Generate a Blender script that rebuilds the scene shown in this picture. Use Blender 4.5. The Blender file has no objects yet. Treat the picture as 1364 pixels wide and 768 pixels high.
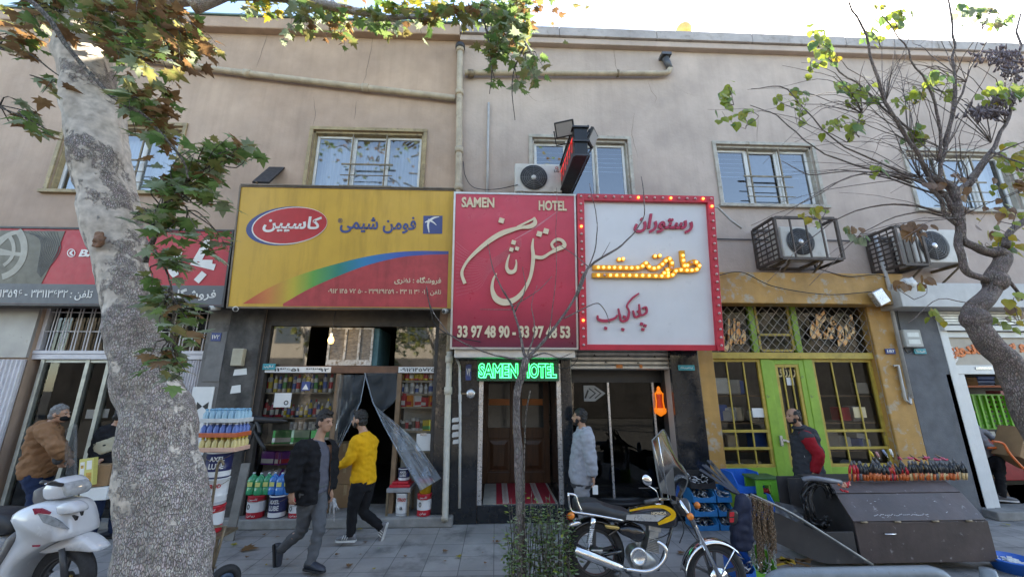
import bpy, math, random
from math import radians as R, sin, cos, tan, pi, sqrt
from mathutils import Vector as V, Matrix, noise as mnoise
random.seed(7)
SC = bpy.context.scene
COL = SC.collection
# ---------------------------------------------------------------- camera
FPX = 530.0; PIT = R(14.3); YAW = R(2.3); CAM = V((0, -6.8, 1.97))
cd = bpy.data.cameras.new('camera'); co = bpy.data.objects.new('camera', cd); COL.objects.link(co)
cd.sensor_width = 36; cd.lens = FPX / 1364 * 36; cd.clip_end = 2000; cd.clip_start = .02
co.location = CAM; co.rotation_euler = (pi / 2 + PIT, 0, -YAW); SC.camera = co
# ---------------------------------------------------------------- sky and sun
SUN_EL, SUN_AZ = R(40), R(50)             # sun stands behind the building, a little to the right
w = bpy.data.worlds.new('World'); SC.world = w; w.use_nodes = True
nt = w.node_tree; bg = nt.nodes['Background']
sky = nt.nodes.new('ShaderNodeTexSky'); sky.sky_type = 'NISHITA'; sky.sun_disc = False
sky.sun_elevation = SUN_EL; sky.sun_rotation = SUN_AZ; sky.dust_density = 1.6; sky.air_density = 1.0; sky.ozone_density = .6; sky.altitude = 1200
nt.links.new(sky.outputs[0], bg.inputs[0]); bg.inputs[1].default_value = .125
sl = bpy.data.lights.new('sun', 'SUN'); so = bpy.data.objects.new('sun', sl); COL.objects.link(so)
sl.energy = 5; sl.angle = R(.5); sl.color = (1, .95, .86)
sd = V((sin(SUN_AZ) * cos(SUN_EL), cos(SUN_AZ) * cos(SUN_EL), sin(SUN_EL)))
so.rotation_euler = sd.to_track_quat('Z', 'Y').to_euler(); so.location = (0, 40, 40)
SC.view_settings.view_transform = 'Standard'; SC.view_settings.look = 'None'
SC.view_settings.gamma = 1; SC.view_settings.use_curve_mapping = False
SC.view_settings.exposure = 2.66
SC.view_settings.use_white_balance = True; SC.view_settings.white_balance_temperature = 7300; SC.view_settings.white_balance_tint = 8
SC.cycles.max_bounces = 8; SC.cycles.transparent_max_bounces = 16; SC.cycles.caustics_reflective = False; SC.cycles.caustics_refractive = False
SC.cycles.sample_clamp_indirect = 6
# ---------------------------------------------------------------- measuring: a pixel of the photograph seen on a plane of the place
_F = V((sin(YAW) * cos(PIT), cos(YAW) * cos(PIT), sin(PIT))); _R = V((cos(YAW), -sin(YAW), 0)); _U = _R.cross(_F)
def ray(px, py): return _F + _R * ((px - 682) / FPX) + _U * ((384 - py) / FPX)
def at(px, py, Y=0.0):
 d = ray(px, py); return CAM + d * ((Y - CAM.y) / d.y)
def gnd(px, py, Z=0.0):
 d = ray(px, py); return CAM + d * ((Z - CAM.z) / d.z)
# ---------------------------------------------------------------- materials
MATS = {}
def mat(name, c, rough=.6, metal=0, var=.18, scale=6, c2=None, th=.62, s2=5, soft=.08, bump=0, bs=40, streak=0, spec=.5, coat=0, emit=None, es=0, stretch=None):
 if name in MATS: return MATS[name]
 m = bpy.data.materials.new(name); m.use_nodes = True; t = m.node_tree; N = t.nodes; L = t.links
 b = N['Principled BSDF']; MATS[name] = m
 b.inputs['Roughness'].default_value = rough; b.inputs['Metallic'].default_value = metal
 b.inputs['Specular IOR Level'].default_value = spec; b.inputs['Coat Weight'].default_value = coat
 if emit:
  b.inputs['Emission Color'].default_value = (*emit, 1); b.inputs['Emission Strength'].default_value = es
 tc = N.new('ShaderNodeTexCoord'); src = tc.outputs['Object']
 if stretch:
  mp = N.new('ShaderNodeMapping'); mp.inputs['Scale'].default_value = stretch; L.new(src, mp.inputs[0]); src = mp.outputs[0]
 def nz(s, det=6, r=.6):
  n = N.new('ShaderNodeTexNoise'); n.inputs['Scale'].default_value = s; n.inputs['Detail'].default_value = det; n.inputs['Roughness'].default_value = r
  L.new(src, n.inputs['Vector']); return n.outputs['Fac']
 col = N.new('ShaderNodeMix'); col.data_type = 'RGBA'; col.blend_type = 'MULTIPLY'; col.inputs[0].default_value = 1
 col.inputs[6].default_value = (*c, 1)
 out = col.outputs[2]
 mr = N.new('ShaderNodeMapRange'); mr.inputs[1].default_value = .3; mr.inputs[2].default_value = .7
 mr.inputs[3].default_value = 1 - var; mr.inputs[4].default_value = 1 + var * .6; L.new(nz(scale), mr.inputs[0])
 if c2:
  mx = N.new('ShaderNodeMix'); mx.data_type = 'RGBA'; mx.inputs[6].default_value = (*c, 1); mx.inputs[7].default_value = (*c2, 1)
  m2 = N.new('ShaderNodeMapRange'); m2.inputs[1].default_value = th - soft; m2.inputs[2].default_value = th + soft
  L.new(nz(s2, 9, .65), m2.inputs[0]); L.new(m2.outputs[0], mx.inputs[0]); L.new(mx.outputs[2], col.inputs[6])
 L.new(mr.outputs[0], col.inputs[7])
 if streak:
  mp = N.new('ShaderNodeMapping'); mp.inputs['Scale'].default_value = (5, 5, .22); L.new(tc.outputs['Object'], mp.inputs[0])
  n = N.new('ShaderNodeTexNoise'); n.inputs['Scale'].default_value = 1; n.inputs['Detail'].default_value = 8; n.inputs['Roughness'].default_value = .7; L.new(mp.outputs[0], n.inputs['Vector'])
  m3 = N.new('ShaderNodeMapRange'); m3.inputs[1].default_value = .48; m3.inputs[2].default_value = .72; m3.inputs[3].default_value = 1; m3.inputs[4].default_value = 1 - streak
  L.new(n.outputs['Fac'], m3.inputs[0])
  c3 = N.new('ShaderNodeMix'); c3.data_type = 'RGBA'; c3.blend_type = 'MULTIPLY'; c3.inputs[0].default_value = 1
  L.new(out, c3.inputs[6]); L.new(m3.outputs[0], c3.inputs[7]); out = c3.outputs[2]
 L.new(out, b.inputs['Base Color'])
 rr = N.new('ShaderNodeMapRange'); rr.inputs[1].default_value = .3; rr.inputs[2].default_value = .7
 rr.inputs[3].default_value = max(.02, rough - .1); rr.inputs[4].default_value = min(1, rough + .1); L.new(nz(scale * 2.3), rr.inputs[0]); L.new(rr.outputs[0], b.inputs['Roughness'])
 if bump:
  bp = N.new('ShaderNodeBump'); bp.inputs['Strength'].default_value = bump; bp.inputs['Distance'].default_value = .01
  L.new(nz(bs, 8), bp.inputs['Height']); L.new(bp.outputs[0], b.inputs['Normal'])
 return m
def glass(name, tint=(1, 1, 1), refl=.1, rough=.01, film=0, film_c=(.5, .5, .5), ior=1.5):
 """thin sheet: see-through plus a mirror part that grows at grazing angles; film = share of matt colour on it, dust on some panes, painted sheen on others"""
 if name in MATS: return MATS[name]
 m = bpy.data.materials.new(name); m.use_nodes = True; t = m.node_tree; N = t.nodes; L = t.links; N.remove(N['Principled BSDF']); MATS[name] = m
 tr = N.new('ShaderNodeBsdfTransparent'); tr.inputs[0].default_value = (*tint, 1)
 gl = N.new('ShaderNodeBsdfGlossy'); gl.inputs['Roughness'].default_value = rough
 fr = N.new('ShaderNodeFresnel'); fr.inputs[0].default_value = ior
 ad = N.new('ShaderNodeMath'); ad.operation = 'ADD'; ad.use_clamp = True; ad.inputs[1].default_value = refl; L.new(fr.outputs[0], ad.inputs[0])
 base = tr.outputs[0]
 if film:
  df = N.new('ShaderNodeBsdfDiffuse'); df.inputs[0].default_value = (*film_c, 1)
  tc = N.new('ShaderNodeTexCoord'); n = N.new('ShaderNodeTexNoise'); n.inputs['Scale'].default_value = 3; n.inputs['Detail'].default_value = 8; L.new(tc.outputs['Object'], n.inputs['Vector'])
  ml = N.new('ShaderNodeMath'); ml.operation = 'MULTIPLY'; ml.inputs[1].default_value = film * 2; L.new(n.outputs['Fac'], ml.inputs[0])
  m0 = N.new('ShaderNodeMixShader'); L.new(ml.outputs[0], m0.inputs[0]); L.new(base, m0.inputs[1]); L.new(df.outputs[0], m0.inputs[2]); base = m0.outputs[0]
 mx = N.new('ShaderNodeMixShader'); L.new(ad.outputs[0], mx.inputs[0]); L.new(base, mx.inputs[1]); L.new(gl.outputs[0], mx.inputs[2])
 L.new(mx.outputs[0], N['Material Output'].inputs[0]); return m
def leafmat(name, c, c2):
 if name in MATS: return MATS[name]
 m = bpy.data.materials.new(name); m.use_nodes = True; t = m.node_tree; N = t.nodes; L = t.links; N.remove(N['Principled BSDF']); MATS[name] = m
 tc = N.new('ShaderNodeTexCoord'); n = N.new('ShaderNodeTexNoise'); n.inputs['Scale'].default_value = 9; L.new(tc.outputs['Object'], n.inputs['Vector'])
 mx = N.new('ShaderNodeMix'); mx.data_type = 'RGBA'; mx.inputs[6].default_value = (*c, 1); mx.inputs[7].default_value = (*c2, 1)
 mr = N.new('ShaderNodeMapRange'); mr.inputs[1].default_value = .35; mr.inputs[2].default_value = .65; L.new(n.outputs['Fac'], mr.inputs[0]); L.new(mr.outputs[0], mx.inputs[0])
 d = N.new('ShaderNodeBsdfPrincipled'); d.inputs['Roughness'].default_value = .5; tl = N.new('ShaderNodeBsdfTranslucent')
 L.new(mx.outputs[2], d.inputs['Base Color']); L.new(mx.outputs[2], tl.inputs[0])
 ms = N.new('ShaderNodeMixShader'); ms.inputs[0].default_value = .45; L.new(d.outputs[0], ms.inputs[1]); L.new(tl.outputs[0], ms.inputs[2]); L.new(ms.outputs[0], N['Material Output'].inputs[0])
 return m
# ---------------------------------------------------------------- mesh builder
WLOC = {}
def catmull(pts, k=6):
 P = [V(p) for p in pts]; out = []
 for i in range(len(P) - 1):
  a = P[i - 1] if i else P[i] * 2 - P[i + 1]; b, c = P[i], P[i + 1]; d = P[i + 2] if i + 2 < len(P) else P[i + 1] * 2 - P[i]
  for j in range(k):
   t = j / k
   out.append(.5 * ((2 * b) + (c - a) * t + (2 * a - 5 * b + 4 * c - d) * t * t + (3 * b - a - 3 * c + d) * t ** 3))
 out.append(P[-1].copy()); return out
class MB:
 def __init__(s): s.v = []; s.f = []; s.m = []; s.s = []
 def add(s, vs, fs, m=0, sm=False):
  o = len(s.v); s.v += [V(p) for p in vs]
  for f in fs: s.f.append([i + o for i in f]); s.m.append(m); s.s.append(sm)
  return s
 def box(s, x0, x1, y0, y1, z0, z1, m=0):
  if x0 > x1: x0, x1 = x1, x0
  if y0 > y1: y0, y1 = y1, y0
  if z0 > z1: z0, z1 = z1, z0
  return s.add([(x0, y0, z0), (x1, y0, z0), (x1, y1, z0), (x0, y1, z0), (x0, y0, z1), (x1, y0, z1), (x1, y1, z1), (x0, y1, z1)],
                     [(0, 3, 2, 1), (4, 5, 6, 7), (0, 1, 5, 4), (1, 2, 6, 5), (2, 3, 7, 6), (3, 0, 4, 7)], m)
 def obox(s, c, size, ax=None, m=0):
  ax = ax or (V((1, 0, 0)), V((0, 1, 0)), V((0, 0, 1))); a, b, d = [ax[i] * size[i] / 2 for i in range(3)]; c = V(c)
  return s.add([c - a - b - d, c + a - b - d, c + a + b - d, c - a + b - d, c - a - b + d, c + a - b + d, c + a + b + d, c - a + b + d],
                     [(0, 3, 2, 1), (4, 5, 6, 7), (0, 1, 5, 4), (1, 2, 6, 5), (2, 3, 7, 6), (3, 0, 4, 7)], m)
 def bar(s, a, b, wx, wy, m=0, up=(0, 0, 1)):
  a, b = V(a), V(b); d = (b - a); l = d.length; d.normalize(); u = V(up)
  if abs(d.dot(u)) > .95: u = V((0, 1, 0))
  x = d.cross(u).normalized(); y = x.cross(d)
  return s.obox((a + b) / 2, (wx, wy, l), (x, y, d), m)
 def quad(s, a, b, c, d, m=0): return s.add([a, b, c, d], [(0, 1, 2, 3)], m)
 def tube(s, pts, r, n=8, m=0, sm=True, cap=True, flat=None, closed=False):
  pts = [V(p) for p in pts]; k = len(pts); rs = r if isinstance(r, (list, tuple)) else [r] * k
  ref = V((0, 0, 1)) if abs((pts[1] - pts[0]).normalized().z) < .9 else V((1, 0, 0))
  vs = []; pv = None
  for i, p in enumerate(pts):
   t = (pts[(i + 1) % k if closed else min(i + 1, k - 1)] - pts[(i - 1) % k if closed else max(i - 1, 0)])
   if t.length < 1e-7: t = V((0, 0, 1))
   t.normalize()
   if pv is None: x = t.cross(ref).normalized()
   else:
    x = (pv - t * pv.dot(t))
    x = x.normalized() if x.length > 1e-5 else t.cross(ref).normalized()
   pv = x; y = t.cross(x); fl = flat or 1
   for j in range(n):
    a = 2 * pi * j / n; vs.append(p + x * cos(a) * rs[i] + y * sin(a) * rs[i] * fl)
  fs = []
  for i in range(k if closed else k - 1):
   i2 = (i + 1) % k
   for j in range(n): fs.append((i * n + j, i * n + (j + 1) % n, i2 * n + (j + 1) % n, i2 * n + j))
  if cap and not closed: fs.append(tuple(range(n - 1, -1, -1))); fs.append(tuple((k - 1) * n + j for j in range(n)))
  return s.add(vs, fs, m, sm)
 def rings(s, rg, m=0, sm=True, cap=True, wrap=True):
  n = len(rg[0]); vs = [p for r in rg for p in r]; fs = []
  for i in range(len(rg) - 1):
   for j in range(n if wrap else n - 1): fs.append((i * n + j, i * n + (j + 1) % n, (i + 1) * n + (j + 1) % n, (i + 1) * n + j))
  if cap and wrap: fs.append(tuple(range(n - 1, -1, -1))); fs.append(tuple((len(rg) - 1) * n + j for j in range(n)))
  return s.add(vs, fs, m, sm)
 def lathe(s, prof, c, ax=(0, 0, 1), n=16, m=0, sm=True, cap=True):
  ax = V(ax).normalized(); x = ax.orthogonal().normalized(); y = ax.cross(x); c = V(c)
  return s.rings([[c + ax * z + x * cos(2 * pi * j / n) * r + y * sin(2 * pi * j / n) * r for j in range(n)] for r, z in prof], m, sm, cap)
 def disc(s, c, r, ax, t=.01, n=16, m=0, sm=False): return s.lathe([(r, 0), (r, t)], c, ax, n, m, sm)
 def ring(s, c, r, rt, ax, n=24, k=8, m=0):
  ax = V(ax).normalized(); x = ax.orthogonal().normalized(); y = ax.cross(x); c = V(c)
  return s.tube([c + x * cos(2 * pi * j / n) * r + y * sin(2 * pi * j / n) * r for j in range(n)], rt, k, m, closed=True)
 def ell(s, c, rad, ax=None, n=12, k=8, m=0):
  ax = ax or (V((1, 0, 0)), V((0, 1, 0)), V((0, 0, 1))); c = V(c); rg = []
  for i in range(k + 1):
   a = -pi / 2 + pi * i / k; q = max(cos(a), .02)
   rg.append([c + ax[0] * rad[0] * q * cos(2 * pi * j / n) + ax[1] * rad[1] * q * sin(2 * pi * j / n) + ax[2] * rad[2] * sin(a) for j in range(n)])
  return s.rings(rg, m)
 def prism(s, pts, ext, m=0, sm=False):
  pts = [V(p) for p in pts]; e = V(ext); n = len(pts)
  fs = [tuple(range(n)), tuple(range(2 * n - 1, n - 1, -1))] + [(i, n + i, n + (i + 1) % n, (i + 1) % n) for i in range(n)]
  return s.add(pts + [p + e for p in pts], fs, m, sm)
 def build(s, name, mats, parent=None, local=False, bevel=0, kind=None, sub=0, fixn=True, **kw):
  if not s.v: return None
  if local: o0 = V((0, 0, 0)); pl = V((0, 0, 0))
  else:
   o0 = V([(min(p[i] for p in s.v) + max(p[i] for p in s.v)) / 2 for i in range(3)]); o0.z = min(p.z for p in s.v)
   pl = WLOC[parent.name] if parent else V((0, 0, 0))
  me = bpy.data.meshes.new(name); me.from_pydata([p - o0 for p in s.v], [], s.f)
  if not isinstance(mats, (list, tuple)): mats = [mats]
  for q in mats: me.materials.append(q)
  me.polygons.foreach_set('material_index', s.m); me.polygons.foreach_set('use_smooth', s.s)
  if fixn:
   import bmesh
   b = bmesh.new(); b.from_mesh(me); bmesh.ops.recalc_face_normals(b, faces=b.faces); b.to_mesh(me); b.free()
  me.update()
  o = bpy.data.objects.new(name, me); COL.objects.link(o)
  if parent: o.parent = parent
  o.location = o0 - pl if not local else o0
  WLOC[o.name] = o0
  if bevel:
   q = o.modifiers.new('bevel', 'BEVEL'); q.width = bevel; q.segments = 2; q.limit_method = 'ANGLE'; q.angle_limit = R(40)
  if sub:
   q = o.modifiers.new('sub', 'SUBSURF'); q.levels = sub; q.render_levels = sub
  if kind: o['kind'] = kind
  tag(o, **kw); return o
def tag(o, label=None, cat=None, group=None):
 if label: o['label'] = label
 if cat: o['category'] = cat
 if group: o['group'] = group
 return o
def thing(name, label, cat, loc=(0, 0, 0), rz=0, group=None):
 o = bpy.data.objects.new(name, None); COL.objects.link(o); o.location = loc; o.rotation_euler = (0, 0, rz)
 o.empty_display_size = .1; WLOC[o.name] = V(loc); return tag(o, label, cat, group)
def copy_tree(o, loc=None, rz=None, parent=None, label=None, scale=None):
 c = o.copy(); COL.objects.link(c)
 if parent: c.parent = parent
 if loc is not None: c.location = loc
 if rz is not None: c.rotation_euler = (0, 0, rz)
 if scale: c.scale = scale
 if label: c['label'] = label
 for ch in o.children: copy_tree(ch, parent=c)
 return c
class Fr:
 """a flat face standing in the place: origin, right and up directions"""
 def __init__(s, o, U=(1, 0, 0), W=(0, 0, 1)): s.o = V(o); s.U = V(U).normalized(); s.W = V(W).normalized(); s.N = s.U.cross(s.W).normalized()
 def pt(s, u, v, n=0): return s.o + s.U * u + s.W * v + s.N * n
 def uv(s, px, py):
  d = ray(px, py); t = (s.o - CAM).dot(s.N) / d.dot(s.N); q = CAM + d * t - s.o; return q.dot(s.U), q.dot(s.W)
 def ax(s): return (s.U, s.W, s.N)
 def box(s, mb, u0, u1, v0, v1, n0, n1, m=0): return mb.obox(s.pt((u0 + u1) / 2, (v0 + v1) / 2, (n0 + n1) / 2), (abs(u1 - u0), abs(v1 - v0), abs(n1 - n0)), s.ax(), m)
def sign_frame(bl, tl, br, Yb, Yt):
 o = at(*bl, Yb); t = at(*tl, Yt); W = t - o; W.x = 0
 return Fr(o, (1, 0, 0), W), at(*br, Yb).x - o.x, W.length
# ---------------------------------------------------------------- writing
_AF = {'ا': (0xFE8D, 0xFE8E, 0, 0), 'آ': (0xFE81, 0xFE82, 0, 0), 'ب': (0xFE8F,) * 1, 'ر': (0xFEAD, 0xFEAE, 0, 0), 'ز': (0xFEAF, 0xFEB0, 0, 0), 'د': (0xFEA9, 0xFEAA, 0, 0), 'و': (0xFEED, 0xFEEE, 0, 0)}
for ch, b in (('ب', 0xFE8F), ('پ', 0xFB56), ('ت', 0xFE95), ('ث', 0xFE99), ('چ', 0xFB7A), ('س', 0xFEB1), ('ش', 0xFEB5), ('ط', 0xFEC1), ('ظ', 0xFEC5), ('ف', 0xFED1), ('ق', 0xFED5), ('ک', 0xFB8E), ('گ', 0xFB92), ('ل', 0xFEDD), ('م', 0xFEE1), ('ن', 0xFEE5), ('ه', 0xFEE9), ('ی', 0xFBFC), ('غ', 0xFECD)):
 _AF[ch] = (b, b + 1, b + 2, b + 3)
def fa(s):
 out = []; n = len(s)
 for i, c in enumerate(s):
  if c not in _AF: out.append(c); continue
  pv = i > 0 and s[i - 1] in _AF and _AF[s[i - 1]][2]; nx = i < n - 1 and s[i + 1] in _AF and _AF[c][2]
  k = (3 if nx else 1) if pv else (2 if nx else 0)
  out.append('ه' if (c == 'ه' and k == 0) else chr(_AF[c][k]))
 return ''.join(reversed(out))
def text(mb, s, fr, rect, n=.004, depth=.004, bold=0, m=0, shear=0, px=True, mirror=False):
 """write s on a face, fitted to a rectangle (x0,y0,x1,y1 measured on the photograph, or u0,v0,u1,v1 in metres)"""
 c = bpy.data.curves.new('txt', 'FONT'); c.body = s; c.extrude = .01; c.offset = bold; c.resolution_u = 3; c.shear = shear
 o = bpy.data.objects.new('txt', c); COL.objects.link(o)
 dg = bpy.context.evaluated_depsgraph_get(); me = bpy.data.meshes.new_from_object(o.evaluated_get(dg))
 vs = [v.co.copy() for v in me.vertices]; fs = [tuple(p.vertices) for p in me.polygons]
 bpy.data.objects.remove(o); bpy.data.curves.remove(c); bpy.data.meshes.remove(me)
 if not vs: return
 par = list(range(len(vs)))
 def find(a):
  while par[a] != a: par[a] = par[par[a]]; a = par[a]
  return a
 for f in fs:
  for a in f[1:]: par[find(f[0])] = find(a)
 idx = {}
 x0 = min(v.x for v in vs); x1 = max(v.x for v in vs); y0 = min(v.y for v in vs); y1 = max(v.y for v in vs)
 if px:
  a = fr.uv(rect[0], rect[3]); b = fr.uv(rect[2], rect[3]); c_ = fr.uv(rect[0], rect[1])
  u0, u1, v0, v1 = a[0], b[0], (a[1] + b[1]) / 2, (a[1] + b[1]) / 2 + (c_[1] - a[1])
 else: u0, v0, u1, v1 = rect
 out = []
 for i, v in enumerate(vs):
  r = find(i); k = idx.setdefault(r, len(idx)) % 4
  out.append(fr.pt(u0 + (v.x - x0) / (x1 - x0) * (u1 - u0), v0 + (v.y - y0) / max(y1 - y0, 1e-6) * (v1 - v0), n + (depth if v.z > 0 else 0) + k * .0007))
 mb.add(out, fs, m)
def stroke(mb, fr, pts, n=.01, depth=.03, m=0, k=6, px=True, close=True):
 """a pen stroke of changing width: (x, y, width) measured on the photograph"""
 P = catmull([V(p) for p in pts], k); L = []; Rr = []
 Q = []
 for p in P:
  if px:
   u, v = fr.uv(p.x, p.y); u2, _ = fr.uv(p.x + 1, p.y); Q.append((u, v, p.z * (u2 - u)))
  else: Q.append((p.x, p.y, p.z))
 for i, (u, v, wd) in enumerate(Q):
  a = Q[max(i - 1, 0)]; b = Q[min(i + 1, len(Q) - 1)]; dx, dy = b[0] - a[0], b[1] - a[1]; l = math.hypot(dx, dy) or 1
  nx, ny = -dy / l * wd / 2, dx / l * wd / 2; L.append((u + nx, v + ny)); Rr.append((u - nx, v - ny))
 vs = []; fs = []
 for i in range(len(Q)):
  vs += [fr.pt(*L[i], n), fr.pt(*Rr[i], n), fr.pt(*Rr[i], n + depth), fr.pt(*L[i], n + depth)]
 for i in range(len(Q) - 1):
  b = i * 4; fs += [(b, b + 1, b + 5, b + 4), (b + 1, b + 2, b + 6, b + 5), (b + 2, b + 3, b + 7, b + 6), (b + 3, b, b + 4, b + 7)]
 fs += [(0, 3, 2, 1), (len(vs) - 4, len(vs) - 3, len(vs) - 2, len(vs) - 1)]
 mb.add(vs, fs, m)
def diamond(mb, fr, x, y, r, n, depth, m=0, rot=.5):
 u, v = fr.uv(x, y); u2, _ = fr.uv(x + 1, y); q = (u2 - u) * r
 mb.prism([fr.pt(u + q * cos(rot + a * pi / 2), v + q * sin(rot + a * pi / 2), n) for a in range(4)], fr.N * depth, m)
def remesh(mb, voxel, smooth=2, wr=0, wscale=9, seed=0):
 """join overlapping closed shapes of a builder into one skin, optionally creased"""
 me = bpy.data.meshes.new('rm'); me.from_pydata(mb.v, [], mb.f)
 o = bpy.data.objects.new('rm', me); COL.objects.link(o)
 q = o.modifiers.new('r', 'REMESH'); q.mode = 'VOXEL'; q.voxel_size = voxel
 if smooth: q = o.modifiers.new('s', 'SMOOTH'); q.iterations = smooth; q.factor = .5
 dg = bpy.context.evaluated_depsgraph_get(); m2 = bpy.data.meshes.new_from_object(o.evaluated_get(dg))
 vs = [v.co.copy() for v in m2.vertices]; fs = [tuple(p.vertices) for p in m2.polygons]
 if wr:
  for i, v in enumerate(m2.vertices):
   c = v.co + V((seed * 3.1, seed * 1.7, 0))
   a = mnoise.noise(V((c.x * wscale, c.y * wscale, c.z * wscale * 1.6)) + V((sin(c.z * 14), 0, 0)) * .6)
   b = mnoise.noise(c * wscale * 2.3)
   vs[i] += v.normal * (a * wr + b * wr * .4)
 bpy.data.objects.remove(o); bpy.data.meshes.remove(me); bpy.data.meshes.remove(m2)
 r = MB(); r.add(vs, fs, 0, True); return r
# ================================================================ SETTING
def ground_mat(name, c, bw, bh, off, joint, jc, rot=0, var=.25):
 m = mat(name, c, .75, var=var, scale=1.7, c2=tuple(x * .55 for x in c), th=.6, s2=2.2, bump=.25, bs=60)
 t = m.node_tree; N = t.nodes; L = t.links; b = N['Principled BSDF']; old = b.inputs['Base Color'].links[0].from_socket
 tc = N.new('ShaderNodeTexCoord'); mp = N.new('ShaderNodeMapping'); mp.inputs['Rotation'].default_value = (0, 0, rot); L.new(tc.outputs['Object'], mp.inputs[0])
 br = N.new('ShaderNodeTexBrick'); br.offset = off; br.inputs['Scale'].default_value = 1; br.inputs['Brick Width'].default_value = bw; br.inputs['Row Height'].default_value = bh
 br.inputs['Mortar Size'].default_value = joint; br.inputs['Mortar Smooth'].default_value = .3
 br.inputs['Color1'].default_value = (1, 1, 1, 1); br.inputs['Color2'].default_value = (.86, .86, .87, 1); br.inputs['Mortar'].default_value = (*jc, 1); L.new(mp.outputs[0], br.inputs[0])
 x = N.new('ShaderNodeMix'); x.data_type = 'RGBA'; x.blend_type = 'MULTIPLY'; x.inputs[0].default_value = 1
 L.new(old, x.inputs[6]); L.new(br.outputs['Color'], x.inputs[7]); L.new(x.outputs[2], b.inputs['Base Color'])
 bp = N.new('ShaderNodeBump'); bp.inputs['Strength'].default_value = .5; bp.inputs['Distance'].default_value = .008; bp.invert = True
 L.new(br.outputs['Fac'], bp.inputs['Height'])
 if b.inputs['Normal'].links: L.new(b.inputs['Normal'].links[0].from_socket, bp.inputs['Normal'])
 L.new(bp.outputs[0], b.inputs['Normal']); return m
M_asph = mat('asphalt', (.075, .073, .07), .85, var=.3, scale=3, bump=.5, bs=160)
M_pave = ground_mat('paving', (.31, .295, .282), .4, .4, .0, .005, (.4, .4, .4))
M_tact = ground_mat('ribbed_paving', (.28, .267, .255), .4, .028, 0, .007, (.5, .5, .5))
M_kerb = mat('kerb_concrete', (.26, .255, .25), .8, var=.25, scale=5, bump=.4)
b = MB(); b.quad((-600, -600, -.16), (600, -600, -.16), (600, 600, -.16), (-600, 600, -.16)); b.build('ground', M_asph, kind='structure')
b = MB(); b.quad((-40, -13.5, -.15), (40, -13.5, -.15), (40, -4.2, -.15), (-40, -4.2, -.15)); b.build('road', M_asph, kind='structure')
b = MB(); b.box(-40, 40, -3.9, .6, -.15, 0); b.build('pavement', M_pave, kind='structure')
b = MB(); b.box(-40, 40, -2.1, -1.78, .001, .005); b.build('ribbed_path', M_tact, kind='structure')
b = MB(); b.box(-40, 40, -4.2, -3.902, -.15, .012); b.build('kerb', M_kerb, kind='structure', bevel=.015)
# ================================================================ BUILDINGS
M_wallL = mat('render_beige', (.49, .352, .262), .85, var=.16, scale=1.3, c2=(.39, .275, .205), th=.54, s2=.6, soft=.16, bump=.6, bs=16, streak=.12)
M_wallR = mat('render_grey', (.51, .405, .34), .85, var=.15, scale=1.3, c2=(.41, .325, .275), th=.54, s2=.7, soft=.16, bump=.6, bs=16, streak=.1)
M_ochre = mat('ochre_trim', (.36, .27, .14), .6, var=.35, scale=5, c2=(.2, .15, .09), th=.6, s2=9, bump=.2)
M_greyp = mat('grey_trim_paint', (.40, .36, .30), .6, var=.3, scale=6, c2=(.25, .2, .14), th=.62, s2=9)
M_white = mat('white_frame', (.72, .71, .68), .4, var=.12, scale=4, c2=(.5, .47, .42), th=.68)
M_steel = mat('bar_steel', (.22, .17, .11), .5, .5, var=.4, scale=12)
M_win = glass('window_glass', (.8, .86, .9), .2)
M_curt = mat('net_curtain', (.62, .62, .62), .9, var=.2, scale=2, stretch=(14, 1, .4))
M_blind = mat('blind_slat', (.55, .62, .72), .6, var=.1)
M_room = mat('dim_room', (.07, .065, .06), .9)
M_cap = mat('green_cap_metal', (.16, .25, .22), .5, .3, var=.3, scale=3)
M_conc = mat('parapet_concrete', (.40, .36, .345), .85, var=.2, scale=2.5, c2=(.26, .225, .2), th=.6, s2=4, bump=.4, bs=30)
def wall_holes(mb, x0, x1, z0, z1, holes, y=0.0, dep=.2, m=0, mr=0):
 xs = sorted({x0, x1, *[h[0] for h in holes], *[h[1] for h in holes]}); zs = sorted({z0, z1, *[h[2] for h in holes], *[h[3] for h in holes]})
 for a, b_ in zip(xs, xs[1:]):
  for c, d in zip(zs, zs[1:]):
   mx, mz = (a + b_) / 2, (c + d) / 2
   if any(h[0] < mx < h[1] and h[2] < mz < h[3] for h in holes): continue
   mb.quad((a, y, c), (b_, y, c), (b_, y, d), (a, y, d), m)
 for a, b_, c, d in holes:
  mb.quad((a, y, c), (a, y + dep, c), (a, y + dep, d), (a, y, d), mr); mb.quad((b_, y, c), (b_, y, d), (b_, y + dep, d), (b_, y + dep, c), mr)
  mb.quad((a, y, d), (a, y + dep, d), (b_, y + dep, d), (b_, y, d), mr); mb.quad((a, y, c), (b_, y, c), (b_, y + dep, c), (a, y + dep, c), mr)
XS = -.80                                   # where the two buildings meet
SHOP = dict(tyre=(-7.52, -4.78, 0, 3.62), paint=(-3.88, -.97, 0, 3.5), hotel=(-.27, 1.08, 0, 2.75), rest=(1.26, 2.95, 0, 3.0), tool=(3.72, 6.64, 0, 3.5), white=(7.92, 13.2, 0, 3.6))
WIN = [(-8.05, -5.95, 5.43, 6.8, 'L'), (-3.53, -1.44, 5.45, 6.8, 'L'), (.67, 2.55, 5.42, 6.75, 'R'), (4.32, 6.28, 5.4, 6.7, 'R'), (8.22, 10.35, 5.38, 6.66, 'R')]
bl = thing('beige_building', 'pinkish beige rendered two storey building with green metal roof edge, behind the big plane tree', 'building', (-8, 0, 0))
br_ = thing('grey_building', 'greyish rendered two storey building with plain concrete parapet, right of the drainpipe', 'building', (8, 0, 0))
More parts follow.
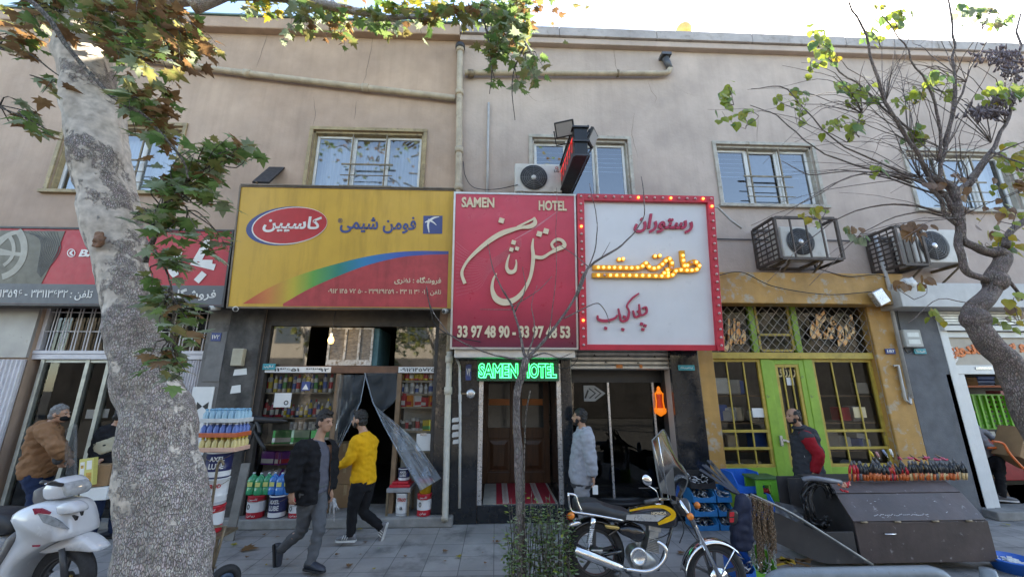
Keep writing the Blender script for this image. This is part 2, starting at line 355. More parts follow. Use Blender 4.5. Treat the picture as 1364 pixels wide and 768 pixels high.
def building(par, x0, x1, side, wm, holes, top):
 b = MB(); wall_holes(b, x0, x1, -.15, top, holes)
 b.quad((x0, 0, -.15), (x0, 0, top), (x0, 12, top), (x0, 12, -.15)); b.quad((x1, 0, -.15), (x1, 12, -.15), (x1, 12, top), (x1, 0, top)); b.quad((x0, 12, -.15), (x0, 12, top), (x1, 12, top), (x1, 12, -.15))
 b.build('wall', wm, par, fixn=False)
 b = MB(); b.quad((x0, .1, top - .12), (x1, .1, top - .12), (x1, 11.9, top - .12), (x0, 11.9, top - .12)); b.build('roof', M_conc, par)
 b = MB(); b.quad((x0 + .05, .21, 3.95), (x1 - .05, .21, 3.95), (x1 - .05, 5, 3.95), (x0 + .05, 5, 3.95)); b.build('floor', M_room, par)
building(bl, -17, XS, 'L', M_wallL, [SHOP['tyre'], SHOP['paint']] + [tuple(q[:4]) for q in WIN[:2]], 9.0)
building(br_, XS, 19, 'R', M_wallR, [SHOP[k] for k in ('hotel', 'rest', 'tool', 'white')] + [tuple(q[:4]) for q in WIN[2:]], 8.92)
b = MB(); b.box(-17.05, XS - .003, -.16, .25, 9.0, 9.27); b.build('cornice', M_wallL, bl, bevel=.02)
b = MB(); b.box(-17.08, XS - .001, -.19, .28, 9.272, 9.305); b.build('roof_edging', M_cap, bl)
b = MB(); b.box(XS, 19.05, -.12, .25, 8.92, 9.06); b.build('string_course', M_wallR, br_, bevel=.015)
b = MB()
xx = XS
while xx < 19:
 b.box(xx + .004, min(xx + 2.05, 19) - .004, -.17, .3, 9.062 + random.uniform(0, .006), 9.29 + random.uniform(-.006, .006)); xx += 2.05
b.build('parapet', M_conc, br_, bevel=.012)
M_crack = mat('crack_dark', (.16, .125, .1), .9);
def crack(par, pts, wd, nm='crack', m=None):
 P = catmull([V((*at(q[0], q[1], 0).xz, 0)) for q in pts], 5); b = MB(); vs = []
 for i, p in enumerate(P):
  j = .02 * mnoise.noise(p * 6); k = wd * (1 - abs(2 * i / (len(P) - 1) - 1) ** 2 * .8) / 2; vs += [(p.x + j - k, -.0025, p.y), (p.x + j + k, -.0025, p.y)]
 b.add(vs, [(2 * i, 2 * i + 1, 2 * i + 3, 2 * i + 2) for i in range(len(P) - 1)]); b.build(nm, m or M_crack, par, fixn=False)
for q in ([(497, 42), (494, 70), (488, 95), (484, 115)], [(357, 40), (350, 66), (341, 92)], [(418, 130), (420, 150), (416, 170)], [(475, 135), (472, 160)], [(130, 140), (134, 180), (126, 230)]): crack(bl, q, .009)
for q in ([(816, 55), (819, 80), (823, 97)], [(863, 108), (868, 122), (874, 130), (872, 138)], [(696, 110), (715, 135), (760, 128)], [(845, 150), (842, 180), (850, 210)], [(905, 120), (930, 128), (1010, 134)], [(1010, 150), (1008, 190)]): crack(br_, q, .007)
def window(par, x0, x1, z0, z1, trim, style, n):
 w_ = thing('window', None, None); w_.parent = par
 w_.location = V((x0, 0, z0)) - WLOC[par.name]; WLOC[w_.name] = V((x0, 0, z0))
 b = MB(); t = .07
 for q in ((x0 - t, x1 + t, z1, z1 + t), (x0 - t, x0, z0, z1), (x1, x1 + t, z0, z1)): b.box(q[0], q[1], -.03, .0, q[2], q[3])
 b.box(x0 - .1, x1 + .1, -.07, .1, z0 - .06, z0 + .004)
 d = .14
 b.box(x0, x0 + .035, .02, d, z0, z1); b.box(x1 - .035, x1, .02, d, z0, z1); b.box(x0, x1, .02, d, z1 - .05, z1)
 b.build('frame', trim, w_, bevel=.006)
 W = x1 - x0; s = MB(); a0, a1 = x0 + .04, x1 - .04; zt = z1 - .055; f = .05
 cuts = [a0, a0 + (a1 - a0) * (.35 if n != 3 else .33), a0 + (a1 - a0) * .67, a1]
 for i in range(3):
  y0 = .10 if i != 1 else .125; p, q = cuts[i], cuts[i + 1]
  s.box(p, p + f, y0, y0 + .04, z0 + .005, zt); s.box(q - f, q, y0, y0 + .04, z0 + .005, zt); s.box(p + f, q - f, y0, y0 + .04, zt - f, zt); s.box(p + f, q - f, y0, y0 + .04, z0 + .005, z0 + f)
 s.build('sash', M_white, w_, bevel=.005)
 g = MB()
 for i in range(3):
  y0 = .12 if i != 1 else .145; g.quad((cuts[i] + f, y0, z0 + f), (cuts[i + 1] - f, y0, z0 + f), (cuts[i + 1] - f, y0, zt - f), (cuts[i] + f, y0, zt - f))
 g.build('pane', M_win, w_, fixn=False)
 if n > 2: q = MB(); q.quad((cuts[1] + f, .2, z0), (cuts[2] - f, .2, z0), (cuts[2] - f, .2, zt), (cuts[1] + f, .2, zt)); q.build('fly_screen', mat('screen_grey', (.2, .21, .23), .8), w_)
 c = MB(); k = 60; yb = .32
 if style == 'curtain':
  vs = []
  for i in range(k + 1): x = x0 + W * i / k; y = yb + .025 * sin(i * 1.9) + .012 * sin(i * 4.3); vs += [(x, y, z0 - .1), (x, y, z1 + .1)]
  c.add(vs, [(2 * i, 2 * i + 2, 2 * i + 3, 2 * i + 1) for i in range(k)], 0, True); c.build('curtain', M_curt, w_, fixn=False)
 else:
  for i in range(6):
   z = z1 - .06 - .10 * i; c.obox(((x0 + x1) / 2, .26, z), (W, .085, .003), (V((1, 0, 0)), V((0, .8, .6)), V((0, -.6, .8))))
  c.build('blind', M_blind, w_)
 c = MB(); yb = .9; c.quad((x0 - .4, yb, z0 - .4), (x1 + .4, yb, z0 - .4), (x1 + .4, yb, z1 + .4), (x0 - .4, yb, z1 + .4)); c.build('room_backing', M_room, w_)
 gr = MB()
 if n in (0, 1, 3, 4):
  for i in (1, 2): gr.box(cuts[i] - .012, cuts[i] + .012, .03, .055, z0, z1 - .05)
  m0, m1 = cuts[1] - .16, cuts[2] + .16
  for zf, th in ((.48, .016), (.31, .007), (.15, .007)): gr.box(m0, m1, .012, .028, z0 + (z1 - z0) * zf - th, z0 + (z1 - z0) * zf + th)
  gr.build('grille', M_steel, w_)
 else:
  for i in (1, 2): gr.box(cuts[i] - .02, cuts[i] + .012, .02, .06, z0, z1 - .05)
  gr.build('mullion', M_greyp, w_)
for i, (a, b_, c, d, s) in enumerate(WIN):
 window(bl if s == 'L' else br_, a, b_, c, d, M_ochre if s == 'L' else M_greyp, ['curtain', 'curtain', 'half', 'half', 'curtain'][i], i)
# the house across the street (seen in the panes)
M_opp = mat('opposite_render', (.27, .235, .19), .85, var=.15, scale=.6)
M_dglass = mat('opposite_glass', (.05, .06, .07), .15)
ob = thing('opposite_building', 'pale building across the street mirrored in the shop panes', 'building', (0, -24, 0))
b = MB(); b.box(-32, 30, -34, -24, -.15, 9); b.build('wall', M_opp, ob)
b = MB(); b.box(-32, 30, -23.99, -23.95, -.1, 4.3); b.build('added_dark_band', mat('dark_band_tone', (.05, .045, .042), .5, var=.6, scale=.8), ob); wm = MB(); wm.box(-.95, .95, -24.03, -23.98, 0, 1.7); w0 = None  # dark ground-floor band added so the shop panes mirror something dark
for fl in range(1):
 for k in range(18):
  x = -29 + k * 3.3; o = wm.build('window', M_dglass, ob) if w0 is None else copy_tree(w0)
  if w0 is None: w0 = o
  o.location = V((x, 0, 5.4))
# ================================================================ PIPES AND ROOF FITTINGS
M_pipeB = mat('beige_pipe_paint', (.44, .36, .26), .55, var=.25, scale=5, c2=(.27, .21, .15), th=.66, s2=8)
M_pipeG = mat('grey_pipe_paint', (.42, .40, .38), .5, var=.2, scale=5, c2=(.25, .22, .2), th=.66, s2=8)
M_black = mat('black_plastic', (.018, .018, .02), .45, var=.3)
M_dirtyw = mat('dirty_white_plastic', (.6, .59, .56), .5, var=.15, c2=(.35, .33, .3), th=.68, s2=7)
def pipe(name, label, pts, r, m, cols=(), cat='pipe', clamps=(), group=None):
 t = thing(name, label, cat, pts[0], group=group)
 b = MB(); b.tube(pts, r, 12); b.build('pipe_run', m, t)
 for a in cols:
  i = int(a); f = a - i; p = V(pts[i]).lerp(V(pts[min(i + 1, len(pts) - 1)]), f); d = (V(pts[min(i + 1, len(pts) - 1)]) - V(pts[max(i if f or i + 1 < len(pts) else i - 1, 0)])).normalized()
  b = MB(); b.lathe([(r, -.06), (r * 1.3, -.055), (r * 1.3, .055), (r, .06)], p, d, 12); b.build('pipe_joint', m, t)
 return t
yo = -.09
dp = pipe('drainpipe', 'tall beige drainpipe running down the wall between the two buildings', [at(613, 66, yo), at(612, 130, yo), at(611, 250, yo), at(607, 300, yo), at(599, 470, yo)], .062, M_pipeB, (0, .9, 1.6, 2))
b = MB(); p = at(613, 66, yo); b.lathe([(.06, 0), (.1, .02), (.1, .1), (.085, .1)], p, (0, 0, 1), 12); b.build('hopper', M_black, dp)
b = MB(); b.tube(catmull([at(150, 72, yo), at(290, 93, yo), at(450, 113, yo), at(606, 131, yo)], 3), .062, 12)
hp = thing('overflow_pipe', 'long beige pipe sloping across the beige wall towards the drainpipe', 'pipe', at(290, 93, yo)); b.build('pipe_run', M_pipeB, hp)
for q in ((487, 117), (330, 98)):
 b = MB(); p = at(*q, yo); b.lathe([(.06, -.07), (.078, -.065), (.078, .065), (.06, .07)], p, (1, 0, -.12), 12); b.build('pipe_joint', M_pipeB, hp)
hp2 = thing('rain_outlet_pipe', 'horizontal beige pipe with dark elbow outlet below the parapet', 'pipe', at(760, 97, yo))
b = MB(); b.tube([at(619, 97, yo), at(760, 98, yo), at(878, 98, yo)] + catmull([at(882, 98, yo), at(890, 96, yo), at(893, 90, yo)], 4), .055, 12); b.build('pipe_run', M_pipeB, hp2)
b = MB(); b.tube([at(893, 92, yo), at(886, 78, yo)], [.058, .075], 12); p = at(886, 77, yo); b.box(p.x - .1, p.x + .1, p.y - .1, 0, p.z, p.z + .06); b.build('outlet_elbow', mat('dark_grey_metal', (.1, .1, .105), .5, .3), hp2)
b = MB(); p = at(823, 98, yo); b.lathe([(.055, -.02), (.072, -.018), (.072, .018), (.055, .02)], p, (1, 0, 0), 12); b.build('pipe_clamp', M_steel, hp2)
b = MB(); p = at(627, 98, yo); b.lathe([(.055, -.06), (.075, -.055), (.075, .055), (.055, .06)], p, (1, 0, 0), 12); b.build('pipe_joint', M_steel, hp2)
pipe('thin_gas_pipe', 'thin vertical pipe on the grey wall just right of the drainpipe', [at(651, 137, -.04), at(648, 300, -.04)], .022, M_pipeG)
b = MB(); p = at(911, 42, 1.2); b.ell(p, (.2, .2, .22), n=20, k=12); o = b.build('globe_lamp', mat('yellowed_globe', (.75, .5, .15), .35, var=.1)); tag(o, 'round yellow globe peeping over the parapet', 'lamp')
# ================================================================ SIGNS
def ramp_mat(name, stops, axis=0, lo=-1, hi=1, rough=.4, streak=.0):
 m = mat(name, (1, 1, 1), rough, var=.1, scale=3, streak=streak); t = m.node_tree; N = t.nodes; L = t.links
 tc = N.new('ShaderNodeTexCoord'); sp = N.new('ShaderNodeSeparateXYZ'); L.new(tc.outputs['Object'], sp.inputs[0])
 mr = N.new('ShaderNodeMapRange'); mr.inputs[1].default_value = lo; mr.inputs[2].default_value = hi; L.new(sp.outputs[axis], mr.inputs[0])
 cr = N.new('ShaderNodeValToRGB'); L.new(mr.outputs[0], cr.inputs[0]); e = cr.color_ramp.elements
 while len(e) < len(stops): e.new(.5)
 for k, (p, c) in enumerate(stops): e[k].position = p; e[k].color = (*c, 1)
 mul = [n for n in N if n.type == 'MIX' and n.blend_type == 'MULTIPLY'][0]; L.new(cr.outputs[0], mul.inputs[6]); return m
M_alu = mat('aluminium', (.5, .5, .5), .4, .8, var=.15)
M_dkfr = mat('dark_sign_edge', (.05, .045, .045), .5)
M_ink = mat('sign_cream', (.72, .60, .42), .5, var=.08)
M_inkw = mat('sign_white', (.78, .76, .72), .5, var=.08)
M_blue = mat('sign_blue', (.045, .07, .22), .45, var=.15)
M_redS = mat('sign_red', (.50, .03, .035), .45, var=.12, streak=.12)
# --- yellow paint shop board
FY, wy, hy = sign_frame((304, 408), (324, 249), (601, 409), -.46, -.66)
ys = thing('shop_sign', 'big weathered yellow shop board with red oval logo and rainbow stripe', 'sign', FY.o)
b = MB(); FY.box(b, 0, wy, 0, hy, -.16, 0); b.build('panel', mat('sign_yellow', (.63, .37, .045), .45, var=.1, scale=1.5, streak=.22), ys)
b = MB(); e = .025
for q in ((-e, wy + e, -e, 0), (-e, wy + e, hy, hy + e), (-e, 0, 0, hy), (wy, wy + e, 0, hy)): FY.box(b, q[0], q[1], q[2], q[3], -.18, .012)
FY.box(b, .0, wy, hy + e, hy + e + .02, -.3, .03); b.build('frame', mat('sign_edge_brown', (.16, .13, .1), .5, .4, var=.3), ys)
def c6(x, y): return (300 + x / 4.2625, 240 + y / 4.2625)
top = [(100, 700), (250, 610), (430, 535), (650, 470), (850, 425), (1050, 403), (1268, 402)]; low = [(330, 700), (480, 615), (640, 545), (800, 485), (980, 440), (1120, 425), (1268, 420)]
tp = catmull([V((*FY.uv(*c6(*q)), 0)) for q in top], 6); lp = catmull([V((*FY.uv(*c6(*q)), 0)) for q in low], 6)
def clampv(p): return (max(0.004, min(wy - .004, p.x)), max(.012, min(hy, p.y)))
b = MB(); vs = []
for p, q in zip(tp, lp): vs += [FY.pt(*clampv(p), .004), FY.pt(*clampv(q), .004)]
b.add(vs, [(2 * i, 2 * i + 1, 2 * i + 3, 2 * i + 2) for i in range(len(tp) - 1)])
b.build('rainbow_stripe', ramp_mat('rainbow_print', [(0, (.5, .04, .04)), (.12, (.6, .2, .05)), (.24, (.5, .4, .04)), (.33, (.12, .35, .06)), (.45, (.02, .22, .16)), (.58, (.02, .2, .42)), (.75, (.04, .1, .38)), (1, (.05, .06, .22))], 0, -wy * .46, wy * .46), ys, fixn=False)
b = MB(); vs = []
for q in lp: vs += [FY.pt(*clampv(q), .0055), FY.pt(clampv(q)[0], .012, .0055)]
b.add(vs, [(2 * i, 2 * i + 1, 2 * i + 3, 2 * i + 2) for i in range(len(lp) - 1)]); b.build('red_field', mat('sign_faded_red', (.46, .055, .06), .5, var=.2, streak=.3), ys, fixn=False)
def ellipse_pts(fr, cx, cy, rx, ry, rot, n=40):
 a = R(rot); out = []
 for i in range(n):
  t = 2 * pi * i / n; x = rx * cos(t); y = ry * sin(t); out.append(fr.uv(cx + x * cos(a) - y * sin(a), cy + x * sin(a) + y * cos(a)))
 return out
em = None
for k, (cx, cy, rx, ry, m) in enumerate(((346, 260, 228, 108, M_blue), (366, 259, 216, 104, M_inkw), (369, 258, 211, 99, M_redS))):
 b = MB(); b.prism([FY.pt(u, v, .003 + .003 * k) for u, v in ellipse_pts(FY, *c6(cx, cy), rx / 4.26, ry / 4.26, -7)], FY.N * .002)
 o = b.build('emblem' if k == 0 else ('emblem_rim' if k == 1 else 'emblem_field'), m, ys if k == 0 else em); em = o if k == 0 else em
b = MB(); text(b, fa('کاسپین'), FY, (*c6(212, 205), *c6(545, 305)), .012, .003, .028, shear=.1); b.build('emblem_lettering', M_inkw, em, fixn=False)
b = MB(); text(b, fa('فومن شیمی'), FY, (*c6(650, 205), *c6(1082, 302)), .004, .004, .022); text(b, '®', FY, (*c6(640, 216), *c6(666, 243)), .004, .003, .0)
b.build('lettering', M_blue, ys, fixn=False)
b = MB(); q = [FY.uv(*c6(*p)) for p in ((1123, 304), (1232, 304), (1234, 202), (1126, 202))]; b.prism([FY.pt(u, v, .003) for u, v in q], FY.N * .003); lg = b.build('bird_emblem', M_blue, ys)
b = MB(); b1 = [(1135, 226, 2), (1165, 216, 3), (1190, 222, 3.0), (1226, 246, 1)]
stroke(b, FY, [(*c6(1135, 240), 1.2), (*c6(1165, 226), 3), (*c6(1185, 214), 2.4), (*c6(1215, 208), .8)], .007, .002); stroke(b, FY, [(*c6(1160, 222), 3), (*c6(1152, 255), 2.6), (*c6(1158, 298), .8)], .0072, .002); stroke(b, FY, [(*c6(1158, 228), 2.5), (*c6(1180, 238), 2), (*c6(1200, 256), .6)], .0074, .002)
b.build('bird_mark', M_inkw, lg, fixn=False)
b = MB(); text(b, fa('نظری') + ' : ' + fa('فروشگاه') if False else fa('فروشگاه : نظری'), FY, (*c6(960, 548), *c6(1226, 592)), .008, .003, .02)
text(b, '۰۹۱۲ ۱۴۵ ۷۲ ۵۰ - ۳۳۹۲۹۲۵۹ - ۳۳ ۱۱ ۳۶ ۰۱ : ' + fa('تلفن'), FY, (*c6(584, 616), *c6(1226, 652)), .008, .003, .012); b.build('contact_lettering', M_ink, ys, fixn=False)
# --- left tyre shop board
FL, wl, hl = sign_frame((-130, 403), (-130, 302), (297, 403), -.42, -.5)
ls = thing('shop_sign', 'wide red and grey shop board with a printed tyre, behind the plane tree trunk', 'sign', FL.o)
b = MB(); FL.box(b, 0, wl, 0, hl, -.3, 0); b.build('panel', mat('board_red', (.47, .022, .035), .45, var=.1, streak=.1), ls)
b = MB(); FL.box(b, -.03, wl + .03, hl, hl + .03, -.32, .02); FL.box(b, -.03, wl + .03, -.03, 0, -.32, .015); FL.box(b, wl, wl + .03, 0, hl, -.32, .02); b.build('frame', M_dkfr, ls)
u, v = FL.uv(150, 379); b = MB(); b.prism([FL.pt(*q, .004) for q in ((0.01, .005), (wl - .01, .005), (wl - .01, v), (.01, v))], FL.N * .004); b.build('grey_band', mat('board_grey', (.12, .125, .135), .5, var=.12), ls)
# printed tyre
def c5(x, y): return (x / 3, 256 + y / 3)
b = MB(); q = [FL.uv(*c5(*p)) for p in ((-390, 150), (262, 155), (225, 250), (165, 368), (-390, 364))]; b.prism([FL.pt(*p, .004) for p in q], FL.N * .002); tp_ = b.build('tyre_print', mat('print_tyre_rubber', (.14, .125, .09), .5, var=.25), ls)
b = MB()
for k in range(11):
 a0 = (100 + k * 13, 158 - k * 0); a1 = (165 + k * 7.5, 195 + k * 4); a2 = (150 + k * 1.5, 300 + k * 2 + 20)
 stroke(b, FL, [(*c5(*a0), .7), (*c5(*a1), 1.4), (*c5(*a2), .8)], .0075, .0008)
b.build('tread_print', mat('print_tread', (.045, .04, .035), .5), tp_, fixn=False)
def arc(fr, cx, cy, r, w, a0, a1, n, mb, nn): stroke(mb, fr, [(*c5(cx + r * cos(R(a0 + (a1 - a0) * i / n)), cy + r * .98 * sin(R(a0 + (a1 - a0) * i / n))), w) for i in range(n + 1)], nn, .001, k=2)
b = MB(); arc(FL, -20, 225, 120, 9, -38, 75, 10, b, .009); arc(FL, -20, 225, 78, 5, -40, 62, 8, b, .0092)
stroke(b, FL, [(*c5(-30, 220), 14), (*c5(40, 170), 7), (*c5(85, 158), 5)], .0094, .001); stroke(b, FL, [(*c5(-30, 235), 12), (*c5(50, 245), 6), (*c5(95, 250), 5)], .0096, .001)
b.build('wheel_print', mat('print_alloy', (.36, .33, .27), .45, var=.2), tp_, fixn=False)
b = MB(); stroke(b, FL, [(*c5(287 + 15 * cos(R(a)), 243 + 15 * sin(R(a))), 1.1) for a in range(0, 361, 30)], .008, .002, k=2); stroke(b, FL, [(*c5(293, 234), 2), (*c5(284, 243), 3), (*c5(293, 252), 2)], .008, .002)
text(b, 'BA', FL, (*c5(316, 229), *c5(392, 258)), .008, .003, .03, shear=.15)
for ps in ([(835, 190), (775, 285), (860, 300)],): stroke(b, FL, [(*c5(x, y), 9) for x, y in ps], .008, .003, k=1)
stroke(b, FL, [(*c5(800, 283), 9), (*c5(850, 283), 9)], .0082, .003); stroke(b, FL, [(*c5(838, 190), 10), (*c5(790, 275), 10)], .0084, .003); stroke(b, FL, [(*c5(818, 322), 9), (*c5(786, 357), 9)], .0082, .003, k=1); stroke(b, FL, [(*c5(718, 235), 10), (*c5(690, 300), 11), (*c5(705, 335), 9)], .0082, .003)
b.build('brand_lettering', M_inkw, ls, fixn=False)
b = MB(); text(b, '۳۳۱۱۳۵۹۶ - ۳۳۱۱۳۶۳۲ : ' + fa('تلفن'), FL, (*c5(-60, 388), *c5(368, 430)), .01, .003, .01); text(b, fa('فروشگاه'), FL, (*c5(682, 385), *c5(862, 432)), .01, .003, .012); b.build('contact_lettering', M_inkw, ls, fixn=False)
# --- hotel board
FH, wh, hh = sign_frame((602, 462), (606, 258), (768, 463), -.5, -.78)
hs = thing('hotel_sign', 'tall crimson hotel board with cream calligraphy and phone numbers', 'sign', FH.o)
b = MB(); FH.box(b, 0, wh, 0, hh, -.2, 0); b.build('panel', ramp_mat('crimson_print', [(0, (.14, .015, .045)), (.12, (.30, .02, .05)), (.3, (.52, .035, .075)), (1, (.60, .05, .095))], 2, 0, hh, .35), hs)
b = MB(); e = .03
for q in ((-e, wh + e, -e, 0), (-e, wh + e, hh, hh + e), (-e, 0, 0, hh), (wh, wh + e, 0, hh)): FH.box(b, *q, -.22, .012)
b.build('frame', M_alu, hs)
def h_(x, y): return (600 + x / 3.489, 250 + y / 3.489)
def hst(mb, pts, n): stroke(mb, FH, [(*h_(x, y), w_ / 3.489) for x, y, w_ in pts], n, .025)
b = MB()
hst(b, [(388, 140, 8), (392, 165, 20), (370, 182, 20), (325, 188, 14), (285, 198, 20), (235, 216, 24), (185, 246, 22), (130, 290, 18), (85, 335, 13), (60, 375, 12), (54, 405, 14), (68, 446, 16)], .012)
hst(b, [(310, 185, 10), (350, 165, 9), (385, 148, 9)], .0125)
hst(b, [(274, 312, 6), (264, 345, 11), (262, 375, 15), (276, 393, 20), (298, 386, 16), (306, 355, 8), (304, 335, 4)], .012)
hst(b, [(384, 238, 6), (380, 275, 13), (384, 330, 17), (372, 410, 15), (345, 470, 17), (305, 515, 22), (255, 533, 30), (212, 515, 28), (194, 470, 16), (200, 425, 10), (215, 398, 4)], .0128)
hst(b, [(388, 322, 16), (425, 326, 16), (462, 305, 13), (500, 285, 20), (528, 272, 18), (520, 250, 15), (494, 242, 14), (470, 262, 12), (478, 285, 12)], .0134)
for x, y, r_ in ((237, 155, 17), (293, 256, 14), (283, 289, 13), (309, 285, 12), (412, 217, 17), (443, 204, 17)): diamond(b, FH, *h_(x, y), r_ / 3.489, .012, .025)
b.build('calligraphy', M_ink, hs, fixn=False)
b = MB(); text(b, 'SAMEN', FH, (*h_(52, 46), *h_(204, 94)), .006, .012, .035); text(b, 'HOTEL', FH, (*h_(410, 62), *h_(540, 108)), .006, .012, .035); text(b, '33 97 48 90 - 33 97 48 53', FH, (*h_(32, 640), *h_(556, 698)), .006, .012, .04); b.build('lettering', M_ink, hs, fixn=False)
b = MB()
for k in range(15): stroke(b, FH, [(*h_(26, 250 + k * 18), .25), (*h_(90 + k * 3, 300 + k * 16 - 4 * k), .25), (*h_(190, 330 + k * 4), .2), (*h_(330, 230 + k * 3), .15)], .002, .001, k=4)
stroke(b, FH, [(*h_(300, 240), 1), (*h_(400, 180), 2.2), (*h_(505, 104), .6)], .0025, .001)
b.build('swirl_print', mat('print_pink', (.62, .2, .25), .4), hs, fixn=False)
# --- restaurant board
FRs, wr_, hr = sign_frame((772, 466), (765, 259), (963, 466), -.52, -.80)
M_redfr = mat('sign_frame_red', (.52, .025, .05), .4, var=.15, scale=3)
M_bulb = mat('unlit_bulb', (.55, .36, .34), .25, var=.15); M_bulbl = mat('lit_orange_bulb', (.9, .3, .1), .3, emit=(1, .22, .04), es=1.1); M_bulby = mat('lit_warm_bulb', (.9, .6, .2), .3, emit=(1, .55, .12), es=.55)
rs = thing('restaurant_sign', 'white restaurant board in a deep red frame studded with bulbs', 'sign', FRs.o)
tF = .115; bF = .09
b = MB(); FRs.box(b, tF, wr_ - tF, bF, hr - tF, -.14, -.02); b.build('panel', mat('sign_panel_white', (.66, .66, .68), .35, var=.06, scale=2), rs)
b = MB(); FRs.box(b, 0, tF, 0, hr, -.16, .05); FRs.box(b, wr_ - tF, wr_, 0, hr, -.16, .05); FRs.box(b, tF, wr_ - tF, hr - tF, hr, -.16, .05); FRs.box(b, tF, wr_ - tF, 0, bF, -.16, .02); b.build('frame', M_redfr, rs, bevel=.006)
lit = {('t', 7), ('t', 11), ('t', 15), ('l', 4), ('l', 16), ('r', 1)}; proto = {}
def bulb(par, p, N_, m, r=.022):
 if m.name not in proto:
  q = MB(); q.lathe([(r * .7, 0), (r, r * .5), (r * .95, r * 1.0), (r * .6, r * 1.5), (r * .1, r * 1.7)], (0, 0, 0), N_, 8); proto[m.name] = q.build('bulb', m, None, local=True).data; bpy.data.objects.remove(bpy.data.objects[-1] if False else [o for o in bpy.data.objects if o.data == proto[m.name]][0])
 o = bpy.data.objects.new('bulb', proto[m.name]); COL.objects.link(o); o.parent = par; o.location = p - WLOC[par.name]
for i in range(17): bulb(rs, FRs.pt(.06 + (wr_ - .12) * i / 16, hr - .055, .05), FRs.N, M_bulbl if ('t', i) in lit else M_bulb)
for i in range(1, 20):
 bulb(rs, FRs.pt(.055, hr - .055 - (hr - .1) * i / 19.3, .05), FRs.N, M_bulbl if ('l', i) in lit else M_bulb); bulb(rs, FRs.pt(wr_ - .055, hr - .055 - (hr - .1) * i / 19.3, .05), FRs.N, M_bulbl if ('r', i) in lit else M_bulb)
def c7(x, y): return (760 + x / 3.49, 250 + y / 3.49)
M_redl = mat('letter_crimson', (.42, .03, .08), .4, var=.1); M_dshadow = mat('letter_backing', (.55, .5, .5), .5)
b = MB(); text(b, fa('رستوران'), FRs, (*c7(295, 122), *c7(570, 212)), -.015, .03, .03, shear=.25); b.build('upper_lettering', M_redl, rs, fixn=False)
b = MB()
def rst(pts, n): stroke(b, FRs, [(*c7(x, y), w_ / 3.49) for x, y, w_ in pts], n, .03)
rst([(125, 592, 6), (130, 612, 12), (165, 618, 14), (205, 606, 10), (218, 590, 6)], -.015); rst([(222, 560, 6), (228, 590, 9), (236, 618, 10), (262, 612, 12), (272, 575, 8), (262, 548, 7), (285, 515, 8), (318, 490, 6)], -.0145); rst([(290, 570, 7), (300, 600, 10), (322, 590, 10), (310, 570, 8)], -.015); rst([(318, 540, 6), (326, 590, 9), (352, 580, 9), (350, 555, 9), (332, 560, 6)], -.014)
for x, y in ((163, 652), (243, 658), (330, 632), (346, 640), (336, 658), (250, 600)): diamond(b, FRs, *c7(x, y), 9 / 3.49, -.015, .03)
b.build('lower_lettering', M_redl, rs, fixn=False)
M_yel = mat('letter_amber', (.70, .33, .02), .4, var=.1)
paths = [[(98, 408), (210, 409), (330, 410), (440, 412), (472, 405), (490, 385), (540, 386), (580, 382), (592, 362), (572, 346), (545, 356), (524, 378)], [(100, 372), (200, 373), (300, 374), (330, 366), (348, 352), (366, 374), (400, 374), (428, 352), (450, 330), (466, 352), (460, 380), (436, 384)], [(514, 294), (518, 340), (526, 372)]]
b = MB()
for k, p_ in enumerate(paths): stroke(b, FRs, [(*c7(x, y), 22 / 3.49) for x, y in p_], -.015 + .0006 * k, .055, k=4)
for x, y in ((222, 335), (241, 333), (388, 320), (410, 318), (430, 398), (448, 398)): q = FRs.uv(*c7(x, y)); b.lathe([(.036, 0), (.036, .056)], FRs.pt(*q, -.0155), FRs.N, 10, sm=False)
ml = b.build('marquee_lettering', M_yel, rs, fixn=False)
nb = 0
for p_ in paths:
 P = catmull([V((*FRs.uv(*c7(*q)), 0)) for q in p_], 8); acc = 0; last = P[0]
 for q in P:
  acc += (q - last).length; last = q
  if acc > .078:
   acc = 0; bulb(ml, FRs.pt(q.x, q.y, .042), FRs.N, M_bulby if not (nb % 19 == 1) else M_bulb); nb += 1
for x, y in ((222, 335), (241, 333), (388, 320), (410, 318), (430, 398), (448, 398)): q = FRs.uv(*c7(x, y)); bulb(ml, FRs.pt(*q, .042), FRs.N, M_bulby)
# --- green neon
M_neon = mat('green_neon', (.1, .8, .4), .4, emit=(.04, 1, .28), es=.62); M_neonp = mat('neon_backing', (.01, .07, .035), .4)
FN = Fr(at(611, 507, -.16)); FN = Fr(at(635, 507, -.16)); u1, v1 = FN.uv(744, 479)
ns = thing('neon_sign', 'glowing green neon sign above the wooden double door', 'sign', FN.o)
b = MB(); FN.box(b, 0, u1, 0, v1, -.08, 0); b.build('panel', M_neonp, ns)
def outline_text(mb, s, fr, rect, n):
 c = bpy.data.curves.new('txt', 'FONT'); c.body = s; c.fill_mode = 'NONE'; c.offset = .035; c.bevel_depth = .028; c.bevel_resolution = 0; c.resolution_u = 3
 o = bpy.data.objects.new('txt', c); COL.objects.link(o); dg = bpy.context.evaluated_depsgraph_get(); me = bpy.data.meshes.new_from_object(o.evaluated_get(dg))
 vs = [v.co.copy() for v in me.vertices]; fs = [tuple(p.vertices) for p in me.polygons]; bpy.data.objects.remove(o); bpy.data.curves.remove(c); bpy.data.meshes.remove(me)
 x0 = min(v.x for v in vs); x1 = max(v.x for v in vs); y0 = min(v.y for v in vs); y1 = max(v.y for v in vs); a = fr.uv(rect[0], rect[3]); b_ = fr.uv(rect[2], rect[1])
 mb.add([fr.pt(a[0] + (v.x - x0) / (x1 - x0) * (b_[0] - a[0]), a[1] + (v.y - y0) / (y1 - y0) * (b_[1] - a[1]), n + v.z * .3) for v in vs], fs)
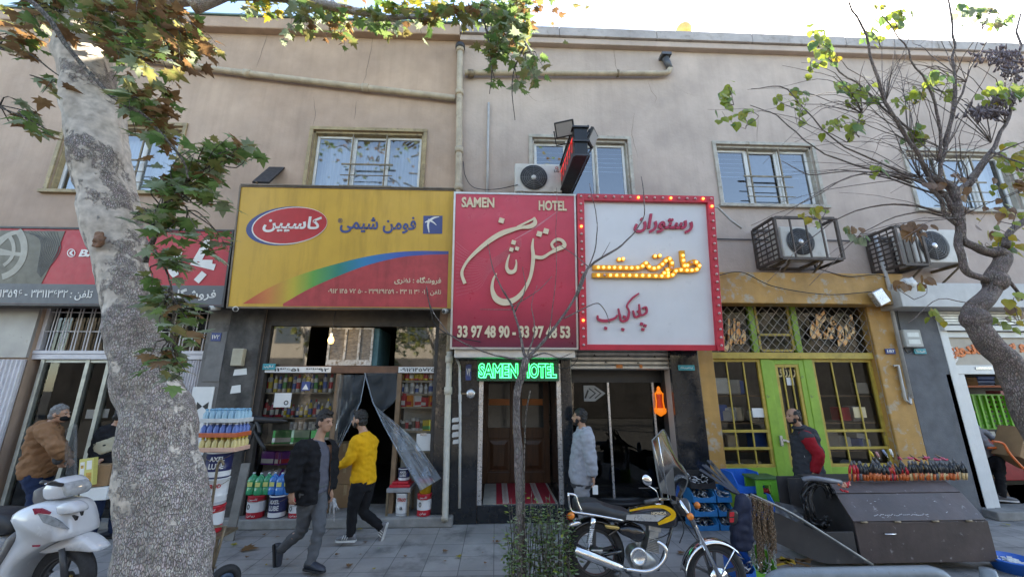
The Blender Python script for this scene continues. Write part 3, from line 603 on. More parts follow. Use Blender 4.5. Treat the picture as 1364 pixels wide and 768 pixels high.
b = MB(); outline_text(b, 'SAMEN', FN, (637, 483.5, 690, 503.5), .014); outline_text(b, 'HOTEL', FN, (695, 483.5, 741, 503.5), .014); b.build('neon_lettering', M_neon, ns, fixn=False)
cn = thing('door_canopy', 'flat silver canopy strip between the crimson board and the green neon', 'canopy', at(686, 477, -.3))
b = MB(); p = at(605, 476, -.42); q = at(766, 465, -.42); b.box(p.x, q.x, -.42, -.1, p.z, q.z); b.build('fascia', M_alu, cn, bevel=.008)
# --- LED box on its bracket and floodlights
LX, LZ, Ynear, Yfar = 1.24, 5.62, -1.62, -.25
lb = thing('led_box_sign', 'black projecting sign box with red lamps, jutting out above the hotel board', 'sign', (LX, Yfar, LZ))
zf = 4.95; zn = 5.22
ax_ = (V((1, 0, 0)), V((0, Ynear - Yfar, -.10)).normalized(), None); ax_ = (ax_[0], ax_[1], ax_[0].cross(ax_[1]))
cc = V((LX, (Ynear + Yfar) / 2, LZ)); ln = 1.38; wd = .2; ht = .46
b = MB(); b.obox(cc, (wd, ln, ht), ax_); b.build('box', mat('black_sheet', (.02, .02, .022), .35, .4), lb, bevel=.008)
b = MB()
for sx in (-1, 1):
 for sz in (-1, 1): b.obox(cc + ax_[0] * sx * (wd / 2 + .012) + ax_[2] * sz * (ht / 2 + .012), (.025, ln + .05, .025), ax_)
for sy in (-1, 1):
 for sz in (-1, 0, 1): b.obox(cc + ax_[1] * sy * (ln / 2 + .014) + ax_[2] * sz * ht / 2, (wd + .05, .025, .025), ax_)
b.build('frame', mat('dark_angle_iron', (.05, .05, .055), .45, .5), lb)
b = MB(); FB = Fr(cc - ax_[0] * (wd / 2 + .001) + ax_[1] * ln / 2 - ax_[2] * ht / 2, -ax_[1], -ax_[2] * -1); FB.N = -ax_[0]
for k in range(6):
 u0 = .12 + k * .19; b.add([FB.pt(u0 + a, .09 + c, .004) for a, c in ((0, 0), (.15, 0), (.15, .05), (0, .05))], [(0, 1, 2, 3)]); b.add([FB.pt(u0 + a, .09 + c, .005) for a, c in ((.02, 0.05), (.05, .05), (.07, .24), (.04, .24))], [(0, 1, 2, 3)]); b.add([FB.pt(u0 + a, .09 + c, .006) for a, c in ((.09, .16), (.12, .16), (.12, .19), (.09, .19))], [(0, 1, 2, 3)])
b.build('red_lettering', mat('led_red', (.6, .02, .02), .4, emit=(1, .03, .02), es=.13), lb, fixn=False)
b = MB(); b.bar((LX, Yfar + .1, LZ - .05), (LX, 0, LZ - .1), .04, .04); b.bar((LX, Yfar + .3, LZ + .2), (LX, 0, LZ + .25), .03, .03); b.build('bracket', M_black, lb)
M_lens = mat('flood_lens', (.35, .33, .32), .15, var=.05)
def flood(label, c, tgt, s):
 t = thing('floodlight', label, 'floodlight', c); d = (V(tgt) - V(c)).normalized(); x = d.cross(V((0, 0, 1))).normalized(); y = x.cross(d); a = (x, y, d)
 b = MB(); b.obox(V(c) - d * .02, (s, s * .8, .05), a); b.build('housing', M_black, t, bevel=.01)
 b = MB(); b.obox(V(c) + d * .009, (s * .84, s * .64, .004), a); b.build('lens', M_lens, t)
 b = MB()
 for i in range(7): b.obox(V(c) - d * .06 + x * s * (-.36 + .12 * i), (.008, s * .6, .04), a)
 b.build('cooling_fins', M_black, t)
 b = MB(); e = s / 2 + .02; b.tube([V(c) - x * e - d * .02, V(c) - x * e - y * .22 - d * .05, V(c) + x * e - y * .22 - d * .05, V(c) + x * e - d * .02], .012, 6); b.build('bracket', M_black, t); return t
flood('square floodlight turned towards the street on top of the black sign box', at(752, 172, -1.5), CAM + V((-1.6, -1.5, -2)), .3)
flood('floodlight seen edge-on at the right of the black sign box', at(790, 184, -1.45), V((6, -4, 3)), .28)
# --- grey fascia on the right and the orange food sign come with their shop
# ================================================================ SHOPFRONTS
M_shopglass = glass('shop_glass', (.88, .9, .9), .0)
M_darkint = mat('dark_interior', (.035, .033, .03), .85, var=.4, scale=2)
M_slate = mat('slate_render', (.13, .135, .145), .8, var=.3, scale=3, bump=.4)
M_cement = mat('dirty_cement', (.115, .108, .1), .85, var=.45, scale=4, c2=(.035, .033, .032), th=.5, s2=2.5, soft=.15, bump=.8, bs=18)
M_marbleB = mat('black_marble', (.016, .018, .022), .12, var=.4, scale=5, spec=.6)
M_marbleW = mat('pale_marble', (.40, .37, .34), .35, var=.2, scale=2, c2=(.28, .25, .23), th=.55, s2=4, soft=.2)
M_louvre = mat('louvre_white', (.62, .60, .62), .45, var=.12)
M_stepc = mat('step_stone', (.24, .235, .225), .7, var=.3, scale=6, bump=.4)
M_silver = mat('silver_trim', (.55, .55, .56), .3, .7, var=.2, scale=9)
M_green = mat('lime_green_paint', (.25, .42, .045), .45, var=.2, scale=5, c2=(.16, .17, .07), th=.68, s2=9, soft=.03)
M_yelp = mat('mustard_frame_paint', (.47, .34, .06), .5, var=.25, scale=6, c2=(.2, .12, .06), th=.66, s2=11, soft=.03)
M_pil = mat('yellow_ochre_paint', (.46, .255, .07), .6, var=.22, scale=3, c2=(.42, .35, .26), th=.58, s2=4.5, soft=.04, bump=.25, streak=.12)
M_brownwood = mat('brown_wood', (.085, .038, .018), .4, var=.35, scale=4, stretch=(6, 6, .8), bump=.15)
M_woodraw = mat('worn_wood', (.22, .14, .08), .7, var=.35, scale=5)
M_paper = mat('paper', (.72, .72, .70), .7, var=.06)
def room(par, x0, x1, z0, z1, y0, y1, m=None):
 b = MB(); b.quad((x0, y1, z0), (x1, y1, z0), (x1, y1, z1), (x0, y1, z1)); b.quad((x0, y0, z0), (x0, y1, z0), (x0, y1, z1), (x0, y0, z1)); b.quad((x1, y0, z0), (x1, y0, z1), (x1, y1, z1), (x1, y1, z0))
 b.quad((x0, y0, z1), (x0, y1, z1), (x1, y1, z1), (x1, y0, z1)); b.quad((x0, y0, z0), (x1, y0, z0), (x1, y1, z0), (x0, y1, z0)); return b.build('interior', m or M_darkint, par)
def pane(par, x0, x1, z0, z1, y, m=None, name='pane'):
 b = MB(); b.quad((x0, y, z0), (x1, y, z0), (x1, y, z1), (x0, y, z1)); return b.build(name, m or M_shopglass, par, fixn=False)
def bx(par, name, m, *a, bevel=0, sub=None):
 b = MB(); b.box(*a); return b.build(name, m, par, bevel=bevel)
X = lambda px, py, Y=0: at(px, py, Y).x
Z = lambda px, py, Y=0: at(px, py, Y).z
def plaque(label, px0, py0, px1, py1, Y, m, txt=None, tm=None, name='number_plate', cat='plate'):
 a = at(px0, py1, Y); c = at(px1, py0, Y); t = thing(name, label, cat, a); b = MB(); b.box(a.x, c.x, Y, Y + .02, a.z, c.z); b.build('plate', m, t, bevel=.003)
 if txt:
  b = MB(); text(b, txt, Fr((a.x, Y, a.z)), ((c.x - a.x) * .12, (c.z - a.z) * .25, (c.x - a.x) * .88, (c.z - a.z) * .75), .002, .002, .02, px=False); b.build('lettering', tm or M_inkw, t, fixn=False)
 return t
# ---- S1 tyre shop
x0, x1 = SHOP['tyre'][:2]
t1 = thing('shopfront', 'dark glazed shopfront with white louvre panels and a barred transom, left of the plane tree', 'shopfront', (-6.1, 0, 0))
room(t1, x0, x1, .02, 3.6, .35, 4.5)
zr = Z(60, 474, .05)
bx(t1, 'threshold', M_stepc, x0, x1, -.1, .6, .002, .1, bevel=.01)
b = MB(); b.box(x0, x1, .03, .15, zr - .05, zr + .03); b.box(x0, x1, .02, .15, zr + .034, zr + .09); b.box(x0, x0 + .06, .05, .14, zr + .1, 3.6); b.build('transom_rail', M_louvre, t1, bevel=.006)
pane(t1, x0 + .06, x1, zr + .09, 3.6, .12)
b = MB(); xx = x0 + .16
while xx < x1:
 b.box(xx, xx + .012, .05, .062, zr + .09, 3.6); b.box(xx + .05, xx + .062, .05, .062, zr + .09, 3.6); xx += .19
for z in (zr + .4, zr + .72): b.box(x0 + .06, x1, .064, .074, z, z + .014)
b.build('window_bars', M_louvre, t1)
gl = MB()
xs = [x0 + .1, X(112, 500, .12), X(118, 500, .12), -5.35]
pane(t1, x0 + .15, x1 - .4, .1, zr - .05, .12)
b = MB()
for q in (x0 + .12, X(112, 500, .1), X(140, 500, .1), -5.3): b.box(q, q + .06, .07, .15, .1, zr - .055)
b.box(x0 + .18, -5.3, .08, .14, zr - .1, zr - .06); b.build('aluminium_frame', mat('old_aluminium', (.35, .36, .33), .4, .6, var=.3), t1)
def louvre(par, xa, xb, z0, z1, y):
 b = MB(); n = 9; wd = (xb - xa) / n
 for i in range(n): b.prism([(xa + i * wd, y, z0), (xa + i * wd + wd * .78, y - .025, z0), (xa + i * wd + wd * .9, y, z0)], (0, 0, z1 - z0))
 b.box(xa, xb, y, y + .03, z0, z1); b.build('louvre_panel', M_louvre, par)
louvre(t1, -8.15, x0 - .0, .15, zr - .06, -.05); louvre(t1, x1 - .38, x1, .1, zr - .06, .06)
bx(t1, 'marble_pillar', M_marbleW, -8.8, x0 - .005, -.045, -.002, zr - .03, 3.5)
bx(t1, 'side_pillar', M_marbleW, -9.6, -8.16, -.06, -.002, .002, zr - .04)
for q, l in (((113, 545, 128, 557), 'white notice behind the dark door glass, left of a second sheet'), ((129, 544, 146, 556), 'white notice behind the dark door glass, nearest the tree trunk')):
 a = at(q[0], q[3], .16); c = at(q[2], q[1], .16); b = MB(); b.box(a.x, c.x, .16, .162, a.z, c.z); tag(b.build('notice', M_paper), l, 'notice')
M_rub = mat('rubber', (.018, .018, .019), .7, var=.3, scale=20)
def tyre(label, c, r, ax):
 t = thing('tyre', label, 'tyre', c); b = MB(); b.ring(c, r * .72, r * .28, ax, 28, 10); b.build('tread', M_rub, t)
 b = MB(); b.disc(V(c) - V(ax) * .03, r * .55, ax, .06, 20); b.build('rim', M_alu, t); return t
tyre('black tyre standing behind the dark glass of the tyre shop', at(46, 548, .75), .3, (.3, 1, 0)); tyre('black tyre lying higher on a rack inside the tyre shop', at(70, 500, 1.6), .3, (.2, 1, .1))
M_lgreen = mat('workshop_green', (.06, .16, .1), .5)
b = MB(); b.box(-6.3, -5.5, 1.5, 2.2, .1, 1.1); b.box(-6.25, -5.55, 1.45, 2.1, 1.1, 1.25); b.prism([(-6.3, 1.5, 1.25), (-5.5, 1.5, 1.25), (-5.9, 1.5, 1.6)], (0, .6, 0)); tag(b.build('workshop_machine', M_lgreen, bevel=.02), 'green machine deep inside the tyre shop', 'machine')
# ---- pillar between tyre and paint shop
pc = thing('wall_cladding', 'grimy dark cement pillar between the tyre shop and the paint shop', 'pillar', (-4.3, 0, 0))
bx(pc, 'cement_face', M_cement, -4.42, -3.885, -.07, -.002, .002, 3.5)
bx(pc, 'side_face', mat('grey_cement', (.2, .19, .18), .85, var=.35, scale=3, c2=(.09, .085, .08), th=.55, s2=3, bump=.5), -4.775, -4.425, -.05, -.002, .002, 3.5)
bx(pc, 'white_panel', M_paper, X(262, 512), X(287, 590) - .12, -.066, -.052, 1.0, 2.02)
a = at(279, 462, -.056); c = at(302, 440, -.056)
bx(pc, 'utility_door', mat('utility_grey', (.16, .155, .15), .6, var=.3), X(268, 508, -.06), X(292, 508, -.06), -.065, -.052, Z(268, 508), Z(268, 442), bevel=.01)
b = MB()
for q in ((310, 490, 330, 500), (306, 512, 322, 524), (318, 556, 324, 560)):
 a = at(q[0], q[3], -.08); c = at(q[2], q[1], -.08); b.add([(a.x, -.075, a.z), (c.x, -.075, a.z + .02), (c.x - .02, -.075, c.z), (a.x + .01, -.075, c.z - .02)], [(0, 1, 2, 3)])
b.build('torn_poster', M_paper, pc, fixn=False)
b = MB(); u = Fr(at(262, 540, -.067)); 
for s_ in (-1, 1): b.add([(-4.62, -.068, 1.72), (-4.62 + s_ * .09, -.068, 1.79), (-4.62 + s_ * .09, -.068, 1.65)], [(0, 1, 2)])
b.build('bow_mark', M_black, pc, fixn=False)
plaque('blue house number plate on the pillar left of the yellow board', 280, 443, 295, 454, -.075, M_blue, '۱۷۲'); plaque('turquoise plate on the paint shop window corner', 349, 484, 367, 492, -.02, mat('turquoise', (.03, .30, .36), .4), 'پلاک', name='turquoise_plate')
a = at(308, 487, -.12); c = at(327, 464, -.12); jb = thing('junction_box', 'cream junction box fixed to the grimy cement pillar', 'box', a)
bx(jb, 'box', mat('cream_paint', (.42, .38, .28), .5, var=.2), a.x, c.x, -.16, -.071, a.z, c.z, bevel=.012)
def camera_(label, px, py, Y, dx=1):
 p = at(px, py, Y); t = thing('security_camera', label, 'camera', p); d = V((dx * .5, -.8, -.25)).normalized()
 b = MB(); b.lathe([(.03, -.09), (.042, -.08), (.042, .05), (.038, .06)], p, d, 12); b.build('body', M_dirtyw, t)
 b = MB(); b.lathe([(.03, .055), (.03, .064), (.012, .068)], p, d, 12); b.build('lens', M_black, t)
 b = MB(); b.bar(p, p + V((0, .14, .05)), .02, .02); b.build('arm', M_dirtyw, t)
camera_('white security camera under the left corner of the yellow board', 314, 411, -.45); camera_('white security camera under the right corner of the yellow board', 594, 414, -.45, -1); camera_('small white camera under the red and grey board', 285, 410, -.4, -1)
# ---- S2 paint shop
x0, x1 = SHOP['paint'][:2]
ps = thing('shopfront', 'crowded paint and oil shopfront with a plastic strip curtain doorway', 'shopfront', (-2.4, 0, 0))
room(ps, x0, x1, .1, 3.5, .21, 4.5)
bx(ps, 'step', M_stepc, -4.45, x1 + .35, -.2, .6, .001, .14, bevel=.02)
M_frame = mat('dark_shop_frame', (.045, .04, .037), .6, var=.4)
zb = Z(450, 492, .05); xd0, xd1 = X(446, 560, .08), X(529, 560, .08)
b = MB(); b.box(x0, x1, .0, .2, 3.02, 3.5); b.build('header', M_frame, ps); b = MB(); b.box(x0, x0 + .1, .0, .2, .14, 3.02); b.build('side_post', M_frame, ps); b = MB(); b.box(x1 - .06, x1, .0, .2, .14, 3.02); b.build('side_post', M_frame, ps)
bx(ps, 'wooden_beam', mat('beam_wood', (.14, .07, .04), .6, var=.4), x0 + .1, x1 - .06, .02, .18, zb - .06, zb + .06, bevel=.01)
b = MB(); b.box(xd0 - .035, xd0 + .035, .03, .17, .14, zb - .06); b.build('door_post', M_woodraw, ps); b = MB(); b.box(xd1 - .035, xd1 + .035, .03, .17, .14, zb - .06); b.build('door_post', M_woodraw, ps)
for xa, xb in ((x0 + .1, xd0 - .035), (xd1 + .035, x1 - .06)): pane(ps, xa, xb, .75, zb - .06, .1)
M_film = glass('reflecting_pane', (.5, .5, .5), .16, .03, .06, (.45, .4, .3))
pane(ps, X(352, 460, .05), X(411, 460, .05), zb + .06, 3.02, .05, M_film); pane(ps, X(527, 460, .05), x1 - .06, zb + .06, 3.02, .05, M_film)
for (a, c, s) in ((346, 441, '۳۳۱۱۳۶۵۱  ۳۳۹۲'), (531, 585, '۰۹۱۲۱۴۵۷۲۵۰')):
 xa, xb = X(a, 490, .01), X(c, 490, .01); b = MB(); b.box(xa, xb, .005, .018, zb - .05, zb + .045); st = b.build('number_strip', M_paper, ps); b = MB(); text(b, s, Fr((xa, .005, zb - .05)), (.03, .02, xb - xa - .03, .08), .002, .002, .02, px=False); b.build('lettering', M_black, st, fixn=False)
# cooler in the transom
cl = thing('evaporative_cooler', 'old evaporative cooler with fibre pads wedged above the shop door', 'cooler', at(468, 487, .05))
xa, xb = X(438, 460, .1), X(498, 460, .1); z0, z1 = zb + .07, 3.0
bx(cl, 'body', mat('cooler_teal', (.1, .22, .24), .5, var=.3), xa, xb + .07, .12, .9, z0, z1)
b = MB(); b.box(xa + .04, xb - .03, .075, .118, z0 + .05, z1 - .03); b.build('fibre_pad', mat('straw_pad', (.26, .22, .18), .95, var=.5, scale=14, stretch=(1, 1, 3), bump=1, bs=30), cl)
b = MB()
for q in (xa, xa + .27, xa + .5, xb - .04): b.box(q, q + .035, .05, .07, z0, z1)
b.box(xa + .035, xb - .04, .052, .068, z0, z0 + .09); b.box(xa + .035, xb - .04, .052, .068, z1 - .03, z1); b.build('grille', mat('flaking_white', (.55, .52, .48), .6, var=.3, c2=(.2, .15, .1), th=.56, s2=14), cl)
# bulb
p = at(441, 452, -.15); bb = thing('light_bulb', 'glowing bare bulb hanging above the shop window', 'bulb', p)
b = MB(); b.tube([p + V((0, 0, .08)), p + V((0, .02, .35)), p + V((0, .1, .6))], .006, 6); b.build('cord', M_black, bb); b = MB(); b.lathe([(.022, .05), (.024, .1), (.015, .12)], p, n=10); b.build('socket', M_dirtyw, bb)
b = MB(); b.lathe([(.005, -.075), (.035, -.062), (.05, -.02), (.042, .02), (.024, .055)], p, n=14); b.build('globe', mat('warm_bulb_glass', (1, .8, .5), .3, emit=(1, .6, .18), es=.45), bb)
pl = bpy.data.lights.new('bulb_light', 'POINT'); plo = bpy.data.objects.new('bulb_light', pl); COL.objects.link(plo); plo.parent = bb; plo.location = (0, -.09, 0); pl.energy = .8; pl.color = (1, .75, .42); pl.shadow_soft_size = .05
# plastic curtain
M_plast = glass('clear_plastic', (.85, .88, .9), .0, .3, .10, (.5, .56, .62), 1.15); M_plast2 = glass('crumpled_plastic', (.8, .85, .9), .0, .3, .27, (.6, .7, .82), 1.3)  # film colour of the crumpled sheet paints its whitish-blue sheen and crease highlights
def sheet(par, A, B, Y, m, amp=.03, name='plastic_strip', n=26, k=24, flare=0):
 A = catmull([V((*q, 0)) for q in A], 6); B = catmull([V((*q, 0)) for q in B], 6); vs = []
 for i in range(len(A)):
  for j in range(k + 1):
   f = j / k; q = A[i].lerp(B[i], f); t_ = i / len(A)
   y = Y - flare * t_ + amp * sin(f * 7 + t_ * 5 + sin(t_ * 9 + f * 4)) + amp * 1.5 * mnoise.noise(V((f * 9, t_ * 10, Y)))
   vs.append(at(q.x, q.y, y))
 fs = [(i * (k + 1) + j, i * (k + 1) + j + 1, (i + 1) * (k + 1) + j + 1, (i + 1) * (k + 1) + j) for i in range(len(A) - 1) for j in range(k)]
 b = MB(); b.add(vs, fs, 0, True); return b.build(name, m, par, fixn=False)
pcu = thing('plastic_curtain', 'clear plastic door curtain parted and tucked aside at the paint shop', 'curtain', at(487, 650, 0))
sheet(pcu, [(449, 499), (448, 540), (447, 570), (444, 604)], [(487, 499), (480, 535), (466, 566), (447, 604)], -.02, M_plast)
c4 = lambda x, y: (470 + x / 2.65, 410 + y / 2.65)
sheet(pcu, [c4(42, 228), c4(62, 310), c4(82, 360)], [c4(155, 228), c4(152, 320), c4(100, 370)], -.03, M_plast, .02)
sheet(pcu, [c4(70, 330), c4(110, 415), c4(165, 515), c4(240, 643)], [c4(85, 350), c4(160, 412), c4(225, 475), c4(312, 600)], -.05, M_plast2, .035, flare=.18)
b = MB(); b.tube([at(*c4(*q), -.05 - .05 * i) for i, q in enumerate(((42, 228), (70, 330), (110, 415), (165, 515), (240, 643)))], .008, 6); b.tube([at(*q, -.03) for q in ((487, 499), (480, 535), (466, 566), (447, 604))], .008, 6); b.build('hem', M_plast2, pcu)
# goods behind the glass
PAL = {}
def pm(c): 
 k = '%02x%02x%02x' % tuple(int(x * 255) for x in c)
 return mat('goods_' + k, c, .4, var=.15, scale=9)
def goods(kind, c1, c2, r, h):
 """spray can, bottle, tin or carton; returns a top-level mesh with body and cap"""
 b = MB()
 if kind == 'spray_can': b.lathe([(r * .95, 0), (r, .006), (r, h * .74), (r * .7, h * .8), (r * .62, h * .8), (r * .62, h), (r * .5, h)], (0, 0, 0), n=10, m=0); b.lathe([(r * 1.01, h * .2), (r * 1.01, h * .55)], (0, 0, 0), n=10, m=1, cap=False); b.lathe([(r * .64, h * .8), (r * .64, h + .002), (0.002, h + .004)], (0, 0, 0), n=10, m=1, cap=False)
 elif kind == 'bottle': b.lathe([(r * .9, 0), (r, .01), (r, h * .6), (r * .8, h * .72), (r * .35, h * .8), (r * .35, h * .86)], (0, 0, 0), n=10, m=0); b.lathe([(r * .42, h * .85), (r * .42, h), (.002, h)], (0, 0, 0), n=10, m=1, cap=False); b.lathe([(r * 1.01, h * .15), (r * 1.01, h * .5)], (0, 0, 0), n=10, m=1, cap=False)
 elif kind == 'tin': b.lathe([(r, 0), (r, .004), (r * .97, .008), (r * .97, h - .01), (r, h - .006), (r, h), (r * .85, h - .004)], (0, 0, 0), n=12, m=0); b.lathe([(r * .985, h * .2), (r * .985, h * .75)], (0, 0, 0), n=12, m=1, cap=False)
 else: b.box(-r, r, -.05, .05, 0, h, 0); b.box(-r * .98, r * .98, -.0515, -.05, h * .12, h * .45, 1)
 o = b.build(kind, [pm(c1), pm(c2)], local=True)
 return o
GP = {}
def row(kind, pxa, pxb, py, Y, n, r, h, cols, label, group, jit=.22, z=None):
 h *= 1.2; r *= 1.1
 a = at(pxa, py, Y); c = at(pxb, py, Y)
 for i in range(n):
  q = cols[i % len(cols)] if not callable(cols) else cols(i); key = (kind, q, r, h)
  first = key not in GP
  if first: GP[key] = goods(kind, q[0], q[1], r, h); o = GP[key]
  else: o = GP[key].copy(); COL.objects.link(o)
  o.location = (a.x + (c.x - a.x) * (i + .5) / n + random.uniform(-.01, .01), Y + random.uniform(-.015, .015), (z if z is not None else a.z) + .001); s = 1 + random.uniform(-jit, jit); o.scale = (s ** .5, 1, s); o.rotation_euler = (0, random.uniform(-.05, .05), random.uniform(-.6, .6))
  tag(o, label, kind.replace('_', ' '), group)
Wt, Ye, Re, Bl, Gr, Or, Bk, Si, Pu, Cr = (.7, .7, .68), (.65, .52, .04), (.5, .03, .05), (.05, .12, .4), (.08, .35, .1), (.7, .25, .03), (.03, .03, .03), (.45, .45, .47), (.2, .04, .3), (.6, .5, .36)
def shelf(px0, px1, py, name='shelf'):
 a = at(px0, py, .2); c = at(px1, py, .2); bx(ps, name, mat('shelf_board', (.35, .3, .22), .5), a.x, c.x, .115, .34, a.z - .025, a.z)
for py in (522, 555, 590): shelf(349, 443, py)
for py in (507, 524, 541, 573, 600): shelf(531, 584, py)
bx(ps, 'added_backing', mat('added_backing_tone', (.26, .24, .21), .8), x0 + .1, xd0 - .04, .36, .38, .14, zb - .06); bx(ps, 'added_backing', mat('added_backing_tone', (1, 1, 1)), xd1 + .04, x1 - .06, .36, .38, .14, zb - .06)  # panels added behind the goods to set how dark the shop looks
row('spray_can', 351, 442, 522, .18, 15, .028, .22, [(Wt, Re), (Si, Ye), (Ye, Wt), (Cr, Bl), (Wt, Gr), (Ye, Bk), (Si, Bl)], 'spray can with a bright cap on the top shelf of the left shop window', 'spray cans on the top shelf')
row('bottle', 350, 390, 555, .18, 8, .03, .2, [(Re, Wt), (Re, Bk), ((.3, .02, .1), Wt)], 'dark red bottle on the middle shelf of the left shop window', 'red bottles on the middle shelf')
row('bottle', 376, 442, 555, .15, 12, .027, .2, [(Wt, Ye), (Ye, Bl), (Si, Re), (Bl, Wt), (Ye, Wt)], 'white, yellow or blue additive bottle on the middle shelf of the left window', 'additive bottles on the middle shelf')
row('carton', 362, 440, 578, .17, 3, .12, .17, [(Gr, Wt), ((.4, .55, .4), Gr)], 'green and white carton on the low shelf of the left shop window', 'green cartons', .02, Z(362, 590, .2))
row('tin', 384, 440, 572, .19, 9, .03, .1, [(Wt, Si), (Si, Wt)], 'small white pot lined up above the green cartons', 'white pots', .05, Z(384, 590, .2) + .21)
row('tin', 532, 583, 506, .18, 8, .04, .12, [(Or, Ye), (Ye, Re), (Or, Wt), (Re, Ye)], 'orange or yellow tin on the top shelf of the right shop window', 'orange tins')
row('bottle', 532, 583, 524, .18, 8, .032, .17, [(Wt, Bl), (Si, Wt), (Wt, Si)], 'white bottle on the second shelf of the right shop window', 'white bottles')
row('carton', 532, 580, 541, .17, 5, .055, .15, [(Re, Wt), (Or, Re), (Wt, Re)], 'red and white packet on the third shelf of the right shop window', 'red packets')
row('tin', 530, 563, 573, .18, 7, .03, .14, [(Si, Bk), (Wt, Bk), (Si, Re)], 'grey tin on the lower shelf of the right shop window', 'grey tins')
row('carton', 566, 582, 573, .17, 2, .07, .15, [(Ye, Gr), (Gr, Ye)], 'yellow and green packet beside the grey tins', 'yellow packets')
row('carton', 352, 385, 618, .2, 3, .11, .16, [(Pu, Wt), ((.3, .05, .2), Wt), (Pu, Re)], 'purple packet lying behind the bottled coolant', 'purple packets', .05)
for q, m, l in (((364, 523, 389, 542), M_paper, 'white leaflet with a black ring taped inside the left shop window'), ((401, 508, 414, 520), M_blue, 'small blue sticker on the left shop window'), ((554, 577, 575, 600), M_paper, 'notice on a clipboard in the right shop window')):
 a = at(q[0], q[3], .09); c = at(q[2], q[1], .09); t = thing('notice', l, 'notice', a); bx(t, 'sheet', m, a.x, c.x, .085, .09, a.z, c.z)
 if 'ring' in l: b = MB(); b.ring(at(381, 536, .083), .03, .007, (0, 1, 0), 16, 4); b.build('printed_ring', M_black, t)
 if 'sticker' in l: b = MB(); p = at(407, 515, .083); b.prism([p + V((-.05, 0, -.04)), p + V((.05, 0, -.04)), p + V((0, 0, .05))], (0, .001, 0)); b.build('printed_peak', M_inkw, t)
 if 'clip' in l: b = MB(); p = at(564, 578, .083); b.box(p.x - .05, p.x + .05, .075, .084, p.z - .02, p.z + .02); b.build('clip', M_silver, t)
M_card = mat('cardboard', (.33, .2, .1), .8, var=.15, scale=5)
def carton(label, c, s, rz, group=None, seam=True):
 t = thing('cardboard_box', label, 'box', c, rz, group); b = MB(); b.box(-s[0] / 2, s[0] / 2, -s[1] / 2, s[1] / 2, 0, s[2]); b.build('carton', M_card, t, local=True, bevel=.006)
 b = MB(); b.box(-s[0] / 2 - .001, s[0] / 2 + .001, -.025, .025, s[2] + .0005, s[2] + .0015); b.box(-.025, .025, -s[1] / 2 - .0015, -s[1] / 2 - .0005, s[2] * .55, s[2]); b.build('tape', mat('brown_tape', (.42, .3, .16), .3), t, local=True); return t
p = at(462, 655, .5)
for i, (s, l) in enumerate((((.42, .4, .34), 'lowest'), ((.4, .4, .32), 'middle'), ((.38, .38, .3), 'topmost'))): carton('brown carton in the dark paint shop doorway, %s of its stack' % l, (p.x - .02 * i, .55, .14 + sum((.345, .325, .3)[:i])), s, .1 - .1 * i)
# ---- tall pale panels and pipes between paint shop and hotel
px_ = thing('wall_cladding', 'black marble pier with torn white stickers between the paint shop and the hotel door', 'pillar', (-.6, 0, 0))
bx(px_, 'marble_face', M_marbleB, x1 + .005, -.275, -.06, -.002, .002, 2.9)
b = MB(); Fm = Fr((0, -.063, 0))
for k, (a, c, d, e) in enumerate(((602, 555, 613, 562), (602, 564, 613, 572), (602, 574, 612, 582), (603, 584, 612, 591))):
 q = [Fm.uv(*p) for p in ((a, e), (d, e - 1), (d, c), (a + 1, c + 1.5), (a, c + 4))]; b.add([Fm.pt(*r) for r in q], [tuple(range(5))])
b.build('torn_sticker', M_paper, px_, fixn=False)
pipe('drainpipe', 'cream lower drainpipe with collars beside the paint shop window, ending in a black outlet', [at(599, 468, -.16), at(597, 520, -.16), at(593, 685, -.16), at(592, 692, -.24)], .05, mat('cream_pipe', (.5, .46, .38), .5, var=.2, c2=(.25, .22, .18), th=.64, s2=7), (.2, 1))
pipe('thin_gas_pipe', 'thin cream pipe with a tap on the black marble pier', [at(608, 478, -.1), at(612, 486, -.1), at(613, 560, -.1), at(612, 676, -.1)], .022, M_dirtyw, (1.6,))
mt = thing('gas_meter', 'small round meter with a pipe tap beside the green neon', 'meter', at(627, 525, -.12)); b = MB(); p = at(627, 524, -.1); b.lathe([(.07, 0), (.075, .02), (.06, .035), (.02, .04)], p, (0, -1, 0), 16); b.build('dial', M_silver, mt); b = MB(); b.bar(p + V((-.2, .02, 0)), p, .025, .025); b.bar(p + V((-.16, .0, -.04)), p + V((-.16, 0, .05)), .012, .03); b.build('tap', M_steel, mt)
plaque('blue number plate left of the green neon', 620, 485, 628, 506, -.08, M_blue, '۷۴')
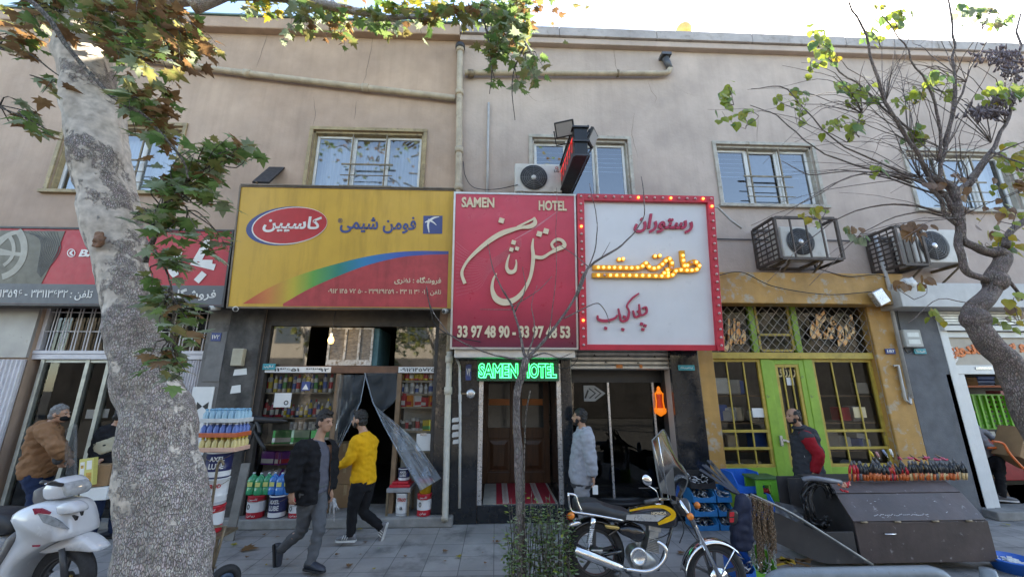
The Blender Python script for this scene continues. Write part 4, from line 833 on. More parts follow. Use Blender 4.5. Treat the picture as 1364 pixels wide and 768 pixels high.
# ---- S3 hotel entrance
x0, x1 = SHOP['hotel'][:2]
he = thing('hotel_entrance', 'recessed wooden double door with glazed tops below the green neon', 'entrance', (.4, 0, 0))
Yd = 1.45; zd = .26
room(he, x0 - .0, x1 + .0, zd - .01, 2.75, .2, Yd + .02, M_marbleB)
bx(he, 'plinth', M_marbleB, x0, x1, -.04, Yd, .002, zd, bevel=.012)
b = MB(); b.box(x0, x0 + .07, -.05, .02, zd, 2.4); b.build('silver_jamb', M_silver, he); b = MB(); b.box(x1 - .07, x1, -.05, .02, zd, 2.4); b.build('silver_jamb', M_silver, he)
bx(he, 'door_frame', M_brownwood, x0 + .02, x1 - .02, Yd - .07, Yd + .01, 2.24, 2.5)
xm = (x0 + x1) / 2
for k, (a, c) in enumerate(((x0 + .02, xm - .004), (xm + .004, x1 - .02))):
 w_ = c - a; d = MB(); y0, y1 = Yd - .06, Yd - .015; st = .11
 d.box(a, a + st, y0, y1, zd, 2.23); d.box(c - st, c, y0, y1, zd, 2.23)
 for z0, z1 in ((zd, zd + .2), (zd + .80, zd + 1.0), (2.12, 2.23)): d.box(a + st, c - st, y0 + .001, y1 - .001, z0, z1)
 dr = d.build('door', M_brownwood, he, bevel=.008)
 d = MB(); z0, z1 = zd + .2, zd + .8; d.box(a + st, c - st, y0 + .025, y1 - .002, z0, z1)
 q = [(a + st + .04, z0 + .04), (c - st - .04, z0 + .04), (c - st - .04, z1 - .04), (a + st + .04, z1 - .04)]; r_ = [(a + st + .11, z0 + .11), (c - st - .11, z0 + .11), (c - st - .11, z1 - .11), (a + st + .11, z1 - .11)]
 d.add([(p[0], y0 + .024, p[1]) for p in q] + [(p[0], y0 + .002, p[1]) for p in r_], [(0, 1, 5, 4), (1, 2, 6, 5), (2, 3, 7, 6), (3, 0, 4, 7), (4, 5, 6, 7)]); d.build('raised_panel', M_brownwood, dr)
 b = MB(); b.box(a + st, c - st, y0 + .02, y0 + .028, zd + 1.0, 2.12); b.build('glass', mat('door_glass', (.03, .04, .045), .08, var=.3, spec=.8), dr)
 b = MB(); b.box(a + st + .01, c - st - .01, y0 + .016, y0 + .019, 1.68, 1.80); b.build('orange_sticker_band', mat('orange_film', (.62, .2, .04), .4), dr)
 b = MB(); b.bar((c - .05 if k == 0 else a + .05, y0 - .04, 1.15), (c - .05 if k == 0 else a + .05, y0 - .04, 1.4), .02, .02); b.build('handle', mat('brass', (.5, .35, .12), .3, .9), dr)
M_rugr = mat('rug_red', (.36, .015, .03), .95, var=.2, scale=40); M_rugw = mat('rug_cream', (.55, .5, .42), .95, var=.35, scale=60)
rg = thing('doormat', 'red woven runner with white zigzag stripes on the hotel step', 'rug', (xm, .6, zd))
bx(rg, 'border', mat('rug_border', (.42, .38, .32), .95, var=.2), x0 + .09, x1 - .09, -.02, Yd - .08, zd + .001, zd + .007); bx(rg, 'field', M_rugr, x0 + .3, x1 - .13, -.022, Yd - .085, zd + .008, zd + .013)
for xs_ in (x0 + .40, x1 - .42):
 b = MB(); b.box(xs_, xs_ + .1, -.02, Yd - .09, zd + .0135, zd + .015); s_ = b.build('stripe', M_rugw, rg)
 b = MB()
 for i in range(34): y = i * .042; b.prism([(xs_ + .01, y, zd + .0155), (xs_ + .05, y + .018, zd + .0155), (xs_ + .09, y, zd + .0155), (xs_ + .05, y + .03, zd + .0155)], (0, 0, .0008))
 b.build('zigzag', M_rugr, s_)
# ---- S4 restaurant entrance
x0, x1 = SHOP['rest'][:2]
rp = thing('wall_cladding', 'black marble piers framing the restaurant doorway', 'pillar', (2.2, 0, 0))
bx(rp, 'marble_face', M_marbleB, 1.085, x0 - .005, -.08, -.002, .002, 2.95, bevel=.006); bx(rp, 'marble_face', M_marbleB, x1 + .005, 3.44, -.08, -.002, .002, 2.95, bevel=.006)
re_ = thing('restaurant_entrance', 'dark glazed restaurant doorway under a half rolled metal shutter', 'entrance', (2.1, 0, 0))
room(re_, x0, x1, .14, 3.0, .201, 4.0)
bx(re_, 'step', M_marbleB, x0, x1, -.05, 1.2, .002, .15, bevel=.01)
zs = Z(830, 492, 0); b = MB()
for i in range(9): z = zs + i * .075; b.prism([(x0, .03, z), (x0, .005, z + .02), (x0, .005, z + .055), (x0, .03, z + .072)], (x1 - x0, 0, 0))
sh = b.build('roller_shutter', mat('galvanised', (.52, .52, .51), .4, .6, var=.2, scale=5, streak=.2), re_)
b = MB(); Fs = Fr((0, .0, 0))
for q in ((790, 474), (805, 483), (835, 474), (848, 484), (870, 476)): u, v = Fs.uv(*q); b.add([Fs.pt(u, v, .004), Fs.pt(u + .06, v, .004), Fs.pt(u + .03, v + .02, .004), Fs.pt(u + .03, v + .04, .004)], [(0, 1, 2), (0, 2, 3)])
b.build('stencil_mark', M_black, sh, fixn=False)
b = MB(); u, v = Fs.uv(821, 490)
for du, m_ in ((0, 0), (.4, 1)): b.add([Fs.pt(u + du, v, .004), Fs.pt(u + du + (.11 if not m_ else .05), v, .004), Fs.pt(u + du + (.11 if not m_ else .05), v + .06, .004), Fs.pt(u + du, v + .06, .004)], [(0, 1, 2, 3)])
b.build('orange_sticker', mat('orange_film', (.6, .2, .05)), sh, fixn=False)
bx(re_, 'header', M_black, x0, x1, .35, .45, 2.1, 3.0)
pane(re_, x0, x1, .15, 2.1, .4, glass('smoked_glass', (.35, .37, .37), .0))
b = MB(); 
for q in (812, 873): xx = X(q, 580, .37); b.box(xx, xx + .035, .35, .385, .15, 2.1)
b.build('steel_post', M_silver, re_)
b = MB(); F2 = Fr((0, .36, 0)); u, v = F2.uv(778, 534); u2, v2 = F2.uv(806, 513); b.add([F2.pt(u, v), F2.pt(u + (u2 - u) * .5, v), F2.pt(u2, (v + v2) / 2), F2.pt(u + (u2 - u) * .5, v2), F2.pt(u, v2)], [(0, 1, 2, 3, 4)]); de = b.build('window_decal', mat('faded_decal', (.3, .3, .29), .6), re_, fixn=False)
b = MB()
for a in (.25, .5): stroke(b, F2, [(u + (u2 - u) * a, v + .05, .02), (u + (u2 - u) * (a + .28), (v + v2) / 2, .028), (u + (u2 - u) * a, v2 - .05, .02)], .002, .001, k=1, px=False)
stroke(b, F2, [(u + .02, v + .05, .03), (u + .08, v2 - .08, .03)], .002, .001, px=False); b.build('decal_mark', M_black, de, fixn=False)
ln_ = thing('lantern_ornament', 'glowing orange lantern ornament hung inside the dark restaurant door', 'lantern', at(880, 555, .3)); p = at(880, 550, .3); M_lan = mat('lantern_amber', (.5, .12, .01), .4, emit=(1, .25, .02), es=.13)
b = MB(); b.lathe([(0.016, -0.048), (0.048, -0.024), (0.088, 0.000), (0.104, 0.040), (0.096, 0.064), (0.108, 0.080), (0.048, 0.088)], p, n=10); b.build('bowl', M_lan, ln_); b = MB(); b.lathe([(0.044, 0.080), (0.048, 0.112), (0.040, 0.272), (0.048, 0.304), (0.024, 0.336)], p, n=10); b.build('column', mat('lantern_red', (.25, .03, .01), .4, emit=(1, .08, .02), es=.05), ln_); b = MB(); b.lathe([(0.056, 0.320), (0.060, 0.344), (0.040, 0.376), (0.028, 0.400), (0.032, 0.424), (0.008, 0.456)], p, n=10); b.build('crown', M_lan, ln_)
for s_ in (-1, 1): b = MB(); b.tube([p + V((s_ * .072, 0, .08)), p + V((s_ * .06, 0, .2)), p + V((s_ * .068, 0, .34))], .012, 6); b.build('side_rod', M_lan, ln_)
tb = thing('round_tray', 'low black oval tray lying inside the dark restaurant doorway', 'tray', (2.1, .75, .15)); b = MB(); b.lathe([(.5, 0), (.6, .02), (.62, .06), (.6, .08)], (2.1, .7, .152), n=28); b.build('drum', M_black, tb); b = MB(); b.lathe([(.45, .081), (.45, .086), (.001, .086)], (2.1, .7, .152), n=28); b.build('lid', mat('grey_lid', (.05, .055, .06), .4), tb)
plaque('turquoise plate on the right black marble pier', 904, 486, 925, 493, -.1, mat('turquoise', (.03, .30, .36)), 'کدپستی', name='turquoise_plate')
# ---- S5 tool shop
x0, x1 = SHOP['tool'][:2]
ts = thing('shopfront', 'lime green and mustard tool shopfront with a diamond lattice transom', 'shopfront', (5.2, 0, 0))
room(ts, x0, x1, .1, 3.5, .21, 1.6, mat('mid_interior', (.17, .155, .14), .8))
c7b = lambda x, y: (920 + x / 2.954, 380 + y / 2.954)
b = MB(); b.box(3.445, x0, -.05, .2, .002, 3.45); b.build('painted_pillar', M_pil, ts, bevel=.015); b = MB(); b.box(x1, 7.12, -.05, .0, .002, 3.5); b.build('painted_pillar', M_pil, ts, bevel=.015); bx(ts, 'pillar_return', M_pil, x1 - .001, x1 + .14, .002, .2, .1, 3.45)
b = MB(); b.box(3.5, 7.2, -.3, -.003, Z(1060, 404, -.3), Z(1060, 363, -.3)); b.build('fascia', M_pil, ts, bevel=.01)
bx(ts, 'sill', M_stepc, x0 - .05, x1 + .05, -.15, .5, .001, .12, bevel=.01)
zr = Z(1060, 474, .05); bx(ts, 'transom_rail', M_yelp, x0, x1, .02, .16, zr - .05, zr + .06, bevel=.008)
xa, xb = X(*c7b(318, 500), .1), X(*c7b(490, 500), .1)
def gpost(x, w_, z0=.12, z1=None): b = MB(); b.box(x - w_ / 2, x + w_ / 2, .06, .15, z0, z1 or zr - .05); b.build('green_post', M_green, ts, bevel=.008)
gpost(xa, .16); gpost(xb, .16); gpost(xa - .12, .1, zr + .06, 3.45); gpost(xb - .1, .1, zr + .06, 3.45)
zk = .74
for a, c in ((x0, xa - .08), (xb + .08, x1)): bx(ts, 'kick_panel', M_green, a, c, .07, .14, .12, zk, bevel=.006)
def glazed(par, a, c, z0, z1, name, nv, hz):
 b = MB(); f = .05
 b.box(a, a + f, .08, .13, z0, z1); b.box(c - f, c, .08, .13, z0, z1); b.box(a + f, c - f, .08, .13, z0, z0 + f); b.box(a + f, c - f, .08, .13, z1 - f, z1)
 for i in range(nv): x = a + (c - a) * (i + 1) / (nv + 1); b.box(x - .011, x + .011, .085, .105, z0 + f, z1 - f)
 for z in hz: b.box(a + f, c - f, .082, .102, z - .022, z + .022)
 w_ = b.build(name, M_yelp, par, bevel=.003); pane(w_, a + f, c - f, z0 + f, z1 - f, .115); return w_
z1_, z2_ = Z(*c7b(230, 572), .1), Z(*c7b(230, 640), .1)
glazed(ts, x0, xa - .08, zk, zr - .05, 'window', 2, (z1_, z2_)); glazed(ts, xb + .08, x1, zk, zr - .05, 'window', 2, (z1_, z2_))
d = MB(); d.box(xa + .08, xa + .17, .07, .14, .13, zr - .06); d.box(xb - .17, xb - .08, .07, .14, .13, zr - .06); d.box(xa + .17, xb - .17, .071, .139, .13, zk); d.box(xa + .17, xb - .17, .071, .139, zr - .14, zr - .06); dr = d.build('door', M_green, ts, bevel=.006)
glazed(dr, xa + .17, xb - .17, zk, zr - .14, 'door_glazing', 2, ())
p = at(*c7b(355, 605), .05); b = MB(); b.bar(p, p + V((.16, 0, -.04)), .025, .03); b.box(p.x - .02, p.x + .02, .03, .07, p.z - .1, p.z + .06); b.build('handle', M_silver, dr)
b = MB(); F3 = Fr((0, .105, 0)); text(b, fa('ابزار رزاق'), F3, (*c7b(342, 312), *c7b(450, 362)), .002, .002, .02); b.build('gold_lettering', mat('gold_print', (.62, .5, .25), .4), dr, fixn=False)
# transom
zt0, zt1 = zr + .06, 3.45
pane(ts, x0, x1, zt0, zt1, .12, glass('dusty_glass', (.5, .5, .5), .0, .05, .06, (.2, .19, .17)))
bx(ts, 'middle_sash', M_yelp, xa - .04, xb - .18, .09, .13, zt0 + .3, zt0 + .34); b = MB()
for q in ((xa - .04, xa, zt0 + .05, zt1), (xb - .2, xb - .16, zt0 + .05, zt1)): b.box(q[0], q[1], .09, .13, q[2], q[3])
b.box(xa, xb - .2, .09, .13, zt0 + .02, zt0 + .06); b.build('sash_frame', M_yelp, ts)
b = MB(); sp = .16; n = int((x1 - x0 + 1.2) / sp)
def clip(ax_, az, bx_, bz):
 # clip a slanting bar to the opening
 pts = []; dx, dz = bx_ - ax_, bz - az; t0, t1 = 0, 1
 for p_, q_ in ((-dx, ax_ - x0), (dx, x1 - ax_), (-dz, az - zt0), (dz, zt1 - az)):
  if abs(p_) < 1e-9: continue
  r_ = q_ / p_
  if p_ < 0: t0 = max(t0, r_)
  else: t1 = min(t1, r_)
 return None if t0 >= t1 else ((ax_ + dx * t0, az + dz * t0), (ax_ + dx * t1, az + dz * t1))
H_ = zt1 - zt0
for k in range(-10, n + 10):
 for sgn, y in ((1, .012), (-1, .022)):
  xs_ = x0 + k * sp; q = clip(xs_, zt0, xs_ + sgn * H_ * .9, zt1)
  if q: b.bar((q[0][0], y, q[0][1]), (q[1][0], y, q[1][1]), .010, .005, up=(0, 1, 0))
b.build('lattice', mat('lattice_steel', (.22, .2, .18), .5, .4, var=.4), ts)
b = MB(); F4 = Fr((0, .05, 0)); text(b, fa('فروشگاه'), F4, (*c7b(478, 98), *c7b(660, 240)), .002, .01, .055, shear=.35); b.build('shop_lettering', mat('orange_cream_print', (.78, .55, .28), .4, var=.1, c2=(.75, .3, .06), th=.5, s2=6), ts, fixn=False)
b = MB(); text(b, fa('مقابل'), F4, (*c7b(128, 130), *c7b(225, 260)), .002, .01, .045, shear=.5); b.build('shop_lettering', mat('orange_cream_print', (1, 1, 1)), ts, fixn=False)
b = MB(); F5 = Fr((0, -.305, 0))
plaque('small blue plate on the right yellow pillar', 1181, 464, 1192, 471, -.08, M_blue, '187')
for i in range(44):
 xx = random.uniform(x0 + .1, x1 - .1); zz = random.choice((.55, 1.0, 1.45, 1.9)); s = random.uniform(.1, .2)
 b = MB(); c_ = random.choice([Wt, Wt, Re, Si, Cr, Wt, Bl, (.4, .38, .36), (.3, .28, .25)]); y = random.uniform(.28, .42)
 b.obox((xx, y, zz + s * .7), (s * 1.4, .18, s * 1.4), (V((cos(i), sin(i), 0)), V((-sin(i), cos(i), 0)), V((0, 0, 1))))
 if abs(xx - (xa + xb) / 2) > .5: tag(b.build('packet', pm(c_), bevel=.02), 'hardware packet on the dim shelves behind the mustard framed glass', 'packet', 'packets in the tool shop')
for z in (.53, .98, 1.43, 1.88): bx(ts, 'shelf', M_woodraw, x0 + .05, xa - .1, .18, .6, z - .02, z); bx(ts, 'shelf', M_woodraw, xb + .1, x1 - .05, .18, .6, z - .02, z)
for q, l in (((*c7b(245, 482), *c7b(298, 518)), 'white paper notice in the left tool shop window'), ((*c7b(645, 478), *c7b(685, 520)), 'yellowed paper notice in the right tool shop window'), ((*c7b(380, 362), *c7b(402, 392)), 'small white sticker on the tool shop door glass')):
 a = at(q[0], q[3], .112); c = at(q[2], q[1], .112); b = MB(); b.box(a.x, c.x, .108, .112, a.z, c.z); tag(b.build('notice', M_paper if 'yell' not in l else mat('aged_paper', (.6, .5, .3))), l, 'notice')
# ---- S6 white shop
sw = thing('wall_cladding', 'slate grey render strip between the tool shop and the white shop', 'pillar', (7.5, 0, 0)); bx(sw, 'render_face', M_slate, 7.13, 7.9, -.04, -.002, .002, 3.7)
x0, x1 = SHOP['white'][:2]
ws = thing('shopfront', 'white aluminium food shopfront standing open at the right', 'shopfront', (9.5, 0, 0))
room(ws, x0, x1, .13, 3.6, .201, 4.5, mat('mid_interior', (.11, .10, .09), .8))
bx(ws, 'step', M_stepc, x0 - .1, x1, -.25, 1.5, .001, .13, bevel=.015)
M_whitef = mat('white_aluminium', (.68, .69, .68), .35, var=.08)
a, c = at(1203, 408, -.45), at(1200, 376, -.45); bx(ws, 'fascia_slab', mat('pale_panel', (.50, .49, .47), .5, var=.1, streak=.12), a.x, x1, -.45, -.01, a.z, c.z, bevel=.01)
za = Z(1240, 433, -.1); zb_ = Z(1240, 412, -.1); b = MB()
for i in range(6): z = za + (zb_ - za) * i / 6; b.prism([(x0, -.06, z), (x0, -.1, z + .03), (x0, -.1, z + .06), (x0, -.06, z + .08)], (x1 - x0, 0, 0))
b.build('roller_shutter', mat('galvanised', (1, 1, 1)), ws); bx(ws, 'shutter_rail', M_whitef, x0, x1, -.12, -.05, za - .09, za - .004)
zc, zd_ = Z(1260, 449, .0), Z(1260, 442, .0); bx(ws, 'upper_rail', M_whitef, x0, x1, -.03, .08, zc, zd_)
ze = Z(1260, 486, .0); bx(ws, 'banner_panel', mat('banner_beige', (.44, .39, .32), .5, var=.12), x0 + .05, x1, .02, .05, ze, zc)
zf_ = Z(1260, 498, 0); bx(ws, 'lower_rail', M_whitef, x0, x1, -.03, .09, zf_, ze, bevel=.006)
b = MB(); p = at(1310, 490, -.035); b.box(p.x - .15, p.x + .15, -.045, -.031, p.z - .02, p.z + .02); b.build('rail_slot', M_silver, ws)
b = MB(); b.box(x0 - .02, x0 + .12, -.05, .1, .13, zd_ + .3); b.build('door_post', M_whitef, ws, bevel=.006); b = MB(); b.box(x0 + .13, x0 + .26, -.02, .09, .13, zf_); b.build('door_post', M_whitef, ws, bevel=.006)
xq = X(1283, 580, .0); b = MB(); b.box(xq - .07, xq + .07, -.04, .06, .14, zf_); b.build('door_post', M_whitef, ws, bevel=.006)
pane(ws, x0 + .26, xq - .07, .14, zf_, .03)
M_foodo = mat('food_orange', (.75, .17, .02), .4); b = MB(); F6 = Fr((0, .02, 0)); c6b = lambda x, y: (1180 + x / 3.842, 360 + y / 3.842)
text(b, fa('ساندویچ'), F6, (*c6b(310, 370), *c6b(545, 455)), .003, .012, .05); text(b, fa('داغ و سرد'), F6, (*c6b(560, 352), *c6b(820, 430)), .003, .012, .05); b.build('banner_lettering', M_foodo, ws, fixn=False)
b = MB(); p = F6.uv(*c6b(276, 433)); b.disc(F6.pt(*p, .002), .12, (0, -1, 0), .004, 12); b.build('banner_picture', mat('tomato_print', (.42, .12, .06), .5, var=.4, scale=20), ws)
p = F6.uv(*c6b(322, 430)); b = MB(); b.disc(F6.pt(*p, .0005), .17, (0, -1, 0), .003, 14); b.build('banner_picture', M_inkw, ws)
# goods in the white shop
bx(ws, 'shelf', mat('orange_shelf', (.55, .12, .04), .5), x0 + .35, x1, .9, 1.4, 2.02, 2.06); bx(ws, 'back_shelf', M_black, x0 + .3, x1, 1.5, 1.56, .13, 3)
def small_box(label, px0, py0, px1, py1, Y, m, d=.25, name='carton', cat='box', group=None):
 a = at(px0, py1, Y); c = at(px1, py0, Y); b = MB(); b.box(a.x, c.x, Y, Y + d, a.z, c.z); return tag(b.build(name, m, bevel=.01), label, cat, group)
for i, (a, c) in enumerate(((1276, 1288), (1289, 1301))): small_box('brown carton on the orange shelf of the white shop, %s' % ('nearer the door post' if i == 0 else 'beside the blue packs'), a, 502, c, 516, 1.0, M_card)
for i, l in enumerate(('lowest', 'middle', 'topmost')): small_box('flat blue pack on the orange shelf of the white shop, %s of three' % l, 1303, 511 - i * 5, 1325, 515.3 - i * 5, 1.0, pm((.06, .16, .5)), name='blue_pack', cat='pack')
gc = thing('green_basket', 'bright green slatted crate hanging inside the white shop', 'crate', at(1318, 572, .9)); F7 = Fr((0, .85, 0)); q0 = F7.uv(1297, 570); q1 = F7.uv(1337, 526); b = MB(); nW, nH = 6, 7
for i in range(nW + 1): u = q0[0] + (q1[0] - q0[0]) * i / nW; F7.box(b, u - .018, u + .018, q0[1], q1[1], -.02, .02)
b.build('uprights', pm((.16, .5, .03)), gc); b = MB()
for i in range(nH + 1): v = q0[1] + (q1[1] - q0[1]) * i / nH; F7.box(b, q0[0], q1[0], v - .02, v + .02, -.045, -.021)
F7.box(b, q0[0], q1[0], q0[1], q1[1], -.3, -.28); b.build('slats', pm((.13, .42, .03)), gc)
small_box('clear tub of pink goods beside the green crate', 1340, 520, 1358, 548, .95, pm((.45, .15, .2)), name='pink_tub', cat='tub'); small_box('black radio on the shelf beside the blue packs', 1327, 502, 1340, 516, 1.0, M_black, name='black_radio', cat='radio')
small_box('red chest freezer behind the seated person', 1300, 582, 1420, 640, 1.1, mat('red_enamel', (.36, .02, .03), .35), .35, name='chest_freezer', cat='freezer'); small_box('white price card on the red freezer', 1312, 574, 1325, 584, 1.05, M_paper, .01, name='price_card', cat='card')
mb_ = thing('meter_box', 'pale grey electricity meter box on the slate render', 'box', at(1208, 462, -.1)); a = at(1207, 462, -.14); c = at(1224, 439, -.14); bx(mb_, 'case', mat('meter_grey', (.42, .42, .39), .5, var=.1), a.x, c.x, -.16, -.041, a.z, c.z, bevel=.015); b = MB()
for k in (.3, .7): b.box(a.x + .05, c.x - .05, -.164, -.161, a.z + (c.z - a.z) * k - .04, a.z + (c.z - a.z) * k + .04)
b.build('window', mat('meter_window', (.6, .62, .6), .15), mb_)
plaque('turquoise plate below the grey meter box', 1219, 464, 1233, 471, -.07, mat('turquoise', (1, 1, 1)), 'آتش', name='turquoise_plate')
pipe('conduit_pipe', 'long pale conduit slanting down the corner beside the right yellow pillar', [at(1165, 315, -.1), at(1184, 380, -.35), at(1186, 405, -.12), at(1214, 530, -.1)], .03, M_pipeG)
pipe('conduit_pipe', 'short bent conduit low on the right yellow pillar', [at(1191, 487, -.09), at(1196, 486, -.09), at(1206, 532, -.09), at(1213, 538, -.09), at(1211, 520, -.09)], .022, M_dirtyw)
# projector lamp on yellow corner
fl = thing('wall_lamp', 'small grey lamp box on the right corner of the yellow fascia', 'lamp', at(1171, 396, -.4)); p = at(1171, 396, -.42); b = MB(); b.obox(p, (.22, .1, .26), (V((.9, 0, .42)).normalized(), V((0, 1, 0)), V((-.42, 0, .9)).normalized())); b.build('case', M_silver, fl, bevel=.015); b = MB(); b.bar(p, p + V((.02, .3, 0)), .05, .05); b.build('bracket', M_black, fl)
wp = thing('white_bag', 'white plastic bundle tied beside the pale fascia', 'bag', at(1208, 378, -.5)); b = MB(); b.ell(at(1208, 378, -.5), (.13, .1, .1), n=10, k=7); b.ell(at(1214, 374, -.5), (.06, .06, .07), n=8, k=6); b = remesh(b, .02, 2, .02, 12); b.build('bundle', M_dirtyw, wp)
# ================================================================ AIR CONDITIONERS, AWNING, CABLES
M_acw = mat('ac_casing', (.56, .53, .48), .45, var=.12, scale=4, c2=(.4, .36, .3), th=.66, s2=6); M_acd = mat('ac_dark', (.05, .05, .055), .5)
def ac(label, bl, w_, h_, d, Y, lg=None, cage=False, dark=False):
 p = at(*bl, Y); t = thing('air_conditioner', label, 'air conditioner', p); b = MB(); b.box(p.x, p.x + w_, Y, Y + d, p.z, p.z + h_); cs = b.build('casing', M_acw, t, bevel=.02)
 cx, cz, r_ = p.x + w_ * .40, p.z + h_ * .5, h_ * .43
 b = MB(); b.lathe([(r_, 0), (r_, .008), (.001, .008)], (cx, Y - .001, cz), (0, -1, 0), 28); b.build('fan_recess', M_acd, cs)
 b = MB()
 for k in range(6): b.ring((cx, Y - .016, cz), r_ * (.28 + .144 * k), .0045, (0, 1, 0), 28, 4)
 for k in range(8): a = k * pi / 4; b.bar((cx + cos(a) * r_ * .2, Y - .014, cz + sin(a) * r_ * .2), (cx + cos(a) * r_, Y - .014, cz + sin(a) * r_), .006, .006)
 b.build('fan_grille', mat('grille_grey', (.16, .16, .16), .5), cs)
 b = MB(); b.lathe([(r_ * .2, .01), (r_ * .18, .022), (.001, .024)], (cx, Y, cz), (0, -1, 0), 14); b.build('hub', M_acw if not dark else M_silver, cs)
 for k in range(3): pass
 if lg:
  b = MB(); f_ = Fr((p.x, Y, p.z)); text(b, lg, f_, (w_ * .84, h_ * .70, w_ * .95, h_ * .79), .002, .002, .02, px=False); b.build('lettering', M_acd, cs, fixn=False); b = MB(); b.ring((p.x + w_ * .895, Y - .003, p.z + h_ * .86), .022, .005, (0, 1, 0), 12, 4); b.build('emblem', M_redS, cs)
 b = MB()
 for s_ in (.15, .85): b.box(p.x + w_ * s_ - .02, p.x + w_ * s_ + .02, Y - .03, .0, p.z - .05, p.z - .002); b.bar((p.x + w_ * s_, Y + .05, p.z - .06), (p.x + w_ * s_, -.01, p.z - .35), .025, .025)
 b.build('bracket', M_steel, t)
 return t, p
ac('white air conditioner with a dark round fan above the crimson board', (686, 255), .84, .56, .3, -.42, 'LG')
t, p = ac('air conditioner in a rusty bar cage above the yellow fascia', (1045, 342), .82, .56, .32, -.55, None, True, True)
M_cage = mat('rusty_cage', (.09, .07, .06), .6, .4, var=.4)
def cage(label, px0, py0, px1, py1, Y0, Y1, hatch):
 a = at(px0, py1, Y0); c = at(px1, py0, Y0); t = thing('metal_cage', label, 'cage', a); b = MB(); r_ = .022; x0, x1, z0, z1 = a.x, c.x, a.z, c.z
 for x in (x0, x1):
  for y in (Y0, Y1): b.box(x - r_, x + r_, y - r_, y + r_, z0, z1)
 for z in (z0, z1):
  for y in (Y0, Y1): b.box(x0 + r_, x1 - r_, y - r_ * .9, y + r_ * .9, z - r_, z + r_)
  for x in (x0, x1): b.box(x - r_ * .9, x + r_ * .9, Y0 + r_, Y1 - r_, z - r_ * .95, z + r_ * .95)
 for k in range(1, 4): x = x0 + (x1 - x0) * (k / 4.0); b.box(x - .012, x + .012, Y0 - .01, Y0 + .01, z0 + r_, z1 - r_)
 b.build('cage_frame', M_cage, t); b = MB()
 for k in range(1, 8): z = z0 + (z1 - z0) * k / 8; b.box(x0 - .008, x0 + .008, Y0 + r_, Y1 - r_, z - .012, z + .012)
 for k in range(1, 4): y = Y0 + (Y1 - Y0) * k / 4; b.box(x0 - .01, x0 - .004, y - .012, y + .012, z0, z1)
 b.build('side_grid', M_cage, t); return t
cage('rusty square bar cage bolted round the air conditioner over the tool shop', 1040, 291, 1112, 344, -.66, -.08, True)
ac('air conditioner half hidden by the gnarled tree at the right', (1222, 349), .95, .62, .34, -.5, None, False, True)
cage('pale barred cage beside the right-hand air conditioner', 1203, 302, 1224, 352, -.6, -.06, True)
aw = thing('awning', 'small dark awning jutting out above the yellow board, behind the leaves', 'awning', at(335, 240, -.1)); a = at(336, 240, -.4); c = at(348, 221, -.02); d = at(358, 242, -.4); b = MB(); b.prism([(a.x, 0, c.z), (a.x, -.4, d.z), (a.x, -.38, d.z - .03), (a.x, 0, c.z - .04)], (d.x - a.x, 0, 0)); b.build('cover', M_black, aw); b = MB(); b.bar((a.x + .1, -.45, d.z - .03), (a.x + .1, 0, d.z - .2), .02, .02); b.build('strut', M_steel, aw)
def cable(label, pts, r=.008, k=8):
 P = catmull([V(q) for q in pts], k); b = MB(); b.tube(P, r, 5); return tag(b.build('cable', M_black), label, 'cable')
cable('black cable sagging along the yellow fascia to the corner lamp', [at(940, 372, -.36), at(985, 362, -.36), at(1030, 381, -.36), at(1100, 392, -.36), at(1165, 388, -.36)])
cable('black cable looping from the cage to the slate corner', [at(1090, 358, -.3), at(1130, 368, -.32), at(1170, 366, -.36), at(1190, 380, -.2), at(1196, 420, -.07), at(1206, 466, -.07), at(1217, 466, -.07)])
cable('dark wire running flat across the grey wall between the restaurant board and the right window', [at(945, 318, -.03), at(1000, 319, -.03), at(1100, 320, -.03), at(1205, 322, -.03)], .012)
pipe('bent_conduit', 'short pale conduit bending out beside the restaurant board top', [at(944, 276, -.1), at(956, 276, -.1), at(972, 292, -.1), at(988, 304, -.1)], .02, M_pipeG)
cable('white wire draped from the neon canopy to the neon panel', [at(770, 466, -.5), at(768, 480, -.45), at(755, 490, -.4), at(735, 486, -.3), at(715, 470, -.3)], .006)
cable('beaded wire hanging down the yellow board corner to the red board', [at(568, 383, -.52), at(573, 410, -.55), at(580, 432, -.5), at(602, 447, -.56), at(640, 455, -.58)], .008)
cable('thin dark wire beside the drainpipe above the crimson board', [at(617, 215, -.05), at(620, 235, -.06), at(632, 250, -.1), at(660, 252, -.3), at(690, 246, -.45)], .007)
